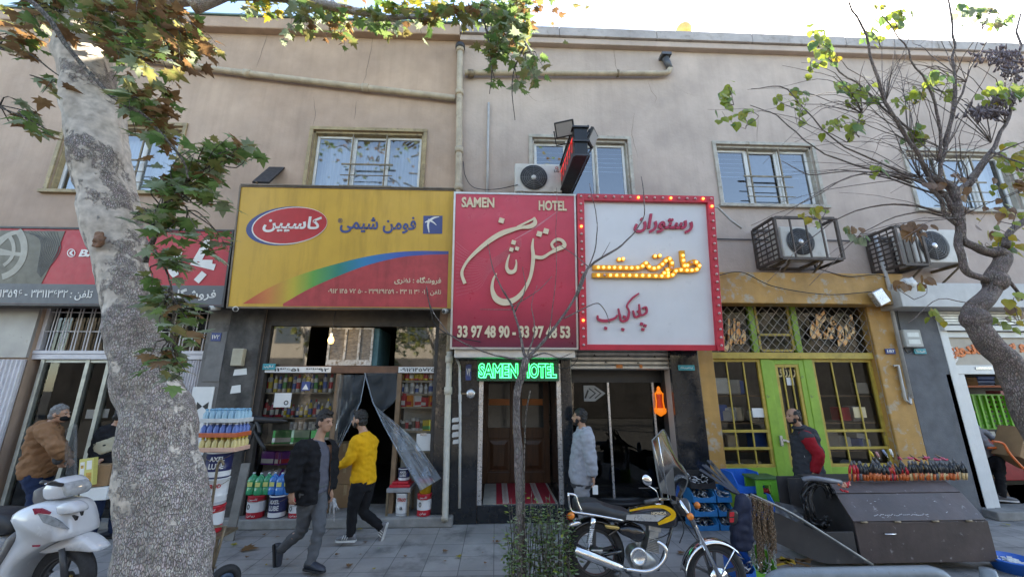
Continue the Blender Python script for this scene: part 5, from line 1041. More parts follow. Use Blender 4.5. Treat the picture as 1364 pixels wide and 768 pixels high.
# ================================================================ TREES AND PLANTS
def bark_mat(name, c, pale, crack, scale, pale_th, zs=.45, axis_bias=0):
 m = bpy.data.materials.new(name); m.use_nodes = True; t = m.node_tree; N = t.nodes; L = t.links; b = N['Principled BSDF']; b.inputs['Roughness'].default_value = .85
 tc = N.new('ShaderNodeTexCoord'); mp = N.new('ShaderNodeMapping'); mp.inputs['Scale'].default_value = (scale, scale, scale * zs); L.new(tc.outputs['Object'], mp.inputs[0])
 wn = N.new('ShaderNodeTexNoise'); wn.inputs['Scale'].default_value = 1.3; wn.inputs['Detail'].default_value = 4; L.new(mp.outputs[0], wn.inputs['Vector'])
 ad = N.new('ShaderNodeMix'); ad.data_type = 'RGBA'; ad.blend_type = 'LINEAR_LIGHT'; ad.inputs[0].default_value = .35; L.new(mp.outputs[0], ad.inputs[6]); L.new(wn.outputs['Color'], ad.inputs[7])
 vo = N.new('ShaderNodeTexVoronoi'); vo.feature = 'DISTANCE_TO_EDGE'; vo.inputs['Scale'].default_value = 1; L.new(ad.outputs[2], vo.inputs['Vector'])
 mr = N.new('ShaderNodeMapRange'); mr.inputs[1].default_value = .0; mr.inputs[2].default_value = .16; L.new(vo.outputs[0], mr.inputs[0])
 v2 = N.new('ShaderNodeTexVoronoi'); v2.inputs['Scale'].default_value = 1; L.new(ad.outputs[2], v2.inputs['Vector'])
 big = N.new('ShaderNodeTexNoise'); big.inputs['Scale'].default_value = 1.6; big.inputs['Detail'].default_value = 12; big.inputs['Roughness'].default_value = .72; L.new(tc.outputs['Object'], big.inputs['Vector'])
 sp = N.new('ShaderNodeSeparateXYZ'); L.new(tc.outputs['Object'], sp.inputs[0])
 mm = N.new('ShaderNodeMath'); mm.operation = 'MULTIPLY_ADD'; mm.inputs[1].default_value = axis_bias; L.new(sp.outputs[2], mm.inputs[0]); L.new(big.outputs['Fac'], mm.inputs[2])
 pf = N.new('ShaderNodeMapRange'); pf.inputs[1].default_value = pale_th; pf.inputs[2].default_value = pale_th + .025; L.new(mm.outputs[0], pf.inputs[0])
 base = N.new('ShaderNodeMix'); base.data_type = 'RGBA'; base.inputs[6].default_value = (*crack, 1); base.inputs[7].default_value = (*c, 1); L.new(mr.outputs[0], base.inputs[0])
 vr = N.new('ShaderNodeMix'); vr.data_type = 'RGBA'; vr.blend_type = 'MULTIPLY'; vr.inputs[0].default_value = .14; L.new(base.outputs[2], vr.inputs[6]); L.new(v2.outputs['Color'], vr.inputs[7])
 sat = N.new('ShaderNodeHueSaturation'); sat.inputs['Saturation'].default_value = .75; L.new(vr.outputs[2], sat.inputs['Color'])
 fin = N.new('ShaderNodeMix'); fin.data_type = 'RGBA'; L.new(pf.outputs[0], fin.inputs[0]); L.new(sat.outputs[0], fin.inputs[6]); fin.inputs[7].default_value = (*pale, 1)
 fine = N.new('ShaderNodeTexNoise'); fine.inputs['Scale'].default_value = 14; fine.inputs['Detail'].default_value = 8; L.new(tc.outputs['Object'], fine.inputs['Vector'])
 f2 = N.new('ShaderNodeMapRange'); f2.inputs[1].default_value = .3; f2.inputs[2].default_value = .7; f2.inputs[3].default_value = .6; f2.inputs[4].default_value = 1.15; L.new(fine.outputs['Fac'], f2.inputs[0])
 f3 = N.new('ShaderNodeMix'); f3.data_type = 'RGBA'; f3.blend_type = 'MULTIPLY'; f3.inputs[0].default_value = 1; L.new(fin.outputs[2], f3.inputs[6]); L.new(f2.outputs[0], f3.inputs[7]); L.new(f3.outputs[2], b.inputs['Base Color'])
 iv = N.new('ShaderNodeMath'); iv.operation = 'SUBTRACT'; iv.inputs[0].default_value = 1; L.new(pf.outputs[0], iv.inputs[1])
 hm = N.new('ShaderNodeMath'); hm.operation = 'MULTIPLY'; L.new(mr.outputs[0], hm.inputs[0]); L.new(iv.outputs[0], hm.inputs[1])
 ha = N.new('ShaderNodeMath'); ha.operation = 'MULTIPLY_ADD'; ha.inputs[1].default_value = .35; L.new(fine.outputs['Fac'], ha.inputs[0]); L.new(hm.outputs[0], ha.inputs[2])
 bp = N.new('ShaderNodeBump'); bp.inputs['Strength'].default_value = .9; bp.inputs['Distance'].default_value = .012; L.new(ha.outputs[0], bp.inputs['Height']); L.new(bp.outputs[0], b.inputs['Normal'])
 MATS[name] = m; return m
M_barkP = bark_mat('plane_bark', (.53, .455, .41), (.57, .51, .445), (.26, .215, .185), 78, .585, .36, .03)
M_barkT = bark_mat('twig_bark', (.17, .135, .105), (.2, .18, .14), (.05, .04, .03), 40, .7)
M_barkM = bark_mat('gnarled_bark', (.29, .21, .175), (.38, .31, .27), (.15, .105, .09), 80, .6, .3)
M_barkS = bark_mat('sapling_bark', (.27, .215, .19), (.38, .34, .31), (.14, .11, .1), 60, .6, .3)
LF = [leafmat('leaf_green', (.10, .19, .05), (.20, .28, .09)), leafmat('leaf_olive', (.20, .22, .07), (.28, .23, .09)), leafmat('leaf_brown', (.19, .10, .045), (.28, .16, .07)), leafmat('leaf_yellow', (.42, .30, .03), (.3, .3, .04)), leafmat('leaf_silver', (.26, .32, .20), (.34, .39, .26)), leafmat('leaf_lime', (.20, .28, .03), (.32, .36, .06)), leafmat('leaf_dry', (.26, .15, .08), (.16, .09, .05))]
PLANE = [(0, 0), (.10, .06), (.30, -.02), (.24, .14), (.52, .26), (.30, .34), (.36, .58), (.17, .52), (.12, .72), (0, 1.0)]
PLANE = PLANE + [(-x, y) for x, y in PLANE[-2:0:-1]]
HEART = [(0, .05), (.2, -.02), (.4, .12), (.46, .38), (.3, .68), (.1, .92), (0, 1.05)]; HEART = HEART + [(-x, y) for x, y in HEART[-2:0:-1]]
OVAL = [(0, 0), (.2, .3), (.22, .6), (0, 1), (-.22, .6), (-.2, .3)]
def leaf(mb, p, s, shp, m, droop=.5):
 p = V(p); a = random.uniform(0, 2 * pi); d = V((cos(a), sin(a), random.uniform(-1.2, .35) * droop * 1.6)).normalized(); h = V((random.uniform(-.5, .5), random.uniform(-.5, .5), 1))
 if shp is HEART: d = V((cos(a) * .5, sin(a) * .3, random.uniform(-1.2, -.3))).normalized(); h = V((random.uniform(-.7, .7), -1, random.uniform(-.2, .7)))
 x = d.cross(h).normalized(); n = x.cross(d)
 c = random.uniform(.05, .25); k = len(shp); vs = [p + d * s * .42 + n * s * .0]
 for u, v in shp: vs.append(p + x * u * s + d * v * s + n * s * (-c * u * u * 2.2 - c * (v - .4) ** 2 * .8))
 mb.add(vs, [(0, i + 1, (i + 1) % k + 1) for i in range(k)], m)
def cl_leaves(mb, tw, c, Y, sx, sy, n, cols, size=.15, shp=PLANE, dy=.5, anchor=None, r=.004, tm=0):
 """leaves on twigs round a place seen at pixel c; sx, sy in pixels"""
 c0 = at(*c, Y); anchor = V(anchor) if anchor else c0 + V((random.uniform(-.2, .2), .1, .3))
 per = 6; k = max(1, n // per)
 for i in range(k):
  q = at(c[0] + random.gauss(0, sx * .6), c[1] + random.gauss(0, sy * .6), Y + random.uniform(-dy, dy))
  st = anchor.lerp(q, .25) + V([random.uniform(-.1, .1) for _ in range(3)]); md = st.lerp(q, .55) + V((random.uniform(-.06, .06), random.uniform(-.06, .06), random.uniform(0, .1)))
  P = catmull([anchor, st, md, q], 3); tw.tube(P, [r * (1.6 - 1.2 * j / len(P)) for j in range(len(P))], 4, tm)
  for j in range(per):
   f = .45 + .55 * j / (per - 1); b_ = P[min(int(f * (len(P) - 1)), len(P) - 1)] + V([random.uniform(-.05, .05) for _ in range(3)])
   leaf(mb, b_, size * random.uniform(.55, 1.15), shp, random.choices(range(len(LF)), cols)[0])
def pxtube(mb, pts, Y, m=0, n=10, k=5, wob=0, yv=None, ws=1):
 """tube along (px, py, width px) seen at depth Y"""
 P = catmull([V(p) for p in pts], k); ps = []; rs = []
 for i, p in enumerate(P):
  yy = Y if yv is None else Y + (yv - Y) * i / (len(P) - 1); c = at(p.x, p.y, yy); rs.append(max(.0016, ws * (at(p.x + p.z / 2, p.y, yy) - c).length)); ps.append(c + V((mnoise.noise(c * 5) * wob, mnoise.noise(c * 5 + V((9, 0, 0))) * wob, 0)))
 mb.tube(ps, rs, n, m); return ps
# ---- plane tree
YT = -3.1
pt = thing('plane_tree', 'big leaning plane tree with cracked grey bark, in front of the tyre shop', 'tree', at(212, 768, YT) - V((0, 0, at(212, 768, YT).z)))
trk = [(212, 930, 150), (213, 830, 134), (213, 768, 124), (214, 700, 119), (212, 640, 114), (208, 590, 106), (200, 540, 98), (188, 490, 86), (178, 440, 78), (170, 390, 73), (158, 340, 71), (148, 290, 72), (138, 250, 72), (131, 200, 75), (125, 150, 75), (117, 105, 66), (112, 70, 62), (112, 20, 56), (120, -60, 48)]
P = catmull([V(p) for p in [(q[0] + (2 if q[1] > 480 else 0), q[1], q[2] * (.94 if q[1] < 420 else .85)) for q in trk]], 6); b = MB(); NS = 56; rg = []
for p in P:
 c = at(p.x, p.y, YT); rr = (at(p.x + p.z / 2, p.y, YT) - c).length; ring_ = []
 for j in range(NS):
  a = 2 * pi * j / NS; d = V((cos(a), sin(a), 0)); q = c + d * rr
  lob = 1 + .05 * sin(a * 2 + c.z) + .035 * sin(a * 5 - c.z * .7) + (.05 * max(0, cos(a - .1)) if c.z < 1.9 else 0)
  nn = mnoise.noise(q * 3) * .05 + mnoise.noise(q * 9) * .018 + mnoise.noise(q * 26) * .008
  ring_.append(c + d * rr * lob * .97 + d * nn)
 rg.append(ring_)
b.rings(rg); b.build('trunk', M_barkP, pt, fixn=True)
b = MB()
for q, s in (((129, 318), .07),):
 p = at(*q, YT - .255); b.ell(p + V((0, .02, 0)), (.05, .03, .085), n=14, k=10); b = remesh(b, .012, 1, .02, 22)
b.build('knot', mat('torn_wood', (.24, .13, .08), .8, var=.5, scale=20, bump=.5), pt)
b = MB(); tw = MB(); lf = MB()
l1 = pxtube(b, [(112, 40, 52), (150, 18, 38), (205, 0, 32), (270, -12, 26), (345, -10, 20), (400, 0, 13), (450, 10, 11), (508, 24, 8)], YT, 0, 14, 5, .04, -2.5); b.build('limb', M_barkP, pt)
b = MB(); l2 = pxtube(b, [(508, 24, 8), (570, 22, 6), (640, 12, 5), (690, 40, 3.5), (712, 80, 2)], -2.5, 0, 7, 5, .03); b.build('limb', M_barkP, pt); b = MB(); l3 = pxtube(b, [(255, 8, 22), (300, -8, 16), (350, -30, 12)], -2.9, 0, 10, 4)
b.build('limb', M_barkP, pt)
b = MB(); l4 = pxtube(b, [(30, -5, 7), (62, 20, 7), (97, 70, 6), (147, 127, 5.5), (200, 160, 4.5), (240, 213, 3), (252, 238, 2)], -3.75, 0, 6, 4, .03); pxtube(b, [(196, 350, 7), (204, 320, 6.5), (212, 290, 5.5), (228, 262, 4), (260, 235, 2.5), (330, 195, 1.5)], -3.55, 0, 6, 4, .03)
pxtube(b, [(-10, 140, 2.5), (30, 155, 2), (62, 172, 1.5)], -3.4, 0, 5); pxtube(b, [(-10, 62, 3), (35, 70, 2.5), (70, 95, 2), (85, 105, 1)], -3.3, 0, 5); pxtube(b, [(205, 330, 3), (225, 370, 2.5), (232, 420, 2), (224, 480, 1.2)], -3.6, 0, 5)
pxtube(b, [(700, 60, 3), (686, 90, 2), (682, 120, 1.5), (686, 160, 1)], -2.5, 0, 5); pxtube(b, [(640, 12, 4), (650, 50, 3), (655, 95, 2), (652, 125, 1)], -2.5, 0, 5)
b.build('branch', M_barkT, pt)
g = [5, 5, 4, 0, 3, 0, 0]; gb = [2, 4, 6, 0, 1, 0, 1]; gg = [8, 3, 1, 0, 5, 0, 0]; glit = [5, 4, 0, 6, 1, 2, 0]  # the last mix paints sunlit leaves yellow in their colour
for c, sx, sy, n, cols, Y, anc in (((60, 25), 60, 34, 66, g, -3.3, (70, 10)), ((150, 40), 50, 35, 84, g, -3.4, (130, 10)), ((225, 45), 42, 35, 84, gb, -3.2, (200, 5)), ((190, 85), 40, 30, 60, g, -3.5, (160, 60)), ((240, 80), 32, 24, 36, gb, -3.2, (215, 40)), ((265, 65), 25, 15, 24, gb, -3.0, (230, 40)), ((40, 70), 26, 18, 24, gb, -3.3, (0, 60)), ((70, 130), 18, 12, 8, g, -3.3, (40, 100)), ((48, 168), 26, 12, 16, gg, -3.4, (0, 140)), ((205, 130), 30, 25, 36, g, -3.6, (170, 130)), ((190, 155), 16, 12, 14, gg, -3.7, (170, 140)), ((235, 165), 22, 18, 20, gb, -3.5, (205, 150)), ((215, 200), 16, 20, 14, g, -3.6, (210, 170)),
 ((300, 200), 30, 20, 30, gg, -3.5, (250, 240)), ((325, 205), 18, 18, 14, gg, -3.5, (280, 215)), ((255, 225), 30, 22, 36, gg, -3.5, (230, 250)), ((230, 255), 32, 18, 30, g, -3.55, (215, 275)), ((285, 255), 26, 20, 24, gg, -3.5, (240, 255)), ((205, 285), 24, 14, 16, gg, -3.6, (205, 300)), ((245, 310), 22, 18, 16, gg, -3.6, (210, 300)), ((292, 335), 14, 18, 14, gg, -3.5, (250, 280)), ((235, 365), 22, 18, 24, gg, -3.6, (220, 350)), ((215, 412), 22, 12, 26, gg, -3.6, (226, 390)), ((242, 440), 16, 26, 22, gg, -3.6, (232, 400)), ((225, 488), 20, 18, 26, gg, -3.65, (228, 450)),
 ((350, 12), 42, 13, 36, glit, -2.7, (345, -20)), ((410, 30), 30, 16, 36, gg, -2.6, (410, 0)), ((455, 35), 30, 14, 42, g, -2.5, (450, 10)), ((505, 35), 26, 12, 30, gg, -2.5, (500, 20)), ((550, 12), 45, 12, 50, glit, -2.5, (540, 10)), ((570, 38), 26, 10, 22, gg, -2.5, (560, 20)), ((610, 20), 30, 18, 36, g, -2.5, (600, 15)), ((660, 30), 34, 24, 96, gg, -2.4, (650, 8)), ((690, 60), 26, 26, 80, gg, -2.4, (690, 30)), ((700, 20), 24, 16, 48, g, -2.4, (700, -10)), ((665, 75), 22, 18, 40, gg, -2.4, (660, 40)), ((710, 100), 13, 13, 20, gg, -2.4, (700, 70)), ((655, 118), 9, 8, 7, gg, -2.45, (655, 90)), ((690, 115), 6, 8, 6, gg, -2.45, (686, 90)), ((460, 58), 10, 8, 6, gb, -2.5, (458, 35))):
 cl_leaves(lf, tw, c, Y, sx, sy, int(n * (1.9 if c[0] < 340 else 1.5)), cols, .155 if c[0] < 340 else .16, PLANE, .35, at(*anc, Y))
# the part of the crown above the picture
for i in range(60):
 c = V((random.gauss(-2.4, 2.2), random.gauss(-3.6, 1.3), random.uniform(8.6, 11.5))); an = V((-3.5, -3.0, 8.2)).lerp(c, .5)
 P = catmull([an, an.lerp(c, .6) + V((0, 0, .15)), c], 3); tw.tube(P, [.03 - .024 * j / len(P) for j in range(len(P))], 4)
 for j in range(26): leaf(lf, c + V((random.gauss(0, .45), random.gauss(0, .45), random.gauss(0, .35))), .17 * random.uniform(.6, 1.1), PLANE, random.choices(range(7), g)[0])
tw.build('twig', M_barkT, pt); lf.build('crown', LF, pt, fixn=False)
# ---- gnarled tree on the right
YR = -3.2
gt = thing('gnarled_tree', 'small gnarled street tree with twisted trunk, long bare shoots and lime leaves', 'tree', at(1400, 760, YR) - V((0, 0, at(1400, 760, YR).z)))
b = MB(); pxtube(b, [(1450, 800, 56), (1408, 640, 48), (1374, 550, 43), (1356, 512, 40), (1343, 483, 38), (1320, 459, 36), (1303, 436, 32), (1297, 418, 30), (1307, 402, 28), (1323, 388, 25), (1324, 372, 27), (1331, 357, 24), (1334, 343, 23), (1324, 334, 20)], YR, 0, 18, 6, .03, None, .72); b.ell(at(1299, 425, YR), (.115, .11, .12)); b.ell(at(1326, 374, YR), (.1, .1, .11)); b.build('trunk', M_barkM, gt)
b = MB()
for p_ in ([(1326, 378, 17), (1308, 371, 13), (1290, 362, 13), (1281, 340, 13), (1277, 300, 14), (1274, 270, 15)], [(1326, 338, 18), (1298, 329, 15), (1282, 313, 14), (1277, 276, 15), (1270, 252, 17), (1240, 236, 13)], [(1333, 330, 14), (1345, 308, 12), (1375, 288, 11)], [(1335, 345, 10), (1340, 370, 7), (1358, 400, 5)], [(1278, 285, 12), (1262, 268, 9), (1236, 236, 8)], [(1270, 260, 12), (1290, 240, 10), (1310, 215, 9), (1340, 165, 6), (1352, 120, 5), (1358, 20, 3)], [(1274, 300, 8), (1250, 268, 7), (1225, 235, 6)]):
 pxtube(b, p_, YR, 0, 10, 5, .04, None, .62)
b.build('limb', M_barkM, gt)
tw = MB(); lf = MB()
for p_ in ([(1240, 238, 7), (1215, 190, 6), (1180, 135, 5.5), (1156, 60, 4), (1132, 0, 2.5)], [(1250, 240, 7), (1258, 200, 6), (1270, 140, 6), (1271, 60, 4), (1263, -12, 2.5)], [(1258, 190, 5), (1285, 110, 3), (1310, 60, 2), (1345, -10, 1.4)], [(1250, 215, 5), (1248, 150, 4.5), (1222, 90, 3), (1190, 40, 2), (1160, 0, 1.2)], [(1215, 175, 4), (1150, 120, 3), (1102, 78, 2)], [(1215, 237, 4), (1110, 185, 2.5), (1050, 120, 2), (1000, 118, 1.2)], [(1215, 243, 4), (1100, 205, 2.5), (1040, 160, 2), (1000, 140, 1.2)], [(1230, 240, 4), (1140, 228, 2.5), (1080, 232, 2), (1040, 215, 1.2)], [(1290, 250, 5), (1330, 205, 3), (1375, 185, 2)], [(1262, 258, 5), (1180, 228, 3), (1110, 245, 2), (1040, 290, 1.2)], [(1268, 285, 5), (1190, 272, 3.2), (1110, 295, 2), (1020, 375, 1)], [(1255, 262, 4), (1150, 232, 2.2), (1080, 265, 1.5), (1000, 300, 1)], [(1275, 290, 4), (1220, 283, 2.6), (1150, 310, 1.6), (1080, 380, 1)], [(1335, 330, 4), (1310, 400, 2), (1250, 398, 1.6), (1212, 430, 1)], [(1318, 200, 4), (1340, 210, 3), (1375, 225, 2)]):
 pxtube(tw, p_, YR, 0, 5, 5, .03, YR + random.uniform(-.6, .6), .72)
for i in range(110):
 x0, y0 = random.choice([(1240, 236), (1270, 252), (1276, 290), (1250, 215), (1290, 240), (1225, 236), (1215, 190), (1180, 135), (1258, 200), (1285, 110), (1150, 150), (1320, 190), (1340, 165), (1271, 100), (1190, 240), (1130, 190)]); a = random.choice([random.uniform(150, 205), random.uniform(60, 175), random.uniform(20, 170)]); l = random.uniform(50, 230) if a > 140 else random.uniform(60, 170)
 x1, y1 = x0 + cos(R(a)) * l, y0 - sin(R(a)) * l; mx, my = (x0 + x1) / 2 + random.uniform(-14, 14), (y0 + y1) / 2 - random.uniform(0, 26)
 pxtube(tw, [(x0, y0, random.uniform(2, 3.2)), (mx, my, 1.6), (x1, y1 + random.uniform(0, 20), .8)], YR, 0, 4, 4, .03, YR + random.uniform(-1, .9), .5)
lg_ = [2, 0, 0, .6, 0, 9, 0]
for c, sx, sy, n, cols in (((968, 128), 12, 12, 10, lg_), ((985, 150), 16, 10, 12, lg_), ((1048, 128), 16, 14, 12, lg_), ((1062, 142), 10, 10, 8, lg_), ((1095, 62), 26, 9, 18, lg_), ((1085, 45), 8, 12, 6, lg_), ((1090, 40), 18, 10, 8, lg_), ((1135, 110), 16, 14, 22, lg_), ((1145, 128), 14, 10, 12, lg_), ((1180, 20), 26, 14, 20, lg_), ((1165, 40), 20, 10, 12, lg_), ((1210, 125), 14, 14, 16, lg_), ((1245, 110), 18, 14, 22, lg_), ((1290, 20), 26, 16, 24, [3, 2, 0, 0, 5, 2, 0]), ((1325, 30), 18, 8, 8, [3, 2, 0, 0, 5, 2, 0]), ((1222, 172), 16, 12, 14, lg_), ((1132, 163), 18, 10, 14, lg_), ((1105, 160), 12, 10, 8, lg_), ((1170, 218), 10, 6, 6, lg_), ((1078, 80), 10, 10, 8, lg_), ((1335, 115), 20, 14, 22, lg_), ((1345, 205), 22, 14, 26, [1, 0, 0, 8, 0, 6, 0]), ((1350, 245), 16, 14, 18, [1, 0, 2, 8, 0, 4, 2]), ((1080, 280), 14, 5, 8, [0, 0, 0, 9, 0, 3, 0]), ((1255, 415), 14, 4, 5, [0, 0, 0, 9, 0, 5, 0]), ((1322, 320), 24, 26, 14, [1, 0, 0, 8, 0, 4, 2]), ((1345, 405), 16, 16, 12, [0, 0, 0, 8, 0, 2, 3]), ((1330, 285), 30, 20, 14, [0, 0, 2, 7, 0, 3, 3]), ((1205, 300), 34, 20, 10, [0, 0, 4, 0, 0, 0, 8]), ((1270, 270), 34, 34, 10, [0, 0, 4, 1, 0, 0, 8]), ((1215, 375), 16, 6, 7, [0, 0, 5, 3, 0, 0, 5]), ((1165, 290), 26, 14, 8, [1, 1, 2, 0, 3, 0, 3])):
 cl_leaves(lf, tw, c, YR, sx, sy, int(n * 1.9), cols, .10, HEART, .3, at(c[0] + random.uniform(-6, 20), c[1] + random.uniform(10, 25), YR), .0025)
sd_ = MB()
for c, sx, sy, n in (((1330, 72), 26, 10, 150), ((1345, 90), 14, 12, 80), ((1312, 146), 24, 8, 160), ((1335, 130), 14, 10, 60)):
 for i in range(n): p = at(c[0] + random.gauss(0, sx * .6), c[1] + random.gauss(0, sy * .6), YR + random.uniform(-.2, .2)); sd_.tube([p, p + V((random.uniform(-.03, .03), random.uniform(-.03, .03), -.05))], [.006, .012], 4)
tw.build('shoot', M_barkM, gt); lf.build('crown', LF, gt, fixn=False); sd_.build('seed_cluster', mat('dry_seed', (.16, .13, .145), .8), gt, kind='stuff')
# ---- sapling
YS = -2.35
sp_ = thing('sapling', 'thin bare sapling rising from the privet bush in front of the hotel door', 'tree', (at(694, 760, YS).x, YS, 0))
b = MB(); pxtube(b, [(697, 850, 15), (695, 768, 14), (693, 700, 14), (692, 650, 13), (690, 600, 13), (687, 555, 11), (690, 520, 11), (698, 492, 12), (701, 476, 11)], YS, 0, 12, 6, .012, None, .88); b.build('trunk', M_barkS, sp_)
b = MB()
for p_ in ([(701, 478, 8), (735, 442, 6), (762, 402, 5), (785, 356, 5), (828, 326, 3.5), (848, 305, 2.5), (858, 280, 2), (855, 235, 1.2)], [(701, 478, 7), (692, 440, 4.5), (683, 408, 4), (662, 372, 2.5), (650, 325, 1.2)], [(700, 480, 5), (650, 470, 3), (600, 446, 2.5), (575, 410, 1.8), (568, 380, 1)], [(768, 395, 4), (792, 335, 2.5), (795, 290, 1.8), (785, 245, 1.2)], [(752, 424, 3), (790, 405, 2.2), (803, 408, 1.8), (812, 430, 1)], [(701, 478, 5), (725, 470, 3), (745, 476, 2), (762, 470, 1.2)], [(687, 415, 3), (700, 385, 1.8), (696, 355, 1)], [(684, 408, 2), (720, 385, 1.6), (735, 368, 1)], [(786, 356, 2), (760, 335, 1.4), (740, 322, .8)], [(800, 345, 2), (812, 322, .8)], [(702, 476, 4), (712, 440, 2.6), (708, 405, 1.4), (716, 380, .8)], [(730, 448, 2), (740, 380, 1.4), (742, 250, .8)], [(640, 412, 1), (684, 412, 1.6)], [(672, 386, 1), (684, 412, 1.6)]): pxtube(b, p_, YS, 0, 6, 5, .02, YS + random.uniform(-.25, .15), .72)
b.build('branch', M_barkS, sp_)
b = MB(); pxtube(b, [(706, 520, 2), (700, 560, 2), (698, 640, 2.4), (700, 768, 2.4)], YS - .05, 0, 5); b.build('tie_stake', M_barkT, sp_)
# ---- privet bush
pb = thing('privet_bush', 'small leaved privet bush at the foot of the sapling beside the motorcycle', 'bush', (at(715, 768, YS).x, YS, 0))
st = MB(); lf = MB(); xa, xb = at(679, 768, YS).x, at(760, 768, YS).x
for i in range(54):
 x = random.uniform(xa, xb); f = (x - xa) / (xb - xa); top = .80 + .22 * math.exp(-((f - .3) / .22) ** 2) + .16 * math.exp(-((f - .82) / .14) ** 2) + random.uniform(-.34, .08); y = YS + random.gauss(0, .11)
 P = catmull([(x + random.uniform(-.05, .05), y, 0), (x, y, top * .5), (x + random.uniform(-.06, .06), y + random.uniform(-.05, .05), top)], 4); st.tube(P, [.006 - .004 * j / len(P) for j in range(len(P))], 4)
 for j in range(38):
  f2 = random.uniform(.25, 1.0); p = P[min(int(f2 * (len(P) - 1)), len(P) - 1)]; leaf(lf, p + V((random.gauss(0, .045), random.gauss(0, .05), random.uniform(-.05, .05))), random.uniform(.034, .062), OVAL, random.choices((0, 5, 4), (5, 1, 4))[0], -.2)
st.build('stem', M_barkT, pb); lf.build('foliage', LF, pb, fixn=False)
# ---- leaves dropped on the pavement
for i, (q, m, s) in enumerate((((322, 731), 2, .22), ((310, 727), 3, .1), ((483, 705), 3, .12), ((610, 740), 3, .09), ((590, 735), 6, .08), ((255, 728), 2, .1), ((372, 715), 6, .07), ((350, 712), 6, .07), ((462, 755), 6, .09), ((505, 731), 4, .05), ((130, 705), 6, .1), ((110, 715), 6, .09), ((1345, 700), 3, .12), ((1330, 690), 6, .09), ((1290, 690), 3, .1), ((660, 722), 6, .08), ((540, 742), 6, .06), ((910, 735), 2, .12)) + tuple(((random.uniform(300, 1000), random.uniform(706, 765)), random.choice((2, 6, 6, 3)), random.uniform(.03, .07)) for _ in range(26))):
 p = gnd(*q, .012); b = MB(); a = i * 1.7; d = V((cos(a), sin(a), .02)); x = V((-sin(a), cos(a), .12)).normalized()
 b.add([p + x * u * s + d * v * s + V((0, 0, .02 * abs(u) + .01)) for u, v in PLANE], [tuple(range(len(PLANE)))])
 o = b.build('fallen_leaf', LF[m], fixn=False); tag(o, 'single %s fallen leaf lying on the grey pavement' % {2: 'brown', 3: 'yellow', 6: 'dry tan', 4: 'pale green'}[m], 'leaf', 'fallen leaves on the pavement')
# ---- trees across the road (mirrored in the panes)
M_far = leafmat('far_leaf', (.05, .09, .02), (.2, .17, .03))
for i, (x, y, h_) in enumerate(((-9, -12.5, 9), (-3.0, -13, 10), (3.5, -12.8, 9), (9.5, -12.6, 9.5), (15, -13, 9))):
 t = thing('street_tree', 'street tree across the road, mirrored in the shop panes, %s' % ('far left', 'left of centre', 'centre', 'right of centre', 'far right')[i], 'tree', (x, y, -.15)); b = MB(); b.tube(catmull([(x, y, -.15), (x + .2, y, 2.5), (x - .1, y, 5.5), (x, y, h_ * .8)], 4), [.26 - .012 * j for j in range(13)], 10)
 for k in range(6): a = k * 1.05 + i; b.tube([(x, y, 3.4 + k * .4), (x + cos(a) * 1.1, y + sin(a) * .8, 4.8 + k * .5), (x + cos(a) * 2, y + sin(a) * 1.3, 5.6 + k * .6)], [.1, .06, .02], 6)
 b.build('trunk', M_barkP, t); b = MB()
 for k in range(46):
  c = V((random.gauss(x, 1.5), random.gauss(y, 1.0), random.uniform(3.8, h_)))
  for j in range(16): leaf(b, c + V((random.gauss(0, .38), random.gauss(0, .38), random.gauss(0, .3))), random.uniform(.16, .3), OVAL if j % 2 else HEART, 0)
 b.build('crown', M_far, t, fixn=False)
# ================================================================ PEOPLE
M_skin = mat('skin', (.42, .235, .155), .5, var=.06, scale=12); M_skin2 = mat('skin_tan', (.36, .20, .13), .5, var=.06, scale=12)
M_hairb = mat('black_hair', (.012, .010, .009), .55, var=.4, scale=60, bump=.8, bs=120); M_hairg = mat('grey_hair', (.20, .195, .19), .6, var=.5, scale=50, bump=.8, bs=120)
def cloth(name, c, var=.12, rough=.85): return mat(name, c, rough, var=var, scale=7, bump=.25, bs=260, spec=.2)
UP = V((0, 0, 1))
def ortho(f): f = V(f).normalized(); r = f.cross(UP).normalized(); return f, r, r.cross(f)
def head_shape(mb, c, f, r, u, s=1.0):
 c = V(c); E_ = lambda o, rad: mb.ell(c + (f * o[0] + r * o[1] + u * o[2]) * s, [q * s for q in rad], (f, r, u), 16, 12)
 E_((-.008, 0, .02), (.096, .076, .098)); E_((.03, 0, -.035), (.060, .060, .075)); E_((.045, 0, -.082), (.042, .044, .03))       # skull, face, chin
 E_((.072, 0, .022), (.022, .05, .014)); E_((.074, 0, -.022), (.02, .042, .03)); E_((.062, .0, -.058), (.032, .034, .022))             # brow, cheeks, mouth block
 mb.tube([c + (f * .088 + u * .02) * s, c + (f * .101 + u * -.004) * s, c + (f * .116 + u * -.026) * s, c + (f * .097 + u * -.036) * s], [.010 * s, .012 * s, .017 * s, .012 * s], 8)   # nose
 mb.ell(c + (f * .092 - u * .054) * s, (.010 * s, .022 * s, .006 * s), (f, r, u), 10, 6); mb.ell(c + (f * .088 - u * .067) * s, (.011 * s, .019 * s, .007 * s), (f, r, u), 10, 6)
 for k in (-1, 1): mb.ell(c + (f * -.008 + r * k * .078 - u * .012) * s, (.022 * s, .009 * s, .034 * s), (f, r, u), 10, 8)
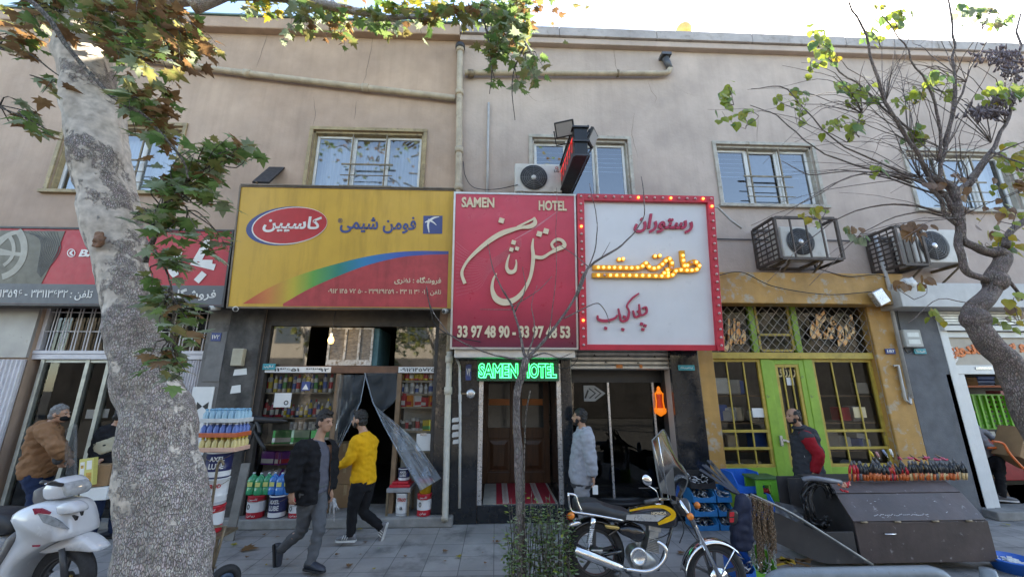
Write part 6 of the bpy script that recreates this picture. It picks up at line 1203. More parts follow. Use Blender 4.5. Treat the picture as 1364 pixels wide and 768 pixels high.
def face_bits(par, c, f, r, u, hair=M_hairb, s=1.0, beard=0, brows=True):
 c = V(c); b = MB()
 for k in (-1, 1): b.ell(c + f * .085 * s + r * k * .031 * s + u * .006 * s, (.007 * s, .014 * s, .006 * s), (f, r, u), 8, 6)
 b.build('eyes', mat('eye_dark', (.03, .025, .02), .15), par); b = MB()
 for k in (-1, 1): b.tube([c + (f * .094 + r * k * .012 + u * .024) * s, c + (f * .092 + r * k * .033 + u * .031) * s, c + (f * .078 + r * k * .052 + u * .024) * s], [.003, .006, .003], 6)
 if brows: b.build('eyebrows', hair, par)
 if beard:
  b = MB(); b.ell(c + (f * .043 - u * .085) * s, (.046 * s, .049 * s, .026 * s), (f, r, u), 14, 8); b.ell(c + (f * .084 - u * .046) * s, (.012 * s, .03 * s, .006 * s), (f, r, u), 10, 6)
  for k in (-1, 1): b.ell(c + (f * .025 + r * k * .055 - u * .055) * s, (.03 * s, .012 * s, .04 * s), (f, r, u), 10, 8)
  b.build('beard', mat('beard_hair', (.016, .013, .012), .8, var=.5, scale=60, bump=.6), par)
def hair_shape(par, c, f, r, u, m, s=1.0, top=.03, back=.0, bald=0, seed=1):
 c = V(c); b = MB()
 b.ell(c + (f * -.018 + u * (.032 + top * .4)) * s, (.098 * s, .085 * s, (.085 + top * .6) * s), (f, r, u), 18, 12); b.ell(c + (f * -.055 + u * -.02) * s, (.058 * s, .077 * s, .075 * s), (f, r, u), 14, 10)
 if top > .02: b.ell(c + (f * .045 + u * (.085 + top * .5)) * s, (.05 * s, .06 * s, .03 * s), (f, r, u), 12, 8)
 q = remesh(b, .009, 2, .013, 34, seed)
 fs = []
 for fc in q.f:
  m_ = sum((q.v[i] for i in fc), V((0, 0, 0))) / len(fc) - c; x, z, y = m_.dot(f) / s, m_.dot(u) / s, m_.dot(r) / s
  if x > .04 and z < .05 + (.012 if abs(y) < .05 else 0): continue
  if x > .0 and z < -.0: continue
  if z < -.075: continue
  if bald and z > .05 and x > -.06 and abs(y) < .065: continue
  fs.append(fc)
 used = sorted({i for fc in fs for i in fc}); mp = {i: k for k, i in enumerate(used)}; b = MB(); b.add([q.v[i] for i in used], [[mp[i] for i in fc] for fc in fs], 0, True); return b.build('hair', m, par)
def hand_shape(mb, w_, d, n, s=1.0, curl=.9, side=1):
 """wrist point, direction of the fingers, palm normal"""
 w_ = V(w_); d = V(d).normalized(); n = V(n); n = (n - d * n.dot(d)).normalized(); x = d.cross(n).normalized()
 mb.rings([[w_ + d * t * s + x * a * cos(2 * pi * j / 12) * s + n * b_ * sin(2 * pi * j / 12) * s for j in range(12)] for t, a, b_ in ((-.03, .024, .019), (0, .026, .018), (.03, .036, .019), (.065, .041, .017), (.088, .039, .013), (.094, .030, .008))])
 fing = []
 for k, (o, l) in enumerate(((-.029, .066), (-.010, .078), (.010, .074), (.028, .058))):
  p = w_ + (d * .084 + x * o * side) * s; a = 0; pts = [p]; dr = d
  for j, fr in enumerate((.42, .33, .25)): a += curl * (.35, .6, .45)[j]; dr = (d * cos(a) + n * sin(a)); p = p + dr * l * fr * s; pts.append(p)
  fing.append((pts, [.0092 * s, .0088 * s, .0078 * s, .006 * s]))
 p = w_ + (d * .022 - x * .030 * side) * s; t1 = (d * .65 - x * .6 * side + n * .35).normalized(); t2 = (d * .85 - x * .1 * side + n * .5).normalized()
 fing.append(([p, p + t1 * .036 * s, p + t1 * .036 * s + t2 * .03 * s, p + t1 * .036 * s + t2 * .052 * s], [.0125 * s, .0115 * s, .0095 * s, .007 * s]))
 return fing
def torso(mb, secs, k=4):
 """secs: (centre, side direction, half width, half depth)"""
 C_ = catmull([s[0] for s in secs], k); W = catmull([V((s[2], s[3], 0)) for s in secs], k); D = catmull([V(s[1]) for s in secs], k); rg = []
 for i, c in enumerate(C_):
  t = (C_[min(i + 1, len(C_) - 1)] - C_[max(i - 1, 0)]).normalized(); x = (D[i] - t * D[i].dot(t)).normalized(); y = t.cross(x)
  rg.append([c + x * W[i].x * (abs(cos(a)) ** .8) * (1 if cos(a) >= 0 else -1) + y * W[i].y * (abs(sin(a)) ** .9) * (1 if sin(a) >= 0 else -1) for a in [2 * pi * j / 20 for j in range(20)]])
 mb.rings(rg)
def limb(mb, pts, rs, k=5, n=14):
 P = catmull(pts, k); Q = catmull([V((r_, 0, 0)) for r_ in rs], k); mb.tube(P, [q.x for q in Q], n); mb.ell(P[0], (rs[0],) * 3, n=12, k=8)
def shoe(par, an, d, m, ms, up=UP, l=.27, sole=True, stripes=None):
 an = V(an); d = V(d).normalized(); u = (V(up) - d * V(up).dot(d)).normalized(); x = d.cross(u); o = an - u * .075; b = MB()
 prof = ((-.075, .02, .05, .028), (-.06, .035, .085, .036), (-.02, .037, .10, .038), (.04, .041, .085, .04), (.10, .047, .065, .046), (.15, .046, .05, .046), (l - .095, .035, .038, .036), (l - .078, .012, .02, .02))
 rg = []
 for t, a, h_, a2 in prof:
  rg.append([o + d * t + x * (a * cos(q)) + u * (h_ / 2 + .014 + h_ / 2 * sin(q)) for q in [2 * pi * j / 12 for j in range(12)]])
 b.rings(rg); b.tube([an - u * .02, an + u * .045], [.045, .047], 12); o_ = b.build('shoe', m, par); b = MB(); rg = []
 for t, a, h_, a2 in prof: rg.append([o + d * t + x * a2 * 1.06 * sx + u * z for sx, z in ((-1, 0), (1, 0), (1, .022), (-1, .022))])
 b.rings(rg, sm=False); b.build('sole', ms, o_)
 if stripes:
  b = MB()
  for k in range(3):
   for sx in (-1, 1): t = .035 + k * .03; b.tube([o + d * t + x * sx * .046 + u * .03, o + d * (t - .012) + x * sx * .046 + u * .055, o + d * (t - .02) + x * sx * .036 + u * .085], .006, 5)
  b.build('stripe', stripes, o_)
 return o_
def person(label, J, f, hf, skin=M_skin, tilt=0.0, s=1.0, look=0):
 """J: hip, chest, neck, head and per side (R, L) sh, el, wr, kn, an. Returns thing, axes"""
 f, r, u = ortho(f); hfv, hr, hu = ortho(hf)
 if tilt: hu = (hu + hfv * tilt).normalized(); hfv = hr.cross(hu) * -1; hfv = hu.cross(hr)
 t = thing('person', label, 'person', (J['hip'].x, J['hip'].y, 0)); b = MB(); hip, ch, nk, hd = J['hip'], J['chest'], J['neck'], J['head']; sp = (ch - hip)
 torso(b, [(hip - u * .09, r, .12, .10), (hip, r, .165, .115), (hip + sp * .35, r, .14, .10), (hip + sp * .75, r, .165, .115), (ch, r, .165, .10), (ch.lerp(nk, .55), r, .10, .075), (nk, hr, .056, .058)])
 limb(b, [nk - (hd - nk) * .3, nk, hd - hfv * .02 - hu * .06], [.062, .056, .054]); head_shape(b, hd, hfv, hr, hu, s)
 F = []
 for k in 'RL':
  if 'wr' + k not in J: continue
  limb(b, [J['sh' + k], J['sh' + k].lerp(J['el' + k], .5), J['el' + k], J['el' + k].lerp(J['wr' + k], .4), J['wr' + k]], [.056, .047, .038, .038, .026])
  d, n, curl = J.get('hand' + k, ((J['wr' + k] - J['el' + k]), f.cross(UP) * (1 if k == 'L' else -1), .8)); F += hand_shape(b, J['wr' + k], d, n, s, curl, 1 if k == 'R' else -1)
 for k in 'RL':
  if 'an' + k not in J: continue
  hj = hip + r * (.09 if k == 'R' else -.09) - u * .04; limb(b, [hj, hj.lerp(J['kn' + k], .5), J['kn' + k], J['kn' + k].lerp(J['an' + k], .35), J['an' + k]], [.095, .078, .054, .055, .036])
 q = remesh(b, .010, 3)
 for pts, rs in F: q.tube(catmull(pts, 2), [rs[min(int(i / 2), 3)] for i in range(len(pts) * 2 - 1)], 8); q.ell(pts[-1], (rs[-1],) * 3, n=8, k=6)
 body = q.build('body', skin, t); return t, (f, r, u), (hd, hfv, hr, hu)
def legs(t, J, ax, m, w_=1.0, seed=0, wr=.007, sh=.03, name='trousers', top=0.06):
 f, r, u = ax; b = MB(); hip = J['hip']; torso(b, [(hip - u * .12, r, .13 * w_, .115 * w_), (hip - u * .02, r, .178 * w_, .132 * w_), (hip + u * top, r, .166 * w_, .122 * w_)])
 for k in 'RL':
  if 'an' + k not in J: continue
  hj = hip + r * (.088 if k == 'R' else -.088) - u * .04; a, kn = J['an' + k], J['kn' + k]; e = a + (a - kn).normalized() * sh * .5
  limb(b, [hj, hj.lerp(kn, .5), kn, kn.lerp(a, .5), e], [.11 * w_, .094 * w_, .072 * w_, .064 * w_, .056 * w_])
 return remesh(b, .012, 2, wr * 1.6, 11, seed).build(name, m, t)
def top_cloth(t, J, ax, m, seed=0, wr=.008, w_=1.0, low=.02, name='sweater', sl=1.0, ex=.0, neckr=.07, cut=None, sleeves='RL', hem=None, belly=0):
 f, r, u = ax; b = MB(); hip, ch, nk = J['hip'], J['chest'], J['neck']; sp = ch - hip
 torso(b, [(hip - u * low, r, .180 * w_ + ex, .135 * w_ + ex), (hip + sp * .15, r, .182 * w_ + ex, .138 * w_ + ex + belly), (hip + sp * .45, r, .170 * w_ + ex, .13 * w_ + ex + belly), (hip + sp * .78, r, .188 * w_ + ex, .135 * w_ + ex), (ch, r, .185 * w_ + ex, .118 * w_ + ex), (ch.lerp(nk, .6), r, .11 + ex, .085 + ex), (ch.lerp(nk, .9), r, neckr + ex, neckr + ex)])
 for k in sleeves:
  if 'wr' + k not in J: continue
  s_, e, w0 = J['sh' + k], J['el' + k], J['wr' + k]; w1 = e.lerp(w0, .96); limb(b, [ch.lerp(s_, .6), s_, s_.lerp(e, .5), e, e.lerp(w1, .5), w1], [.085 + ex, (.082 + ex) * sl, (.070 + ex) * sl, (.062 + ex) * sl, (.055 + ex) * sl, (.042 + ex) * sl])
 q = remesh(b, .012, 2, wr * 1.7, 11, seed)
 if cut:
  fs = [fc for fc in q.f if not cut(sum((q.v[i] for i in fc), V((0, 0, 0))) / len(fc))]; used = sorted({i for fc in fs for i in fc}); mp = {i: k for k, i in enumerate(used)}; v = q.v; q = MB(); q.add([v[i] for i in used], [[mp[i] for i in fc] for fc in fs], 0, True)
 return q.build(name, m, t)
def auto_sh(J, ax, w_=.19):
 f, r, u = ax
 for k, s_ in (('R', 1), ('L', -1)): J.setdefault('sh' + k, J['chest'] + r * w_ * s_ - u * .025)
M_blackc = cloth('black_knit', (.012, .012, .014)); M_greyt = cloth('slate_tee', (.105, .105, .13)); M_greyj = cloth('grey_jeans', (.10, .105, .115), .2); M_blk = cloth('black_trousers', (.013, .013, .015)); M_must = cloth('mustard_knit', (.70, .36, .012)); M_hood = cloth('pale_grey_fleece', (.33, .34, .375)); M_joggr = cloth('grey_jersey', (.28, .28, .295)); M_dkgrey = cloth('dark_grey_rib', (.06, .06, .065)); M_jack = cloth('charcoal_softshell', (.045, .047, .055)); M_redc = cloth('red_panel', (.28, .012, .02)); M_tan = cloth('tan_fleece', (.25, .13, .065)); M_navy = cloth('navy_denim', (.018, .03, .07)); M_beige = cloth('beige_knit', (.42, .38, .27)); M_shoe = mat('dark_shoe', (.03, .035, .05), .5); M_soleb = mat('dark_sole', (.02, .02, .022), .8); M_solew = mat('white_sole', (.62, .62, .6), .6); M_shoeg = mat('grey_trainer', (.17, .17, .18), .7)
# -- man in black cardigan, walking right
Y = -1.58; J = dict(hip=at(419, 648, Y), chest=at(421, 597, Y), neck=at(425, 584, Y), head=at(433, 562, Y))
f0 = (.93, -.36, 0); ax = ortho(f0); r_ = ax[1]
J['shR'] = at(404, 598, Y - .17); J['shL'] = at(438, 598, Y + .12); J['elR'] = at(391, 626, Y - .22); J['wrR'] = at(389, 655, Y - .2); J['elL'] = at(441, 626, Y + .16); J['wrL'] = at(440, 652, Y + .1)
J['handR'] = (V((.05, 0, -1)), V((.3, .95, 0)), 1.0); J['handL'] = (V((.1, 0, -1)), V((0, -1, 0)), 1.2)
J['knR'] = at(401, 705, Y - .04); J['anR'] = at(374, 733, Y + .1); J['knL'] = at(424, 703, Y - .02); J['anL'] = at(414, 751, Y - .06)
J['knL'], J['anL'] = at(425, 703, Y - .08), at(414, 749, Y - .1); J['knR'], J['anR'] = at(402, 705, Y + .05), at(374, 731, Y + .14)
J2 = dict(J); J2['knR'], J2['anR'], J2['knL'], J2['anL'] = J['knR'], J['anR'], J['knL'], J['anL']
t, ax, hh_ = person('man in open black cardigan and grey jeans striding right past the paint shop', J, f0, (.9, -.42, -.05)); p1 = t
hair_shape(t, *hh_, M_hairb, 1, .045, seed=3); face_bits(t, *hh_, M_hairb); legs(t, J, ax, M_greyj, .96, 1, .008)
top_cloth(t, J, ax, M_greyt, 2, .007, .96, .06, 'tee_shirt', sleeves='', neckr=.062)
cA = J['hip']; ff, rr, uu = ax
def cut1(p):
 q = p - cA; x = q.dot(ff); y = q.dot(rr); z = q.dot(uu); sp = (J['chest'] - cA); 
 return x - sp.dot(ff) * z / max(sp.dot(uu), .1) > .015 and -.085 < y < .085 and z > -.2
top_cloth(t, J, ax, M_blackc, 3, .010, 1.0, .16, 'cardigan', 1.05, .022, .075, cut1)
shoe(t, J['anL'] + V((0, 0, .0)), (.95, -.3, -.02), M_shoe, M_soleb); shoe(t, J['anR'], (.25, -.05, -1), M_shoe, M_soleb, (.95, -.1, .3))
b = MB(); p = J['wrL'] + V((.05, 0, -.1))
for k in range(5): a = k * 1.3; b.tube(catmull([p, p + V((.03 * cos(a), .03 * sin(a), -.06)), p + V((.06 * cos(a) + .02, .05 * sin(a), -.12 - .03 * k))], 3), [.02, .02, .018, .016, .014, .01, .008], 6)
b.ell(p + V((0, 0, -.02)), (.035, .03, .035), n=8, k=6); b = remesh(b, .01, 1, .004, 30); o = b.build('work_gloves', mat('glove_grey', (.33, .33, .33), .8, var=.5, scale=30)); tag(o, 'pair of grey work gloves held by the man in the black cardigan', 'gloves')
# -- man in mustard sweater, walking left
Y = -.76; J = dict(hip=at(484, 640, Y), chest=at(486, 587, Y), neck=at(484, 574, Y), head=at(479, 559, Y)); f0 = (-.94, .33, 0)
J['shL'] = at(475, 588, Y - .14); J['shR'] = at(496, 588, Y + .14); J['elL'] = at(465, 612, Y - .2); J['wrL'] = at(447, 624, Y - .12); J['elR'] = at(490, 618, Y + .2); J['wrR'] = at(476, 640, Y + .2)
J['handL'] = (V((-.9, .2, -.25)), V((0, .4, -.9)), .9)
J['knL'], J['anL'] = at(470, 677, Y - .1), at(467, 712, Y - .1); J['knR'], J['anR'] = at(484, 680, Y + .08), at(508, 702, Y + .1)
t, ax, hh_ = person('man in mustard yellow sweater and black trousers walking left by the plastic curtain', J, f0, (-.96, .2, 0))
hair_shape(t, *hh_, M_hairb, 1, .03, seed=5); face_bits(t, *hh_, M_hairb, beard=1); legs(t, J, ax, M_blk, 1.03, 4, .005); top_cloth(t, J, ax, M_must, 5, .009, 1.0, .03, 'sweater', 1.0, .006, .066)
shoe(t, J['anL'], (-.98, .1, -.02), M_shoeg, M_solew, stripes=M_solew); shoe(t, J['anR'] + V((0, 0, 0)), (-.25, .05, -.97), M_shoeg, M_solew, (-.95, 0, .25), stripes=M_solew)
# -- man in grey hooded jacket at the hotel door
Y = -.48; J = dict(hip=at(775, 640, Y), chest=at(777, 581, Y), neck=at(776, 569, Y), head=at(772, 555, Y)); f0 = (-.96, .25, 0); ax = ortho(f0)
J['shL'] = at(782, 582, Y - .19); J['shR'] = at(772, 582, Y + .19); J['elL'] = at(787, 613, Y - .26); J['wrL'] = at(790, 634, Y - .24); J['elR'] = at(771, 613, Y + .25); J['wrR'] = at(768, 636, Y + .22); J['handL'] = (V((.12, 0, -1)), V((-.9, .3, 0)), .9)
J['knL'], J['anL'] = J['hip'] + V((-.05, -.09, -.33)), J['hip'] + V((.02, -.09, 0)); J['knR'], J['anR'] = J['hip'] + V((.05, .1, -.33)), J['hip'] + V((.2, .1, 0)); J['anL'].z = .085; J['anR'].z = .085
t, ax, hh_ = person('bearded man in pale grey hooded jacket standing beside the wooden hotel door', J, f0, (-.92, .38, .06))
hair_shape(t, *hh_, M_hairb, 1, .02, seed=7); face_bits(t, *hh_, M_hairb, beard=1); legs(t, J, ax, M_joggr, 1.06, 6, .010); top_cloth(t, J, ax, M_hood, 8, .008, 1.08, .02, 'hooded_jacket', 1.12, .018, .085, belly=.03)
b = MB(); hip = J['hip']; torso(b, [(hip - ax[2] * .075, ax[1], .185, .155), (hip - ax[2] * .03, ax[1], .20, .165), (hip - ax[2] * .0, ax[1], .195, .16)]); remesh(b, .012, 2).build('rib_hem', M_dkgrey, t)
b = MB(); limb(b, [J['elL'].lerp(J['wrL'], .78), J['elL'].lerp(J['wrL'], .98)], [.06, .047]); b.build('cuff', M_dkgrey, t)
b = MB(); n_ = J['neck']; b.tube(catmull([n_ - ax[0] * -.07 - ax[2] * .02, n_ + ax[1] * .085 - ax[2] * .02, n_ - ax[0] * .1 - ax[2] * .015, n_ - ax[1] * .085 - ax[2] * .02], 5), [.03 + .012 * sin(i) ** 2 for i in range(16)], 10); b.ell(n_ - ax[0] * .10 - ax[2] * .07, (.05, .1, .08), (ax[0], ax[1], ax[2])); remesh(b, .012, 2, .006).build('hood', M_hood, t)
shoe(t, J['anL'], f0, M_solew, M_solew); shoe(t, J['anR'], f0, M_solew, M_solew)
b = MB(); p = J['wrL'] + V((.02, -.02, -.13)); b.box(p.x - .04, p.x + .035, p.y - .008, p.y + .008, p.z - .1, p.z + .02); tag(b.build('face_mask', M_paper, bevel=.006), 'small pale card held in the hand of the man in the hooded jacket', 'card')
# -- man in charcoal and red jacket
Y = -.62; J = dict(hip=at(1079, 640, Y), chest=at(1071, 578, Y), neck=at(1064, 568, Y), head=at(1056, 554, Y)); f0 = (-.94, -.2, 0); ax = ortho(f0)
J['shL'] = at(1074, 582, Y - .19); J['shR'] = at(1068, 582, Y + .18); J['elL'] = at(1090, 606, Y - .26); J['wrL'] = at(1085, 630, Y - .2); J['elR'] = at(1070, 612, Y + .24); J['wrR'] = at(1066, 634, Y + .2)
J['handL'] = (V((-.5, 0, -.8)), V((0, 1, 0)), .8); J['knL'], J['anL'] = J['hip'] + V((-.08, -.1, -.36)), J['hip'] + V((0, -.1, 0)); J['knR'], J['anR'] = J['hip'] + V((0, .1, -.36)), J['hip'] + V((.15, .1, 0)); J['anL'].z = J['anR'].z = .085
t, ax, hh_ = person('balding man in charcoal jacket with red sleeves standing before the lime green door', J, f0, (-.95, -.12, -.02), M_skin2)
hair_shape(t, *hh_, M_hairb, 1, .0, bald=1, seed=9); face_bits(t, *hh_, M_hairb, beard=1); legs(t, J, ax, M_blk, 1.0, 10, .008); top_cloth(t, J, ax, M_jack, 11, .009, 1.02, .08, 'jacket', 1.1, .012, .075, sleeves='R', belly=.02)
b = MB(); limb(b, [J['chest'].lerp(J['shL'], .75), J['shL'], J['shL'].lerp(J['elL'], .5), J['elL'], J['elL'].lerp(J['wrL'], .55), J['elL'].lerp(J['wrL'], .95)], [.08, .092, .085, .08, .07, .055]); remesh(b, .013, 2, .012, 9, 4).build('sleeve', M_redc, t)
b = MB(); s_ = J['shL'] + V((0, 0, .01)); b.ell(s_, (.105, .10, .085)); b.ell(J['elL'] + V((.03, .01, .05)), (.07, .06, .1)); remesh(b, .013, 2, .006).build('shoulder_panel', M_jack, t)
b = MB(); n_ = J['neck']; b.tube([n_ + V((cos(a) * .075, sin(a) * .075, -.015 + .02 * (cos(a) > 0))) for a in [2 * pi * i / 14 for i in range(14)]], .026, 8, closed=True); b.build('collar', M_jack, t)
b = MB(); p = J['chest'].lerp(J['hip'], .45) + ax[0] * .135 - ax[1] * .06; b.obox(p, (.01, .05, .035), (ax[0], ax[1], ax[2])); b.build('chest_badge', M_inkw, t); shoe(t, J['anL'], f0, M_shoe, M_soleb); shoe(t, J['anR'], f0, M_shoe, M_soleb)
# -- seated person in the white shop
Y = .62; J = dict(hip=at(1300, 603, Y), chest=at(1291, 568, Y), neck=at(1289, 559, Y), head=at(1286, 546, Y)); f0 = (.8, -.6, 0); ax = ortho(f0); J['hip'].z = .62
J['shR'] = J['chest'] + ax[1] * .19 - V((0, 0, .03)); J['shL'] = J['chest'] - ax[1] * .19 - V((0, 0, .03)); J['elR'] = J['shR'] + V((.1, -.08, -.28)); J['wrR'] = J['elR'] + V((.2, -.05, -.08)); J['elL'] = at(1312, 576, Y + .1); J['wrL'] = at(1326, 586, Y + .05)
J['knR'] = at(1330, 612, Y - .3); J['anR'] = at(1332, 652, Y - .32); J['knL'] = at(1322, 614, Y + .0); J['anL'] = at(1312, 648, Y + .05); J['anR'].z = J['anL'].z = .22
t, ax, hh_ = person('person in pale grey shirt and black trousers seated inside the white shop doorway', J, f0, (.7, -.7, 0), M_skin2)
hair_shape(t, *hh_, M_hairb, 1, .03, seed=12); face_bits(t, *hh_, M_hairb, beard=1); legs(t, J, ax, M_blk, 1.05, 13, .009); top_cloth(t, J, ax, cloth('grey_shirt', (.30, .29, .31)), 14, .010, 1.05, .04, 'shirt', .95, .006, .07, belly=.05)
shoe(t, J['anR'], (.9, -.4, 0), M_shoeg, M_solew); shoe(t, J['anL'], (.9, -.4, 0), M_shoeg, M_solew)
stl = thing('stool', 'low wooden stool under the seated person in the white shop', 'stool', (J['hip'].x, J['hip'].y, .13)); h_ = J['hip']; b = MB(); b.box(h_.x - .2, h_.x + .2, h_.y - .17, h_.y + .17, .47, .5); b.build('seat', M_woodraw, stl)
for sx in (-1, 1):
 for sy in (-1, 1): b = MB(); b.bar((h_.x + sx * .19, h_.y + sy * .16, .131), (h_.x + sx * .16, h_.y + sy * .13, .469), .03, .03); b.build('leg', M_woodraw, stl)
# -- older man in tan jacket
Y = -.72; J = dict(hip=at(51, 626, Y), chest=at(62, 570, Y), neck=at(70, 562, Y), head=at(80, 551, Y)); f0 = (.93, .3, 0); ax = ortho(f0)
J['shR'] = at(61, 573, Y - .19); J['shL'] = at(66, 571, Y + .17); J['elR'] = at(77, 597, Y - .25); J['wrR'] = at(80, 614, Y - .12); J['elL'] = at(82, 600, Y + .2); J['wrL'] = at(92, 612, Y + .15); J['knR'] = at(46, 660, Y - .09); J['anR'] = at(38, 690, Y - .12); J['knL'] = at(56, 660, Y + .1); J['anL'] = at(52, 688, Y + .14)
for k in ('anR', 'anL'): J[k].z = .085
t, ax, hh_ = person('grey haired man in tan jacket and black mask standing at the tyre shop glass', J, f0, (.95, .2, -.08))
hair_shape(t, *hh_, M_hairg, 1, .02, seed=15); face_bits(t, *hh_, M_hairg); legs(t, J, ax, M_navy, 1.05, 16, .010); top_cloth(t, J, ax, M_tan, 17, .013, 1.06, .05, 'jacket', 1.15, .014, .08, belly=.02)
c, hf_, hr_v, hu_ = hh_; b = MB(); b.ell(c + hf_ * .06 - hu_ * .05, (.058, .058, .045), (hf_, hr_v, hu_)); b.build('face_mask', M_blackc, t); b = MB()
for k in (-1, 1): b.tube([c + hf_ * .07 + hr_v * k * .055 - hu_ * .035, c + hr_v * k * .083 - hu_ * .01], .003, 5)
b.build('mask_strap', M_blackc, t); b = MB(); hip = J['hip']; torso(b, [(hip - ax[2] * .09, ax[1], .185, .15), (hip - ax[2] * .05, ax[1], .2, .16), (hip - ax[2] * .03, ax[1], .195, .155)]); remesh(b, .013, 1).build('rib_hem', cloth('tan_rib', (.22, .11, .05)), t)
b = MB(); b.ell(J['elR'].lerp(J['wrR'], .7) + V((.01, -.02, 0)), (.06, .06, .085)); b.build('cuff', M_dkgrey, t); shoe(t, J['anR'], f0, M_shoe, M_soleb); shoe(t, J['anL'], f0, M_shoe, M_soleb)
# -- bent person partly behind the plane tree
Y = -.5; J = dict(hip=at(157, 622, Y), chest=at(150, 577, Y), neck=at(157, 564, Y), head=at(165, 553, Y)); f0 = (-.35, .94, 0); ax = ortho(f0); J['chest'].y -= .0
J['shL'] = at(138, 578, Y - .0); J['shR'] = at(168, 582, Y + .05); J['elL'] = at(128, 602, Y - .05); J['wrL'] = at(134, 613, Y - .18); J['elR'] = at(172, 606, Y); J['wrR'] = at(165, 616, Y - .1); J['handL'] = (V((-.3, -.5, -.3)), V((0, .5, -1)), .8)
J['knL'] = at(136, 655, Y - .1); J['anL'] = at(128, 682, Y - .12); J['knR'] = at(158, 655, Y + .05); J['anR'] = at(156, 684, Y + .05)
for k in ('anR', 'anL'): J[k].z = .085
t, ax, hh_ = person('person in black and beige sweater carrying cartons, half hidden by the plane tree trunk', J, f0, (.8, .5, -.2))
hair_shape(t, *hh_, M_hairb, 1, .03, seed=18); face_bits(t, *hh_, M_hairb); legs(t, J, ax, M_navy, 1.0, 19, .009); top_cloth(t, J, ax, M_blackc, 20, .010, 1.05, .06, 'sweater', 1.1, .012, .075)
f_, r2, u2 = ax; sp = J['chest'] - J['hip']; b = MB(); torso(b, [(J['hip'] + sp * .46, r2, .203, .16), (J['hip'] + sp * .62, r2, .205, .162), (J['hip'] + sp * .85, r2, .21, .155)]); remesh(b, .013, 2, .006).build('beige_band', M_beige, t)
shoe(t, J['anL'], (-.9, -.2, 0), M_shoe, M_soleb); shoe(t, J['anR'], (-.9, -.2, 0), M_shoe, M_soleb)
p = at(124, 655, -.85); carton('open brown carton carried by the person behind the plane tree', (at(132, 640, -.72).x, -.72, at(132, 645, -.72).z), (.3, .25, .26), .3)
pc2 = thing('printed_packet', 'yellow and white printed packet tilted in front of the carried carton', 'packet', at(113, 650, -.95)); F8 = Fr(at(103, 648, -.9), (.96, -.1, .12), (-.18, 0, 1)); b = MB(); F8.box(b, 0, .2, 0, .34, -.06, 0); b.build('packet', mat('packet_yellow', (.62, .56, .16), .5, var=.1), pc2, bevel=.004)
b = MB(); F8.box(b, .02, .08, .04, .30, .0005, .002); F8.box(b, .11, .18, .2, .31, .0005, .002); b.build('printed_panel', M_inkw, pc2); b = MB(); F8.box(b, .11, .18, .05, .16, .0005, .002); F8.box(b, .03, .07, .22, .26, .0025, .003); b.build('printed_picture', mat('print_ochre', (.55, .3, .05), .5, var=.5, scale=25), pc2)
pk = thing('white_packet', 'white flat packet under the printed yellow one', 'packet', at(118, 662, -.9)); F8 = Fr(at(104, 667, -.88), (.99, 0, .03)); b = MB(); F8.box(b, 0, .34, 0, .15, -.1, 0); b.build('packet', M_paper, pk, bevel=.005)
# ================================================================ VEHICLES
M_chrome = mat('chrome', (.72, .72, .73), .14, 1, var=.1, scale=12); M_eng = mat('engine_alloy', (.48, .48, .47), .4, .8, var=.25, scale=14); M_blkp = mat('black_gloss_paint', (.012, .012, .014), .15, var=.2, coat=.5); M_seat = mat('seat_vinyl', (.03, .032, .035), .5, var=.25, bump=.15, bs=120); M_org = mat('indicator_orange', (.75, .22, .03), .25); M_yelg = mat('yellow_decal', (.75, .42, .01), .3); M_silp = mat('silver_panel', (.55, .56, .57), .3, .5); M_tyr = mat('tyre_rubber', (.022, .022, .024), .75, var=.3, scale=30, bump=.3, bs=90); M_wsh = glass('windscreen_clear', (.85, .88, .88), .0, .12, .22, (.36, .39, .40), 1.2); M_dgr = mat('dark_grey_plastic', (.06, .06, .063), .5)  # windscreen film colour paints a whitish sheen into the clear sheet
def pillow(mb, out, Y, w_, m=0, fl=(.72, .93, 1), k=3, yc=0):
 """rounded body from a side outline (pixels at depth Y) and a half width"""
 P = catmull([V((*p, 0)) for p in list(out) + [out[0]]], k)[:-1]; P = [at(p.x, p.y, Y) for p in P]; c = sum(P, V((0, 0, 0))) / len(P); rg = []
 for y, s in ((-1, fl[0]), (-.82, fl[1]), (-.4, fl[2]), (.4, fl[2]), (.82, fl[1]), (1, fl[0])): rg.append([c + (p - c) * s + V((0, y * w_ + yc, 0)) for p in P])
 mb.rings(rg, m); return c
def wheel(par, c, r, rt, ax, rimm, nsp=5, stripe=None):
 c = V(c); ax = V(ax).normalized(); x = ax.orthogonal().normalized(); y = ax.cross(x); b = MB(); N_ = 40
 rg = []
 for j in range(12): a = 2 * pi * j / 12; rg.append([c + (x * cos(2 * pi * i / N_) + y * sin(2 * pi * i / N_)) * (r - rt + cos(a) * rt) + ax * sin(a) * rt * .85 for i in range(N_)])
 rg.append(rg[0]); b.rings(rg, cap=False); w_ = b.build('wheel', M_tyr, par); b = MB(); b.ring(c, r - rt * 1.9, rt * .34, ax, 36, 8); b.lathe([(r - rt * 1.75, -rt * .6), (r - rt * 1.6, -rt * .65), (r - rt * 1.6, rt * .65), (r - rt * 1.75, rt * .6), (r - rt * 1.75, -rt * .6)], c, ax, 36, cap=False)
 for k in range(nsp):
  a = 2 * pi * k / nsp + .3; d = x * cos(a) + y * sin(a); e = x * cos(a + .22) + y * sin(a + .22); b.bar(c + d * .03, c + e * (r - rt * 1.8), .028, .022); 
 b.lathe([(.02, -.06), (.055, -.05), (.06, 0), (.055, .05), (.02, .06)], c, ax, 16); b.build('rim', rimm, w_)
 b = MB(); b.ring(c - ax * .0 + V((0, -.004, 0)), r - rt * 2.15, .004, ax, 40, 4)
 if stripe: b.build('rim_stripe', stripe, w_)
 return w_
YM = -2.3
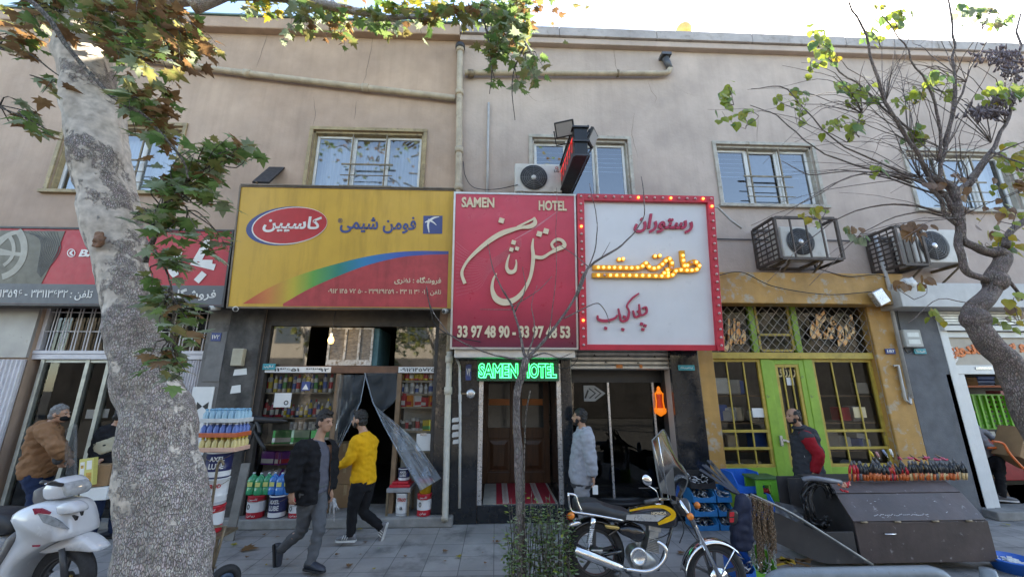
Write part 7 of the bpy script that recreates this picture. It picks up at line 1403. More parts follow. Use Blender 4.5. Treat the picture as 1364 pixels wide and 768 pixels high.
def c6m(x, y): return (660 + x / 3.692, 560 + y / 3.692)
def mp(x, y, dy=0): return at(*c6m(x, y), YM + dy)
RA, FA = mp(492, 652), mp(1072, 748); RA.y, FA.y = YM + .03, YM - .04
mo = thing('motorcycle', 'black and yellow motorcycle with tall clear windscreen parked at the kerb', 'motorcycle', (RA.x, YM, 0)); axw = (.06, 1, 0)
wheel(mo, RA, .30, .05, axw, M_dgr, 5, mat('pinstripe_red', (.4, .05, .05), .4)); wheel(mo, FA, .30, .043, axw, M_dgr, 5, mat('pinstripe_red', (1, 1, 1)))
b = MB(); pillow(b, [c6m(*q) for q in ((638, 478), (652, 446), (705, 424), (800, 414), (852, 424), (884, 466), (872, 508), (800, 514), (700, 494))], YM, .125); tk = b.build('fuel_tank', M_blkp, mo)
b = MB()
for pts in ([(660, 442, 5), (740, 426, 7), (820, 422, 11), (868, 446, 17), (872, 470, 18), (840, 488, 16), (800, 506, 9)],): stroke(b, Fr((0, YM - .126, 0)), [(*c6m(x, y), w_ / 3.692 * 1.3) for x, y, w_ in pts], -.012, .0155)
b.build('yellow_decal', M_yelg, tk, fixn=False); b = MB(); F9 = Fr((0, YM - .126, 0)); q = [F9.uv(*c6m(*p)) for p in ((642, 486), (646, 462), (730, 458), (840, 464), (800, 494), (720, 492))]; b.prism([F9.pt(*p, -.008) for p in q], F9.N * .0095); b.build('silver_panel', M_silp, tk)
b = MB(); text(b, 'HONDA', F9, (*c6m(766, 446), *c6m(840, 460)), .003, .002, .03, shear=.1); b.build('tank_lettering', M_ink, tk, fixn=False)
b = MB(); p = mp(800, 412, 0); b.lathe([(.035, 0), (.035, .015), (.02, .02)], p, (0, 0, 1), 14); b.build('fuel_cap', M_chrome, tk)
b = MB(); pillow(b, [c6m(*q) for q in ((382, 392), (430, 384), (498, 388), (520, 402), (590, 424), (652, 440), (642, 482), (560, 470), (480, 452), (392, 446))], YM, .12, fl=(.86, .96, 1)); b.build('seat', M_seat, mo)
b = MB()
for dy in (-.12, .12): b.tube(catmull([mp(384, 448, dy), mp(480, 462, dy), mp(632, 490, dy)], 4), .011, 8); b.tube(catmull([mp(358, 358, dy), mp(392, 366, dy), mp(404, 400, dy), mp(424, 446, dy)], 4), .011, 8); b.tube(catmull([mp(358, 358, dy), mp(362, 400, dy), mp(372, 440, dy), mp(400, 452, dy)], 4), .011, 8)
b.tube([mp(358, 358, -.12), mp(358, 358, .12)], .011, 8); b.build('grab_rail', M_chrome, mo)
def arcpts(c, r, a0, a1, n, dy): return [V((c.x + r * cos(R(a0 + (a1 - a0) * i / n)), c.y + dy, c.z + r * sin(R(a0 + (a1 - a0) * i / n)))) for i in range(n + 1)]
def fender(par, c, r, a0, a1, w_, m, name='mudguard'):
 b = MB(); rg = [[p + V((0, w_ * t, -.03 * t * t)) for t in (-1, -.7, -.3, .3, .7, 1)] for p in arcpts(c, r, a0, a1, 16, 0)]; b.rings(rg, cap=False, wrap=False); o = b.build(name, m, par, fixn=False); q = o.modifiers.new('s', 'SOLIDIFY'); q.thickness = .006; return o
fender(mo, FA, .325, 172, 40, .065, M_chrome); fender(mo, RA, .325, 168, 60, .075, M_blkp)
b = MB(); 
for dy in (-.09, .09): b.tube([mp(905, 392, dy), mp(965, 484, dy), V((FA.x, FA.y + dy, FA.z))], [.017, .019, .024], 10)
b.build('fork', M_chrome, mo); b = MB()
for dy in (-.088, .088): b.tube([mp(962, 480, dy) , mp(1000, 560, dy)], .026, 10)
b.bar(mp(880, 400, -.1), mp(880, 400, .1), .05, .03); b.build('fork_shroud', M_dgr, mo)
b = MB(); b.tube([FA + V((-.14, -.075, .29)), FA + V((.02, -.075, .0))], .007, 6); b.tube([FA + V((.18, -.075, .24)), FA + V((0, -.075, 0))], .007, 6); b.build('fender_stay', M_chrome, mo)
b = MB(); p = mp(935, 425); b.lathe([(.03, -.11), (.075, -.06), (.088, 0), (.085, .01)], p, (1, -.05, -.1), 18); hl = b.build('headlight', M_dgr, mo); b = MB(); b.lathe([(.083, .008), (.07, .022), (.001, .03)], p, (1, -.05, -.1), 18); b.build('lens', mat('clear_lens', (.7, .72, .72), .1), hl)
for dx, dy_, q in ((0, -.17, (958, 470)), (0, .17, (992, 415)), (0, -.14, (372, 466))): b = MB(); b.ell(mp(*q, dy_), (.035, .028, .035), n=12, k=8); b.bar(mp(*q, dy_), mp(*q, dy_ * .3), .012, .012); b.build('indicator', M_org, mo)
b = MB(); b.tube(catmull([mp(760, 395, -.34), mp(800, 385, -.3), mp(850, 385, -.14), mp(870, 392, 0), mp(850, 385, .14), mp(800, 385, .3), mp(770, 390, .36)], 4), .012, 8); b.build('handlebar', M_chrome, mo)
for s_ in (-1, 1): b = MB(); b.tube([mp(735, 400, s_ * .37), mp(800, 385, s_ * .3)], .018, 10); b.bar(mp(705, 330, s_ * .33), mp(800, 330, s_ * .3), .012, .006); b.build('grip', M_dgr, mo)
b = MB(); b.tube(catmull([mp(800, 375, -.3), mp(790, 345, -.32), mp(752, 318, -.34)], 4), .006, 6); ms = b.build('mirror_stem', M_chrome, mo); b = MB(); b.ell(mp(745, 292, -.34), (.045, .02, .055), (V((.8, 0, .6)), V((0, 1, 0)), V((-.6, 0, .8)))); b.build('mirror', M_chrome, ms)
# windscreen
A = [(770, 96), (778, 150), (790, 230), (802, 300), (815, 352)]; Mi = [(826, 40), (848, 100), (868, 160), (884, 240), (892, 372)]; B = [(846, 74), (884, 178), (930, 240), (944, 300), (905, 385)]
A_, Mm, Bb = [catmull([V((*c6m(*q), 0)) for q in s], 4) for s in (A, Mi, B)]; rg = []
for i in range(len(A_)):
 row_ = []
 for k in range(9):
  f = k / 8
  if f < .55: q = A_[i].lerp(Mm[i], f / .55)
  else: q = Mm[i].lerp(Bb[i], (f - .55) / .45)
  row_.append(at(q.x, q.y, YM - .25 + .52 * f + .02 * sin(f * pi)))
 rg.append(row_)
b = MB(); b.rings(rg, cap=False, wrap=False); wsn = b.build('windscreen', M_wsh, mo, fixn=False); b = MB(); b.tube([r_[0] for r_ in rg], .007, 6); b.tube([r_[8] for r_ in rg], .007, 6); b.tube(rg[0], .007, 6); b.build('edge_trim', mat('smoke_trim', (.13, .14, .14), .4), wsn); b = MB(); b.tube([mp(800, 80, -.2), mp(850, 380, -.14)], .006, 6); b.tube([mp(845, 120, .12), mp(862, 385, .1)], .006, 6); b.build('screen_rod', M_chrome, wsn)
b = MB(); b.prism([p + V((0, -.004, 0)) for p in (rg[-1][0], rg[-1][4], rg[-6][4], rg[-4][0])], (0, .006, 0)); b.build('lower_flap', M_dgr, wsn)
# frame, engine
b = MB(); 
for dy in (-.05, .05): b.tube([mp(660, 490, dy), mp(560, 560, dy), mp(620, 690, dy)], .016, 8); b.tube([mp(880, 470, dy * .5), mp(848, 600, dy), mp(800, 730, dy), mp(640, 740, dy)], .016, 8); b.tube([mp(620, 640, dy * 2), RA + V((0, dy * 2.0, 0))], .018, 8)
b.build('frame', M_blkp, mo); b = MB(); pillow(b, [c6m(*q) for q in ((588, 508), (640, 498), (715, 520), (722, 560), (690, 585), (640, 560), (600, 540))], YM, .11); sc_ = b.build('side_cover', M_blkp, mo); b = MB(); pillow(b, [c6m(*q) for q in ((536, 508), (600, 516), (604, 532), (545, 526))], YM - .1, .02); b.build('gold_badge', mat('gold_badge', (.5, .36, .12), .35, .6), mo)
b = MB(); ax0, ax1 = mp(758, 640), mp(772, 525); d = (ax1 - ax0).normalized()
for i in range(9): p = ax0 + d * (.02 + i * .0145); b.obox(p, (.135 - .003 * i, .15, .0075), (V((d.z, 0, -d.x)), V((0, 1, 0)), d))
b.obox((ax0 + ax1) / 2, (.09, .11, .19), (V((d.z, 0, -d.x)), V((0, 1, 0)), d)); b.build('cylinder', M_eng, mo); b = MB(); b.obox(ax1 + d * .01, (.13, .14, .06), (V((d.z, 0, -d.x)), V((0, 1, 0)), d)); b.build('cylinder_head', M_eng, mo, bevel=.012)
b = MB(); pillow(b, [c6m(*q) for q in ((648, 660), (665, 622), (710, 612), (752, 640), (775, 670), (760, 715), (700, 722), (660, 705))], YM, .12, fl=(.8, .95, 1)); ck = b.build('crankcase', M_eng, mo); b = MB(); p = mp(702, 665, -.12); b.lathe([(.085, 0), (.082, .018), (.06, .024), (.058, .018), (.001, .018)], p, (0, -1, 0), 22); b.build('clutch_cover', mat('polished_alloy', (.6, .6, .6), .25, .85, var=.1), ck)
b = MB(); b.lathe([(.025, -.05), (.03, 0), (.03, .05), (.02, .06)], mp(700, 600, -.06), (0, 0, 1), 12); b.build('carburettor', M_eng, mo)
b = MB(); b.tube(catmull([mp(795, 590, -.1), mp(832, 620, -.14), mp(838, 665, -.15), mp(800, 715, -.15), mp(740, 740, -.15), mp(640, 728, -.15)], 5), [.02] * 26, 12); ex = b.build('exhaust_pipe', M_chrome, mo); b = MB(); b.tube([mp(640, 728, -.15), mp(590, 712, -.15), mp(500, 676, -.15), mp(392, 634, -.15), mp(386, 632, -.15)], [.026, .042, .048, .044, .03], 16); b.build('muffler', M_chrome, ex)
for dy in (-.13, .13):
 b = MB(); a0, a1 = mp(482, 478, dy), mp(455, 640, dy); dd = a1 - a0; b.tube([a0, a0 + dd * .3], .028, 10); b.tube([a0 + dd * .3, a1], .011, 8); n = 60; x = dd.orthogonal().normalized(); y = dd.normalized().cross(x); b.tube([a0 + dd * (.28 + .5 * i / n) + (x * cos(i * .9) + y * sin(i * .9)) * .026 for i in range(n + 1)], .0055, 5); b.build('shock_absorber', M_chrome, mo)
b = MB(); pillow(b, [c6m(*q) for q in ((350, 512), (372, 488), (410, 482), (420, 500), (370, 515))], YM, .06); b.build('tail_mudguard', M_chrome, mo); b = MB(); b.ell(mp(362, 470, 0), (.03, .05, .03)); b.build('tail_light', mat('tail_red', (.45, .02, .02), .2), mo)
b = MB(); b.tube([mp(640, 735, -.13), mp(680, 768, -.2), mp(700, 775, -.25)], .012, 8); b.tube([mp(610, 745, -.16), mp(590, 760, -.2)], .02, 8); b.tube([mp(720, 720, -.13), mp(712, 760, -.16)], .008, 6); b.build('foot_peg', M_dgr, mo)
b = MB()
for k, (e0, e1, e2) in enumerate((((870, 390), (925, 520), (905, 600)), ((880, 395), (860, 540), (760, 590)), ((860, 395), (915, 480), (1030, 640)))): b.tube(catmull([mp(*e0, -.05), mp(*e1, -.09), mp(*e2, -.06)], 6), .005, 5)
b.build('control_cable', M_black, mo); b = MB(); p = FA + V((0, -.07, 0)); b.lathe([(.09, 0), (.09, .006)], p, (0, -1, 0), 20); b.build('brake_disc', M_chrome, mo); b = MB(); b.obox(RA + V((-.0, -.09, 0)), (.12, .02, .12)); b.build('rear_sprocket_cover', M_eng, mo, bevel=.02)
# ---- scooter
YS2 = -2.45
def s1(x, y): return (x / 3.094, 520 + y / 3.094)
def spt(x, y, dy=0): return at(*s1(x, y), YS2 + dy)
M_wht = mat('white_gloss_paint', (.66, .67, .69), .22, var=.05, scale=3, coat=.4)
sc2 = thing('scooter', 'white motor scooter with grey inner shield parked at the lower left corner', 'scooter', (spt(100, 770).x, YS2, 0))
wc = spt(262, 778); wheel(sc2, wc, .30, .062, (.1, 1, 0), M_dgr, 5)
b = MB(); b.disc(wc + V((0, -.05, 0)), .1, (0, -1, 0), .006, 24); b.build('brake_disc', M_chrome, sc2); b = MB(); b.obox(wc + V((.1, -.06, .02)), (.04, .03, .08)); b.build('brake_caliper', mat('caliper_gold', (.45, .33, .12), .4, .5), sc2, bevel=.008)
b = MB()
for dy in (-.09, .09): b.tube([spt(255, 650, dy), spt(268, 775, dy)], [.022, .026], 10)
b.build('fork', M_dgr, sc2)
b = MB(); pillow(b, [s1(*q) for q in ((185, 656), (230, 630), (300, 598), (350, 588), (400, 610), (432, 650), (370, 648), (300, 646), (225, 658))], YS2, .085, fl=(.86, .97, 1)); b.build('front_mudguard', M_wht, sc2)
b = MB(); pillow(b, [s1(*q) for q in ((128, 486), (165, 462), (240, 442), (318, 455), (345, 505), (352, 582), (300, 596), (215, 640), (140, 700), (95, 780), (40, 790), (55, 745), (120, 640), (158, 560))], YS2, .19, fl=(.80, .95, 1)); ap = b.build('front_apron', M_wht, sc2)
b = MB(); pillow(b, [s1(*q) for q in ((100, 640), (135, 560), (158, 555), (155, 580), (120, 640), (60, 745), (45, 740))], YS2 - .01, .20); b.build('inner_shield', mat('grey_shield', (.16, .15, .145), .5), sc2)
FS = Fr((0, YS2 - .192, 0))
def decal(par, pts, name, m, n=.0, th=.006): 
 b = MB(); q = [FS.uv(*s1(*p)) for p in pts]; b.prism([FS.pt(*p, n - .012) for p in q], FS.N * (.012 + th)); return b.build(name, m, par)
decal(ap, ((158, 505), (210, 515), (250, 540), (282, 570), (230, 560), (180, 542)), 'side_lens', mat('smoke_lens', (.30, .31, .32), .12, var=.4, scale=20)); decal(ap, ((136, 485), (170, 484), (206, 500), (206, 508), (160, 503), (146, 510)), 'red_flash', mat('flash_red', (.30, .02, .05), .3)); decal(ap, ((132, 636), (168, 634), (160, 642), (135, 642)), 'red_mark', mat('flash_red', (1, 1, 1)), 0, .002)
b = MB(); pillow(b, [s1(*q) for q in ((256, 468), (300, 452), (338, 470), (340, 495), (300, 502), (262, 500))], YS2 - .12, .07); b.build('nose_plate', M_wht, sc2); decal(ap, ((286, 516), (306, 522), (300, 538)), 'vent', M_black, -.03, .01); decal(ap, ((318, 500), (328, 500), (324, 518)), 'vent', M_black, -.03, .01)
b = MB(); pillow(b, [s1(*q) for q in ((222, 395), (250, 365), (290, 350), (325, 372), (336, 405), (310, 430), (250, 440), (225, 430))], YS2, .13, fl=(.7, .92, 1)); b.build('headset_cowl', M_wht, sc2); b = MB(); pillow(b, [s1(*q) for q in ((296, 368), (322, 374), (337, 405), (318, 428), (308, 400))], YS2 - .02, .115); b.build('headlight', mat('headlight_glass', (.42, .43, .43), .08, var=.3, scale=18), sc2)
b = MB(); pillow(b, [s1(*q) for q in ((180, 400), (205, 388), (222, 400), (226, 450), (200, 470), (176, 450))], YS2, .10); b.build('dash_cover', mat('grey_shield', (1, 1, 1)), sc2)
for s_ in (-1, 1):
 b = MB(); b.tube([spt(172, 376, s_ * .34), spt(255, 388, s_ * .14)], .018, 10); b.build('grip', M_dgr, sc2); b = MB(); b.tube(catmull([spt(240, 378, s_ * .18), spt(215, 372, s_ * .28), spt(185, 385, s_ * .36)], 3), .006, 6); b.build('brake_lever', M_chrome, sc2)
b = MB(); rg = [[spt(268 + 4 * sin(z * 3), 350 - z * 60, -.12), spt(300, 345 - z * 68, -.02), spt(318, 348 - z * 66, .1)] for z in (0, .6, 1.2, 1.9, 2.6, 3.1)]; b.rings(rg, cap=False, wrap=False); b.build('fly_screen', M_wsh, sc2, fixn=False)
b = MB(); pillow(b, [s1(*q) for q in ((-140, 500), (-60, 486), (40, 488), (95, 500), (122, 530), (115, 566), (60, 578), (-140, 574))], YS2, .15, fl=(.84, .96, 1)); b.build('seat', M_seat, sc2)
b = MB(); pillow(b, [s1(*q) for q in ((-160, 574), (0, 584), (72, 590), (66, 640), (40, 700), (-20, 706), (-160, 660))], YS2, .17, fl=(.82, .96, 1)); rb = b.build('rear_body', M_wht, sc2); b = MB(); q = [Fr((0, YS2 - .172, 0)).uv(*s1(*p)) for p in ((4, 650), (36, 644), (20, 672))]; b.prism([Fr((0, YS2 - .172, 0)).pt(*p, -.01) for p in q], (0, -.004 + .0, 0)); b.build('side_mark', M_black, rb)
b = MB(); pillow(b, [s1(*q) for q in ((-60, 706), (40, 704), (60, 740), (70, 790), (-60, 800))], YS2, .17); b.build('floorboard', M_dgr, sc2); wheel(sc2, spt(-150, 790), .29, .06, (0, 1, 0), M_dgr, 5)
# ================================================================ CANS, JUGS, PACKS
M_canw = mat('can_white', (.66, .66, .66), .35, var=.08); M_canr = mat('can_red', (.50, .02, .035), .35, var=.1); M_cann = mat('can_navy', (.02, .025, .10), .35, var=.15)
def text_cyl(mb, s, c, r, z0, z1, ang, bold=.02, m=0, mid=-pi / 2):
 t = MB(); text(t, s, Fr((0, 0, 0)), (-ang * r, z0, ang * r, z1), .001, .001, bold, px=False); o = len(mb.v)
 for v in t.v: a = mid + v.x / r; k = r - v.y; mb.v.append(V((c.x + cos(a) * k, c.y + sin(a) * k, c.z + v.z)))
 for f in t.f: mb.f.append([i + o for i in f]); mb.m.append(m); mb.s.append(False)
def can(label, c, r, h, style, group=None, mid=-pi / 2):
 c = V(c); t = thing('paint_can', label, 'can', c, group=group); base = M_canr if style == 'red' else (M_cann if style == 'navy' else M_canw)
 b = MB(); b.lathe([(r * .94, 0), (r * .97, .005), (r * .965, h * .3), (r * .985, h * .34), (r * .985, h * .36), (r * .97, h * .38), (r, h * .93), (r * 1.02, h * .94), (r * 1.02, h)], c, n=26); b.build('drum', base, t); b = MB(); b.lathe([(r * 1.03, h * .955), (r * 1.035, h), (r * .9, h + .004), (r * .88, h - .006), (.001, h - .006)], c, n=26); b.build('lid', M_canr if style == 'red' else M_canw, t)
 b = MB(); b.tube([c + V((cos(a) * r * 1.04, sin(a) * r * 1.04, h * .9 - .05 * abs(sin((a + pi) * 1)))) for a in [pi + pi * i / 12 for i in range(13)]], .003, 5); b.build('handle', M_steel, t)
 if style == 'red':
  b = MB(); b.lathe([(r * .992, h * .28), (r * 1.004, h * .76)], c, n=26, cap=False); l_ = b.build('label_band', M_canw, t); b = MB(); text_cyl(b, fa('کاسپین'), c, r * 1.008, h * .80, h * .92, .5, .02, mid=mid); text_cyl(b, fa('روغن'), c, r * 1.008, h * .08, h * .2, .45, .02, mid=mid); b.build('lettering', M_canw, t, fixn=False)
  b = MB()
  for i in range(12): a = mid - .45 + .16 * cos(i * pi / 6); a2 = mid - .45 + .16 * cos((i + 1) * pi / 6); b.tube([c + V((cos(a) * r * 1.01, sin(a) * r * 1.01, h * .54 + .03 * sin(i * pi / 6))), c + V((cos(a2) * r * 1.01, sin(a2) * r * 1.01, h * .54 + .03 * sin((i + 1) * pi / 6)))], .006, 5)
  b.build('ring_mark', M_black, l_)
 elif style == 'navy': b = MB(); text_cyl(b, 'AXEL', c, r * 1.008, h * .66, h * .84, .55, .03, mid=mid); text_cyl(b, 'LUBE', c, r * 1.008, h * .36, h * .58, .55, .03, mid=mid); b.build('lettering', M_canw, t, fixn=False); b = MB(); b.lathe([(r * .975, h * .05), (r * .975, h * .26)], c, n=26, cap=False); b.build('label_band', M_canw, t)
 else:
  b = MB(); text_cyl(b, 'ETROD', c, r * 1.012, h * .66, h * .82, .6, .03, mid=mid); b.build('lettering', M_canr, t, fixn=False); b = MB(); text_cyl(b, 'OIL', c, r * 1.012, h * .28, h * .42, .22, .04, mid=mid); b.build('small_lettering', M_black, t, fixn=False)
  b = MB(); b.lathe([(r * .975, h * .04), (r * .976, h * .12)], c, n=26, cap=False); b.build('label_band', mat('can_grey', (.35, .36, .38), .4), t)
 return t
j = lambda x, y: (300 + x / 3.694, 560 + y / 3.694)
zs_ = .141
def stp(x, Y=-.06): p = at(*j(x, 470), Y); p.z = zs_; return p
cr_ = .115; ch = .30
can('red and white paint can on the step, far left under the green jugs', stp(146), cr_ + .01, ch, 'red'); can('navy blue oil can on the step under the blue jugs', stp(252), cr_ + .01, ch, 'navy'); can('red and white paint can on the step behind the walking man in the black cardigan', stp(350), cr_, .24, 'red')
can('white oil can with red lettering under the grey stool at the right of the door', stp(870, -.02), .105, ch, 'white'); can('red and white paint can under the yellow bucket', stp(976), .108, ch, 'red')
bk = thing('bucket', 'yellow bucket with a red band standing on a red and white can', 'bucket', stp(978) + V((0, 0, ch))); p = stp(978) + V((0, 0, ch + .002)); b = MB(); b.lathe([(.085, 0), (.105, .19), (.11, .19), (.108, .2), (.1, .195), (.001, .19)], p, n=22); b.build('pail', mat('bucket_yellow', (.62, .42, .03), .4, var=.1), bk); b = MB(); b.lathe([(.107, .165), (.112, .20), (.1, .21)], p, n=22); b.build('rim_band', M_canr, bk)
b = MB(); b.lathe([(.085, 0), (.06, .08), (.02, .15), (.025, .17)], p + V((0, 0, .21)), n=14); o = b.build('plastic_bag', M_plast2); tag(o, 'clear plastic bag gathered on top of the yellow bucket', 'bag')
sl_ = thing('stool', 'low grey stool holding a red tray at the right of the shop door', 'stool', stp(865, .12)); p = stp(865, .14); b = MB(); b.box(p.x - .19, p.x + .17, -.12, .28, .46, .52); b.build('seat', mat('stool_grey', (.3, .3, .31), .6, var=.25), sl_, bevel=.008)
for sx in (-.17, .15):
 for sy in (-.1, .26): b = MB(); b.box(p.x + sx - .015, p.x + sx + .015, sy - .015, sy + .015, zs_, .459); b.build('leg', M_steel, sl_)
tr = thing('tray', 'red plastic tray on the low grey stool', 'tray', (p.x, .08, .521)); b = MB(); b.box(p.x - .16, p.x + .15, -.08, .24, .521, .56); b.build('tray', M_canr, tr, bevel=.01); b = MB(); b.box(p.x - .13, p.x + .12, -.05, .21, .561, .60); b.build('lid', M_canr, tr, bevel=.01)
can('small navy can standing on the red tray', (p.x + .02, .08, .601), .09, .17, 'navy')
jp = None
M_jg = mat('green_coolant', (.03, .30, .13), .12, var=.15, spec=.7); M_jb = mat('blue_coolant', (.03, .18, .50), .12, var=.15, spec=.7); M_jw = mat('jug_clear_cap', (.55, .58, .6), .25)
def jug(label, p, m, grp):
 t = thing('coolant_jug', label, 'jug', p, group=grp); b = MB(); w_, d, h_ = .062, .075, .30
 sec = [(0, .92), (.012, 1), (.10, 1), (.105, .95), (.115, 1), (.20, 1), (.235, .85), (.26, .45), (.275, .27), (.285, .27)]
 rg = [[V(p) + V((w_ * s * (abs(cos(a)) ** .6) * (1 if cos(a) > 0 else -1), d * s * (abs(sin(a)) ** .6) * (1 if sin(a) > 0 else -1), z)) for a in [2 * pi * i / 16 + .01 for i in range(16)]] for z, s in sec]
 b.rings(rg); b.build('bottle', m, t); b = MB(); b.lathe([(.02, .284), (.02, .305), (.001, .307)], p, n=12); b.build('cap', M_jw, t); b = MB(); b.tube(catmull([V(p) + V((.0, -.02, .27)), V(p) + V((.045, -.03, .255)), V(p) + V((.06, -.03, .19))], 4), .010, 7); b.build('handle', m, t)
 b = MB(); b.box(p[0] - .035, p[0] + .035, p[1] - d - .003, p[1] - d + .002, p[2] + .12, p[2] + .18); b.build('label', pm((.62, .62, .2)), t)
for i, x in enumerate((112, 150, 188)): q = stp(x, -.05 - .03 * (i == 1)); jug('clear jug of green coolant on a red and white can, %s of three' % ('leftmost', 'middle', 'rightmost')[i], (q.x, q.y, zs_ + ch + .006), M_jg, 'green coolant jugs')
for i, x in enumerate((220, 256, 294)): q = stp(x, -.05 - .03 * (i == 1)); jug('clear jug of blue coolant on the navy can, %s of three' % ('leftmost', 'middle', 'rightmost')[i], (q.x, q.y, zs_ + ch + .006), M_jb, 'blue coolant jugs')
cb = thing('display_crate', 'low dark crate of wrapped packets behind the coolant jugs', 'crate', stp(230, .3)); p = stp(235, .3); b = MB(); b.box(p.x - .38, p.x + .36, .16, .44, zs_, .55); b.build('crate', M_frame, cb)
for i in range(7): b = MB(); q = stp(150 + i * 24, .12); b.obox((q.x, .22, .60 + .02 * (i % 2)), (.09, .2, .14), (V((cos(.3 * i), 0, sin(.3 * i))), V((0, .8, .6)), V((-sin(.3 * i), -.6, .8)))); tag(b.build('wrapped_packet', pm(random.choice([Pu, Wt, Si, Re])), bevel=.01), 'foil wrapped packet heaped behind the coolant jugs', 'packet', 'packets behind the coolant jugs')
# ---- hand truck with cans
tt = lambda x, y: (250 + x / 3.227, 530 + y / 3.227); YT2 = -1.95
pb_ = at(*tt(112, 575), YT2 + .12); X0 = pb_.x + .01; zb0 = at(*tt(112, 572), YT2).z
ht = thing('hand_truck', 'steel hand truck carrying a stack of cans and bottle packs, beside the plane tree trunk', 'hand truck', (X0, YT2, 0)); b = MB()
zt_ = at(*tt(95, 258), YT2 - .02).z
for q in (tt(78, 768), tt(150, 768)): pass
xl, xr = at(*tt(78, 600), YT2 - .18).x, at(*tt(142, 600), YT2 - .18).x
b.tube(catmull([(xl, YT2 - .16, .1), (xl, YT2 - .17, zt_ * .6), (xl + .01, YT2 - .2, zt_ - .06), (xl + .04, YT2 - .2, zt_), (xl + .07, YT2 - .2, zt_ - .04)], 5), .013, 8); b.tube([(xr - .04, YT2 - .2, .1), (xr + .03, YT2 - .18, .62), (xr - .14, YT2 - .18, .6)], .013, 8)
for z in (.25, .62): b.tube([(xl, YT2 - .17, z), (xr, YT2 - .18, z)], .010, 8)
b.build('frame', M_steel, ht); b = MB(); b.box(X0 - .2, X0 + .22, YT2 - .14, YT2 + .16, zb0 - .03, zb0 - .006); b.build('toe_plate', M_steel, ht); b = MB()
for sx in (-.17, .17): b.box(X0 + sx - .015, X0 + sx + .015, YT2 - .12, YT2 - .09, .1, zb0 - .032)
b.build('strut', M_steel, ht)
wq = at(*tt(168, 722), YT2 - .22)
for q, yy in ((wq, 0), (wq - V((.42, 0, 0)), 0)): 
 w_ = MB(); c = V((q.x, q.y, .145)); a_ = V((.75, -.66, 0)).normalized(); w_.ring(c, .105, .038, a_, 28, 10); wo = w_.build('wheel', M_rub, ht); w_ = MB(); w_.lathe([(.08, -.02), (.085, 0), (.08, .02), (.03, .03), (.03, -.03)], c, a_, 20); w_.build('rim', mat('navy_rim', (.03, .06, .11), .5), wo)
b = MB(); b.tube([V((wq.x - .42, wq.y, .145)), V((wq.x, wq.y, .145))], .012, 8); b.build('axle', M_steel, ht)
hc = (at(*tt(112, 470), YT2).z - zb0) ; hc = max(.26, min(.34, hc)); r_c = .125; z = zb0
for k, (st_, lb_) in enumerate((('red', 'red and white can at the bottom of the hand truck stack'), ('white', 'white oil can second from the bottom on the hand truck'), ('navy', 'navy blue can third from the bottom on the hand truck'))): can(lb_, (X0, YT2, z), r_c, hc, st_, mid=-pi / 2 + .35); z += hc + .008
def pack(label, c, n1, n2, body, cap, tray, w_=.068, h_=.14):
 t = thing('bottle_pack', label, 'bottle pack', c); c = V(c); first = None
 b = MB(); b.box(c.x - n1 * w_ / 2 - .004, c.x + n1 * w_ / 2 + .004, c.y - n2 * w_ / 2 - .004, c.y + n2 * w_ / 2 + .004, c.z, c.z + .045); b.build('tray', tray, t, bevel=.003)
 for i in range(n1):
  for k in range(n2):
   p = V((c.x + (i - (n1 - 1) / 2) * w_, c.y + (k - (n2 - 1) / 2) * w_, c.z + .006))
   if first is None:
    q = MB(); q.lathe([(w_ * .44, 0), (w_ * .46, .01), (w_ * .46, h_ * .62), (w_ * .2, h_ * .82), (w_ * .2, h_ * .88)], (0, 0, 0), n=10, m=0); q.lathe([(w_ * .24, h_ * .87), (w_ * .24, h_), (.001, h_)], (0, 0, 0), n=8, m=1); first = q.build('bottle', [body, cap], t, local=True); first.location = p - c
   else: o = first.copy(); COL.objects.link(o); o.parent = t; o.location = p - c
zp = z + .0
pack('shrink pack of yellow topped bottles on the navy can, lowest of three packs', (X0 + .02, YT2, zp), 6, 4, pm((.62, .5, .2)), pm((.68, .45, .03)), pm((.65, .4, .3))); zp += .15
pack('shrink pack of dark blue bottles, middle of three packs on the hand truck', (X0 + .01, YT2, zp), 6, 4, pm((.1, .16, .42)), pm((.55, .58, .62)), pm((.55, .13, .05))); zp += .15
pack('shrink pack of pale blue water bottles, topmost on the hand truck', (X0 + .01, YT2, zp), 6, 4, pm((.30, .48, .58)), pm((.2, .42, .6)), pm((.6, .62, .62)))
bd = thing('leaning_board', 'grey weathered board leaning behind the hand truck', 'board', (X0 + .3, -.9, 0)); b = MB(); p0 = at(*tt(180, 545), -.55); p1 = at(*tt(218, 540), -.55); b.prism([(p0.x, -.62, 0.003), (p1.x, -.62, .003), (p1.x, -.5, .95), (p0.x, -.5, .95)], (0, .03, 0)); b.build('board', mat('weathered_ply', (.19, .18, .165), .8, var=.35, scale=4), bd)
# ---- black pump bundle at the shop corner
bp_ = thing('grease_gun_bundle', 'bundle of black grease guns and hoses hanging at the paint shop corner', 'tools', at(*tt(270, 130), -.35)); b = MB(); t3 = lambda x, y, Y=-.35: at(*tt(x, y), Y)
b.lathe([(.05, -.05), (.062, 0), (.055, .05), (.03, .06)], t3(212, 78), (-.5, -1, .1), 16); b.tube([t3(215, 78), t3(262, 88), t3(300, 92), t3(380, 96), t3(428, 98)], [.045, .07, .055, .035, .014], 10); b.build('gun_barrel', M_black, bp_); b = MB()
for q in (((262, 88), (255, 130), (238, 190)), ((275, 90), (290, 150), (332, 218)), ((250, 70), (270, 110), (262, 200)), ((300, 95), (285, 130), (246, 226)), ((240, 66), (256, 50), (276, 84)), ((262, 60), (300, 110), (310, 150))): b.tube(catmull([t3(*p, -.35 - .03 * i) for i, p in enumerate(q)], 5), .026, 7)
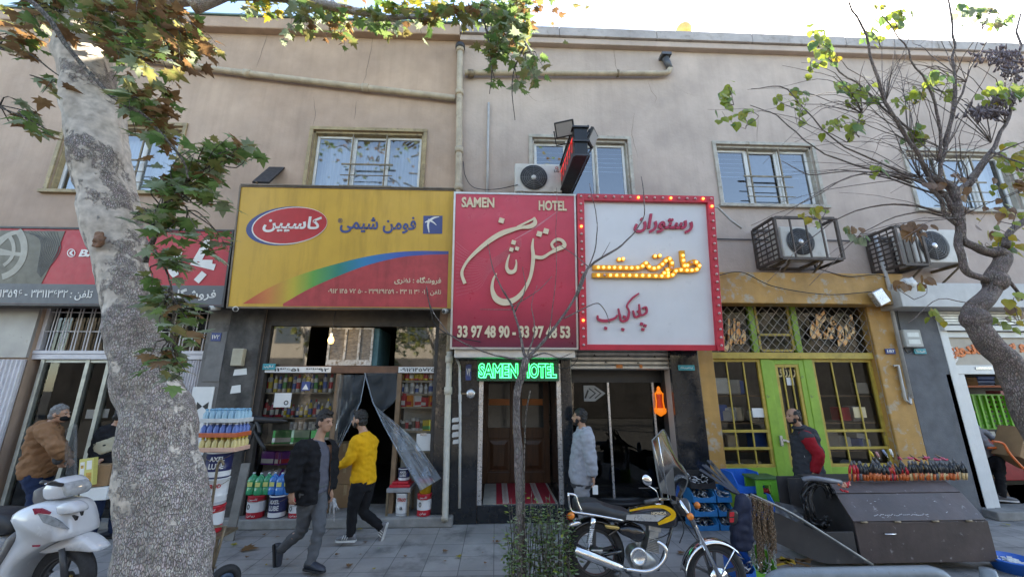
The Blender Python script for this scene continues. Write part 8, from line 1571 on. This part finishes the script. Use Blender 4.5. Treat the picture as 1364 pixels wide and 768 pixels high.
b.build('hose', M_black, bp_); b = MB(); b.box(t3(240, 110).x, t3(310, 110).x, -.34, -.25, t3(0, 160).z, t3(0, 80).z); b.build('holder', M_black, bp_, bevel=.02)
# ================================================================ STREET TOOL CART
M_cart = mat('brown_painted_steel', (.068, .048, .045), .5, var=.4, scale=3, c2=(.22, .2, .2), th=.655, s2=13, soft=.03, bump=.15, streak=.15); M_cartd = mat('dark_cart_steel', (.035, .032, .033), .6, var=.3, scale=4, c2=(.10, .09, .085), th=.68, s2=8)
kk = lambda x, y: (1000 + x / 3.692, 560 + y / 3.692)
xa, xb = at(*kk(548, 700), -1.95).x, at(*kk(1222, 700), -1.95).x; ctt = thing('tool_cart', 'brown steel street cart with sloping lids and scratched paint, loaded with hand tools', 'cart', ((xa + xb) / 2, -1.6, 0))
zA, zB, zC, zD = at(*kk(700, 700), -1.95).z, at(*kk(800, 492), -1.95).z, at(*kk(800, 352), -1.76).z, at(*kk(800, 290), -1.60).z
def slab(name, y0, z0, y1, z1, xa_, xb_, m, th=.02, par=None):
 b = MB(); d = V((0, y1 - y0, z1 - z0)).normalized(); n = V((0, d.z, -d.y)); b.prism([(xa_, y0, z0), (xb_, y0, z0), (xb_, y1, z1), (xa_, y1, z1)], n * th); return b.build(name, m, par or ctt, bevel=.006)
slab('front_panel', -1.95, zA, -1.95, zB - .006, xa, xb, M_cart); slab('lower_lid', -1.955, zB + .004, -1.765, zC - .004, xa - .01, xb - .02, M_cart); slab('upper_lid', -1.765, zC + .004, -1.61, zD, xa - .005, xb - .03, M_cart)
b = MB(); b.prism([(xa + .002, -1.93, zA), (xa + .002, -1.93, zB), (xa + .002, -1.75, zC), (xa + .002, -1.58, zD - .01), (xa + .002, -1.15, zD - .01), (xa + .002, -1.15, zA)], (xb - xa - .05, 0, 0)); b.build('body', M_cartd, ctt)
b = MB()
for x, z, y in ((.06, zB, -1.96), (.45, zB, -1.96), (.9, zB, -1.96), (1.3, zB, -1.96)): b.tube([(xa + x, y - .012, z), (xa + x + .07, y - .012, z)], .012, 8)
b.build('hinge', M_steel, ctt); b = MB(); b.tube([(xa + .3, -1.965, zA + .3), (xa + .31, -1.99, zA + .3), (xa + .42, -1.99, zA + .3), (xa + .43, -1.965, zA + .3)], .007, 6); b.build('handle', M_chrome, ctt)
for x in (xa + .2, xb - .2):
 b = MB(); b.ring((x, -1.55, .14), .1, .04, (1, 0, 0), 20, 8); b.build('wheel', M_rub, ctt)
b = MB(); random.seed(21); Fc = Fr((0, -1.9511, 0)); Fc2 = Fr((xa, -1.955, zB + .004), (1, 0, 0), (0, .19, zC - zB))
for i in range(12):
 u, v = random.uniform(.1, 1.45), random.uniform(.03, .26); l = random.uniform(.008, .03); a = random.uniform(-.5, .5); b.add([Fc2.pt(u, v, .0015), Fc2.pt(u + l, v + l * a, .0015), Fc2.pt(u + l, v + l * a + .004, .0015), Fc2.pt(u, v + .005, .0015)], [(0, 1, 2, 3)])
for i in range(30): u, v = xa + .27 + i * .022, 0.06 + random.uniform(-.008, .008); q = u - xa; b.add([Fc2.pt(q, v, .0018), Fc2.pt(q + .018, v, .0018), Fc2.pt(q + .016, v + .008, .0018), Fc2.pt(q, v + .006, .0018)], [(0, 1, 2, 3)])
b.build('chipped_paint', mat('bare_primer', (.42, .41, .42), .7), ctt, fixn=False)
# left compartment
xo = at(*kk(372, 560), -1.95).x
slab('left_panel', -1.95, zA + .01, -1.95, at(*kk(450, 545), -1.95).z, xo, xa - .03, M_cartd); b = MB(); zz = at(*kk(450, 545), -1.95).z; b.box(xo, xa - .03, -1.925, -1.2, zA + .02, zA + .05); b.box(xo, xo + .02, -1.925, -1.2, zA + .051, zz); b.box(xo + .021, xa - .03, -1.22, -1.2, zA + .051, zD - .02); b.build('compartment', M_cartd, ctt)
xq2, xq3 = at(*kk(210, 450), -1.3).x, at(*kk(312, 450), -1.3).x; b = MB(); b.box(xq2, xq3 + .3, -1.3, -1.27, .3, at(*kk(260, 282), -1.3).z); b.build('back_board', M_cartd, ctt)
b = MB(); b.prism([at(*kk(*q), -2.02) for q in ((100, 440), (370, 560), (545, 668), (560, 700), (385, 702), (330, 692), (112, 592))], (0, .03, 0)); b.build('skirt_panel', M_cartd, ctt)
b = MB(); b.tube(catmull([at(*kk(0, 362), -2.12), at(*kk(60, 388), -2.12), at(*kk(200, 455), -2.1), at(*kk(400, 580), -2.08), at(*kk(598, 707), -2.06)], 4), .016, 8); b.build('push_bar', mat('bar_grey', (.22, .22, .215), .4, .6, var=.4), ctt)
# tools along the ridge
def plier(label, x, y, z, ch_, cl_, s=1.22, lean=0, group='pliers in a row on the cart'):
 t = thing('pliers', label, 'pliers', (x, y, z), group=group)
 for sx in (-1, 1):
  b = MB(); b.tube([(sx * .010, 0, .15 * s), (sx * .024, -.01, .11 * s), (sx * .027, -.012, .07 * s)], [.012, .016, .015], 8, 0); b.tube([(sx * .027, -.012, .072 * s), (sx * .024, -.012, .03 * s), (sx * .021, -.012, 0)], [.015, .0135, .011], 8, 1); b.build('handle', [ch_, cl_], t, local=True)
 b = MB(); b.tube([(0, 0, .145 * s), (0, 0, .168 * s), (0, .005, .188 * s)], [.015, .017, .006], 8, 0, flat=.6); b.build('jaw', Kg, t, local=True); t.rotation_euler = (.12, lean, 0); return t
Kb, Ko, Kr = pm((.02, .02, .022)), pm((.55, .13, .03)), pm((.5, .02, .03)); Kc, Kg, Kp = pm((.6, .42, .2)), pm((.13, .13, .14)), pm((.55, .06, .14))
protos = [plier('pliers with black grips and orange tips standing in the row on the cart ridge', 0, 0, 0, Kb, Ko), plier('pliers with all red grips in the row on the cart ridge', 0, 0, 0, Kr, Kr), plier('pliers with black grips and cream tips in the row on the cart ridge', 0, 0, 0, Kb, Kc), plier('pliers with red grips and orange tips in the row on the cart ridge', 0, 0, 0, Kr, Ko), plier('pliers with orange grips and grey tips in the row on the cart ridge', 0, 0, 0, Ko, Kg), plier('pliers with dark grey grips in the row on the cart ridge', 0, 0, 0, Kb, Kg)]
seqs = [3, 1, 0, 5, 0, 0, 0, 0, 0, 0, 0, 0, 1, 4, 0, 0, 3, 0, 2, 0, 2, 0, 0, 2, 0, 5, 0, 2, 0, 2, 0, 0, 2, 2, 2]; used = set(); x0_ = at(*kk(498, 292), -1.64).x; x1_ = at(*kk(1052, 284), -1.64).x
for i, k in enumerate(seqs):
 loc = V((x0_ + (x1_ - x0_) * i / (len(seqs) - 1) + random.uniform(-.006, .006), -1.63 + random.uniform(-.008, .008), zD + .006)); rz_ = random.uniform(-.25, .25)
 if k not in used: used.add(k); o = protos[k]; o.location = loc; o.rotation_euler = (.12, random.uniform(-.16, .16), rz_)
 else: o = copy_tree(protos[k], loc, scale=(random.uniform(.9, 1.25), 1, random.uniform(.82, 1.12))); o.rotation_euler = (.12, random.uniform(-.16, .16), rz_)
for q0, q1, m, l in (((612, 190), (586, 150), pm((.65, .5, .03)), 'yellow handled'), ((640, 195), (616, 152), pm((.55, .25, .25)), 'pink handled'), ((682, 190), (648, 142), pm((.25, .3, .42)), 'blue grey handled'), ((705, 188), (684, 138), M_inkw, 'white handled')):
 a, c = at(*kk(*q0), -1.5), at(*kk(*q1), -1.5); t = thing('screwdriver', l + ' screwdriver standing up behind the row of pliers', 'screwdriver', a); b = MB(); b.tube([a.lerp(c, .35), a.lerp(c, .45), c.lerp(a, .05), c], [.009, .014, .015, .008], 8); b.build('handle', m, t); b = MB(); b.tube([a, a.lerp(c, .4)], .005, 6); b.build('shaft', M_chrome, t)
for i, (q0, q1, m) in enumerate((((720, 160), (735, 190), Kp), ((748, 185), (790, 182), Kp), ((780, 165), (822, 195), Kr), ((822, 180), (870, 178), Kp), ((845, 165), (858, 190), Kr), ((868, 190), (925, 188), Kp), ((905, 165), (955, 192), Kp), ((930, 186), (960, 188), Kr))):
 a, c = at(*kk(*q0), -1.52), at(*kk(*q1), -1.50); d = (c - a); t = thing('cutter', 'pink or red handled cutter lying on top of the row of pliers', 'cutter', a, group='cutters lying on the pliers')
 for s_ in (-1, 1): b = MB(); b.tube(catmull([a.lerp(c, .5), a.lerp(c, .75) + V((0, s_ * .012, .006 * s_)), c + V((0, s_ * .022, 0))], 3), .011, 7); b.build('handle', m, t)
 b = MB(); b.tube([a, a.lerp(c, .5)], [.004, .012], 6); b.build('jaw', M_steel, t)
hb = thing('hose_coil', 'coil of black hoses hanging over the left end of the tool cart', 'hose', at(*kk(330, 400), -1.75)); b = MB(); random.seed(5)
for i in range(14):
 c = kk(335 + random.uniform(-20, 30), 400 + random.uniform(-15, 25)); rx, ry = 70 + random.uniform(-22, 18), 112 + random.uniform(-25, 12); P = [at(c[0] + rx / 3.692 * cos(R(a)) * (1 if a < 180 else .8), c[1] - ry / 3.692 * sin(R(a)), -1.85 + .2 * random.random()) for a in range(20, 330, 24)]; b.tube(catmull(P, 2), .009, 6)
b.build('hose_loop', M_black, hb); b = MB(); b.tube(catmull([at(*kk(255, 290), -1.8), at(*kk(300, 282), -1.85), at(*kk(380, 292), -1.85), at(*kk(440, 302), -1.8)], 4), .03, 8); b.build('hose_wrap', mat('grey_hose', (.16, .17, .2), .35, var=.3), hb)
for i in range(9): q = (435 + random.uniform(0, 52), 285 + random.uniform(0, 60)); a = at(*kk(*q), -1.9); b = MB(); b.tube([a, a + V((random.uniform(-.05, .05), -.02, random.uniform(-.05, .02)))], .012, 6); tag(b.build('clamp', random.choice([Ko, Kr, pm((.6, .3, .2))])), 'small orange or red clamp heaped beside the hose coil', 'clamp', 'clamps beside the hose coil')
bgx = thing('tarpaulin', 'black plastic sheet crumpled over the left end of the cart', 'tarpaulin', at(*kk(190, 450), -1.7)); b = MB(); rg = []
for i in range(9): rg.append([at(*kk(120 + (260 - 120) * k / 10, 395 + i * 12 + 30 * k / 10), -1.75 + .06 * mnoise.noise(V((i * .6, k * .5, 2))) - .02 * i) for k in range(11)])
b.rings(rg, cap=False, wrap=False); b.build('sheet', M_black, bgx, fixn=False)
# chains, bag, glove hanging from the bar
qq = lambda x, y: (920 + x / 3.694, 560 + y / 3.694); M_chb = mat('rusty_chain', (.25, .17, .11), .6, .6, var=.45, scale=30); M_chs = mat('silver_chain', (.42, .42, .40), .35, .8, var=.3, scale=30)
random.seed(11)
for i in range(30):
 xt = 268 + i * 4.6; yt = 362 + (xt - 268) * .38; xbm = xt + random.uniform(4, 40); ybm = random.uniform(560, 745); m = M_chs if (i < 5 or i % 6 == 0) else M_chb
 t = None; a = at(*qq(xt, yt), -2.14 - .03 * (i % 3)); c = at(*qq(min(xbm, 415), ybm), -2.14 - .03 * (i % 3)); n = int((a - c).length / .024); b = MB()
 for k in range(n): p = a.lerp(c, (k + .5) / n) + V((.006 * sin(k * .4 + i), .004 * cos(k * .5 + i), 0)); ax_ = V((1, .3, 0)) if k % 2 else V((-.3, 1, 0)); x_ = ax_.normalized(); b.tube([p + x_.cross(UP) * .012 * cos(t_) + UP * .018 * sin(t_) for t_ in [2 * pi * q_ / 8 for q_ in range(8)]], 0.0045, 4, closed=True)
 tag(b.build('chain', m), ('bright silver chain among those hanging from the cart bar' if m is M_chs else 'rusty brown chain among those hanging from the cart bar'), 'chain', 'silver chains on the cart bar' if m is M_chs else 'rusty chains on the cart bar')
b = MB(); q = [qq(*p) for p in ((228, 372), (258, 352), (286, 380), (292, 470), (300, 580), (282, 632), (244, 648), (212, 622), (198, 560), (206, 470))]; pillow(b, q, -2.18, .06, fl=(.7, .92, 1)); b = remesh(b, .014, 2, .018, 9, 3); o = b.build('cloth_bag', cloth('navy_nylon', (.02, .025, .05), .3, .6)); tag(o, 'dark navy cloth bag hanging from the cart bar beside the chains', 'bag')
b = MB(); q = [qq(*p) for p in ((184, 450), (205, 436), (226, 446), (228, 480), (218, 504), (194, 506), (182, 486))]; pillow(b, q, -2.24, .03); o = b.build('work_glove', Kb); tag(o, 'black work glove with red palm patches clipped to the navy bag', 'glove'); b = MB()
for q in (((192, 450), (214, 448), (214, 470), (192, 472)), ((192, 478), (214, 476), (212, 498), (194, 500))): b.prism([at(*qq(*p), -2.272) for p in q], (0, .006, 0)); 
pg_ = b.build('palm_patch', Kr, o)
# flat bars fanned at the top of the bag
for i in range(9):
 a = at(*qq(215 + i * 4, 348 + i * 2), -2.0 + .05 * i); c = at(*qq(45 + 22 * (i % 4) + i * 3, 238 - 22 * (i % 3)), -1.7 + .03 * i) if i < 6 else at(*qq(95 + (i - 6) * 8, 198 + 6 * (i - 6)), -1.8); b = MB(); b.bar(a, c, .035 - .002 * i, .004, up=(.2, -1, .3)); tag(b.build('flat_bar', mat('wiper_black', (.05, .05, .055), .35, .5)), 'dark flat metal strip in the fan of strips above the blue bins', 'metal strip', 'fan of dark metal strips')
# stacking bins
M_bin = mat('bin_blue', (.025, .19, .44), .4, var=.15); M_binb = mat('bin_bright_blue', (.02, .14, .55), .35, var=.1); M_bing = mat('bin_green', (.15, .42, .04), .4, var=.1); M_fit = mat('zinc_fittings', (.6, .6, .6), .35, .85, var=.4, scale=30)
def bin_(label, p, w_, d, h_, m, fill=True, name='stacking_bin', tilt=0, grp=None):
 t = thing(name, label, 'bin', p, group=grp); p = V(p); e = .008; b = MB(); x0, x1, y0, y1, z0, z1 = p.x - w_ / 2, p.x + w_ / 2, p.y - d / 2, p.y + d / 2, p.z, p.z + h_
 b.box(x0, x1, y0, y1, z0, z0 + e); b.box(x0, x1, y1 - e, y1, z0 + e, z1); b.prism([(x0, y0, z0 + e), (x0, y1 - e, z0 + e), (x0, y1 - e, z1), (x0, y0 + d * .3, z1), (x0, y0, z0 + h_ * .5)], (e, 0, 0)); b.prism([(x1 - e, y0, z0 + e), (x1 - e, y1 - e, z0 + e), (x1 - e, y1 - e, z1), (x1 - e, y0 + d * .3, z1), (x1 - e, y0, z0 + h_ * .5)], (e, 0, 0))
 b.prism([(x0 + e, y0, z0 + e), (x1 - e, y0, z0 + e), (x1 - e, y0, z0 + h_ * .5), (x0 + w_ * .75, y0, z0 + h_ * .36), (x0 + w_ * .25, y0, z0 + h_ * .36), (x0 + e, y0, z0 + h_ * .5)], (0, e, 0)); b.box(x0 - .008, x0 + .0, y0 + d * .3, y1, z1 - .02, z1); b.box(x1, x1 + .008, y0 + d * .3, y1, z1 - .02, z1); b.build('bin', m, t)
 if fill:
  b = MB()
  for i in range(34): q = V((random.uniform(x0 + .03, x1 - .03), random.uniform(y0 + .03, y1 - .03), z0 + h_ * random.uniform(.2, .72))); dv = V((random.uniform(-1, 1), random.uniform(-1, 1), random.uniform(-.6, .6))).normalized() * .035; b.tube([q - dv, q + dv], .009, 5)
  o = b.build('loose_fittings', M_fit, kind='stuff'); tag(o, 'heap of loose zinc fittings lying in a ' + label, 'fittings')
yb_ = -.32
for col, (px0, px1, rows) in enumerate(((20, 132, ((490, 437), (436, 380), (378, 322))), (140, 212, ((490, 437), (436, 380), (378, 322))))):
 z = .003
 for k, (y1, y0) in enumerate(rows):
  xa2, xb2 = at(*qq(px0, 480), yb_ - .15).x, at(*qq(px1, 480), yb_ - .15).x; h_ = (at(*qq(70, 322), yb_).z) / 3
  bin_('dark blue stacking bin, %s in the %s stack by the yellow pillar' % (('bottom', 'middle', 'top')[k], ('left', 'right')[col]), ((xa2 + xb2) / 2, yb_, z), xb2 - xa2, .34, h_ - .004, M_bin, grp='dark blue stacking bins'); z += h_
 if col == 0: bin_('black bin of red tools on top of the left stack of blue bins', ((xa2 + xb2) / 2, yb_, z), xb2 - xa2 + .04, .34, .20, Kb, True, 'tool_bin')
a, c = at(*qq(205, 345), -.55), at(*qq(335, 345), -.55); bin_('bright blue crate on the green crate row before the green kick panel', ((a.x + c.x) / 2, -.5, a.z), c.x - a.x, .4, .26, M_binb, False, 'crate'); a2, c2 = at(*qq(262, 392), -.75), at(*qq(370, 392), -.75); bin_('bright blue crate half hidden behind the cart bar', ((a2.x + c2.x) / 2, -.78, a2.z - .18), c2.x - a2.x, .4, .28, M_binb, False, 'crate')
sg = thing('crate_stand', 'dark low table carrying the bright blue crates', 'table', ((a.x + c.x) / 2, -.5, 0)); b = MB(); b.box(a.x, c.x + .1, -.68, -.32, a.z - .03, a.z - .002); b.build('top', M_cartd, sg)
for sx in (a.x + .03, c.x + .05): b = MB(); b.box(sx, sx + .03, -.6, -.57, .003, a.z - .031); b.build('leg', M_cartd, sg)
b = MB(); z2 = a2.z - .182; b.box(a2.x, c2.x, -.95, -.62, .003, z2); o = b.build('wooden_block', M_woodraw, bevel=.01); tag(o, 'rough wooden block under the half hidden blue crate', 'block')
gs = thing('plastic_stool', 'lime green plastic step stool with a square window cut in its side', 'stool', at(*qq(392, 400), -.5)); F10 = Fr(at(*qq(336, 402), -.8)); u1_, _ = F10.uv(*qq(452, 400)); _, v1_ = F10.uv(*qq(340, 290)); v0_ = .003 - F10.o.z; b = MB()
for q in ((0, u1_ * .26, v0_, v1_), (u1_ * .62, u1_, v0_, v1_), (u1_ * .26, u1_ * .62, v1_ * .75, v1_), (u1_ * .26, u1_ * .62, v0_ + .12, v1_ * .35)): F10.box(b, *q, -.03, 0)
b.build('side', M_bing, gs, bevel=.004); b = MB(); F10.box(b, -.02, u1_ + .02, v1_ + .001, v1_ + .03, -.3, .015); b.build('top', mat('stool_dark_green', (.06, .13, .04), .5), gs, bevel=.006); b = MB(); F10.box(b, 0, u1_, v0_, v1_, -.29, -.26); b.build('side', M_bing, gs)
for i in range(3): b = MB(); p = F10.pt(u1_ * (.34 + .12 * i), v1_ * .45, -.08); b.ell(p, (.03, .03, .04), n=8, k=6); tag(b.build('red_fitting', Kr), 'red fitting seen through the window of the lime green stool', 'fitting', 'red fittings in the green stool')
# low things at the bottom edge
for lab, x0p, x1p, m in (('bright blue bin of metal parts on the pavement below the navy bag', 215, 290, M_binb), ('green bin on the pavement below the chains', 290, 395, M_bing)):
 a, c = at(*qq(x0p, 768), -1.98), at(*qq(x1p, 768), -1.98); bin_(lab, ((a.x + c.x) / 2, -1.95, .003), c.x - a.x, .32, .26, m, True, 'parts_bin')
random.seed(4)
for i in range(9): q = (440 + random.uniform(0, 140), 690 + random.uniform(-10, 22)); p = at(*qq(*q), -1.75); b = MB(); a = random.uniform(-.5, .5); b.obox(p, (.16, .03, .02), (V((cos(a), 0, sin(a))), V((0, 1, 0)), V((-sin(a), 0, cos(a))))); tag(b.build('hand_tool', random.choice([M_bing, pm((.6, .42, .05)), M_woodraw, Kb])), 'green, yellow or wooden handle in the heap under the cart end', 'tool', 'loose tools under the cart')
bt = thing('tub', 'bright blue tub of white goods on the pavement at the lower right corner', 'tub', gnd(1352, 775)); p = V((at(1352, 765, -1.92).x, -1.92, .003)); zt = at(1350, 742, -1.92).z; b = MB(); b.lathe([(.15, 0), (.2, zt - .02), (.215, zt - .015), (.215, zt), (.195, zt), (.14, .02), (.001, .02)], p, n=28); b.build('tub', M_binb, bt); b = MB()
for i in range(26): a = random.uniform(0, 6.28); r_ = random.uniform(0, .14); b.obox(p + V((cos(a) * r_, sin(a) * r_, zt - .05 + random.uniform(0, .03))), (.05, .04, .015), (V((cos(a), sin(a), .3)).normalized(), V((-sin(a), cos(a), 0)), V((-.3 * cos(a), -.3 * sin(a), 1)).normalized()))
o = b.build('white_goods', M_paper, kind='stuff'); tag(o, 'heap of white packets in the blue tub', 'goods')
gr_ = thing('guard_rail', 'thick grey painted pipe rail along the kerb at the bottom of the picture', 'railing', (at(1140, 765, -3.45).x, -3.45, 0)); b = MB(); xl_, xr_ = at(1022, 768, -3.45).x, at(1262, 768, -3.45).x; zr_ = at(1140, 764, -3.45).z; M_rail = mat('rail_grey_paint', (.17, .20, .225), .35, var=.2, scale=8, c2=(.08, .08, .08), th=.68, s2=16)
b.tube(catmull([(xl_, -3.45, .0), (xl_, -3.45, zr_ - .16), (xl_ + .03, -3.45, zr_ - .04), (xl_ + .13, -3.45, zr_)], 5) + catmull([(xr_ - .13, -3.45, zr_), (xr_ - .03, -3.45, zr_ - .04), (xr_, -3.45, zr_ - .16), (xr_, -3.45, .0)], 5), .05, 14); b.build('hoop', M_rail, gr_); b = MB(); x3 = at(1318, 768, -3.45).x; b.tube([(x3, -3.45, 0), (x3, -3.45, zr_ - .06), (x3, -3.45, zr_ + .02)], [.055, .055, .045], 14); o = b.build('post', M_rail); tag(o, 'short thick grey post beside the end of the pipe rail', 'post'); o.name = 'bollard'
# orange hand truck with cartons, right edge
oh = thing('hand_truck', 'bright orange tubular hand truck leaning in the white shop doorway', 'hand truck', at(1350, 640, .1)); M_ort = mat('orange_tube', (.70, .14, .03), .35)
b = MB(); b.tube(catmull([at(1322, 587, .0), at(1336, 590, .0), at(1344, 602, -.02), at(1356, 616, -.05), at(1385, 645, -.1)], 5), .018, 8); b.tube(catmull([at(1316, 596, .3), at(1332, 597, .3), at(1346, 606, .3), at(1385, 640, .2)], 5), .018, 8); b.build('frame', M_ort, oh)
b = MB(); b.tube([at(1344, 602, -.02), at(1342, 603, .3)], .014, 8); b.build('cross_bar', M_ort, oh)
cbx = thing('cardboard_box', 'large brown carton tipped on the orange hand truck at the right edge', 'box', at(1352, 600, .1)); c = at(1362, 596, .15); b = MB(); b.obox(c, (.5, .4, .55), (V((.86, 0, -.5)), V((0, 1, 0)), V((.5, 0, .86)))); b.build('carton', M_card, cbx, bevel=.008); b = MB(); b.obox(c + V((0, -.201, 0)), (.5, .004, .05), (V((.86, 0, -.5)), V((0, 1, 0)), V((.5, 0, .86)))); b.build('tape', mat('brown_tape', (1, 1, 1)), cbx)
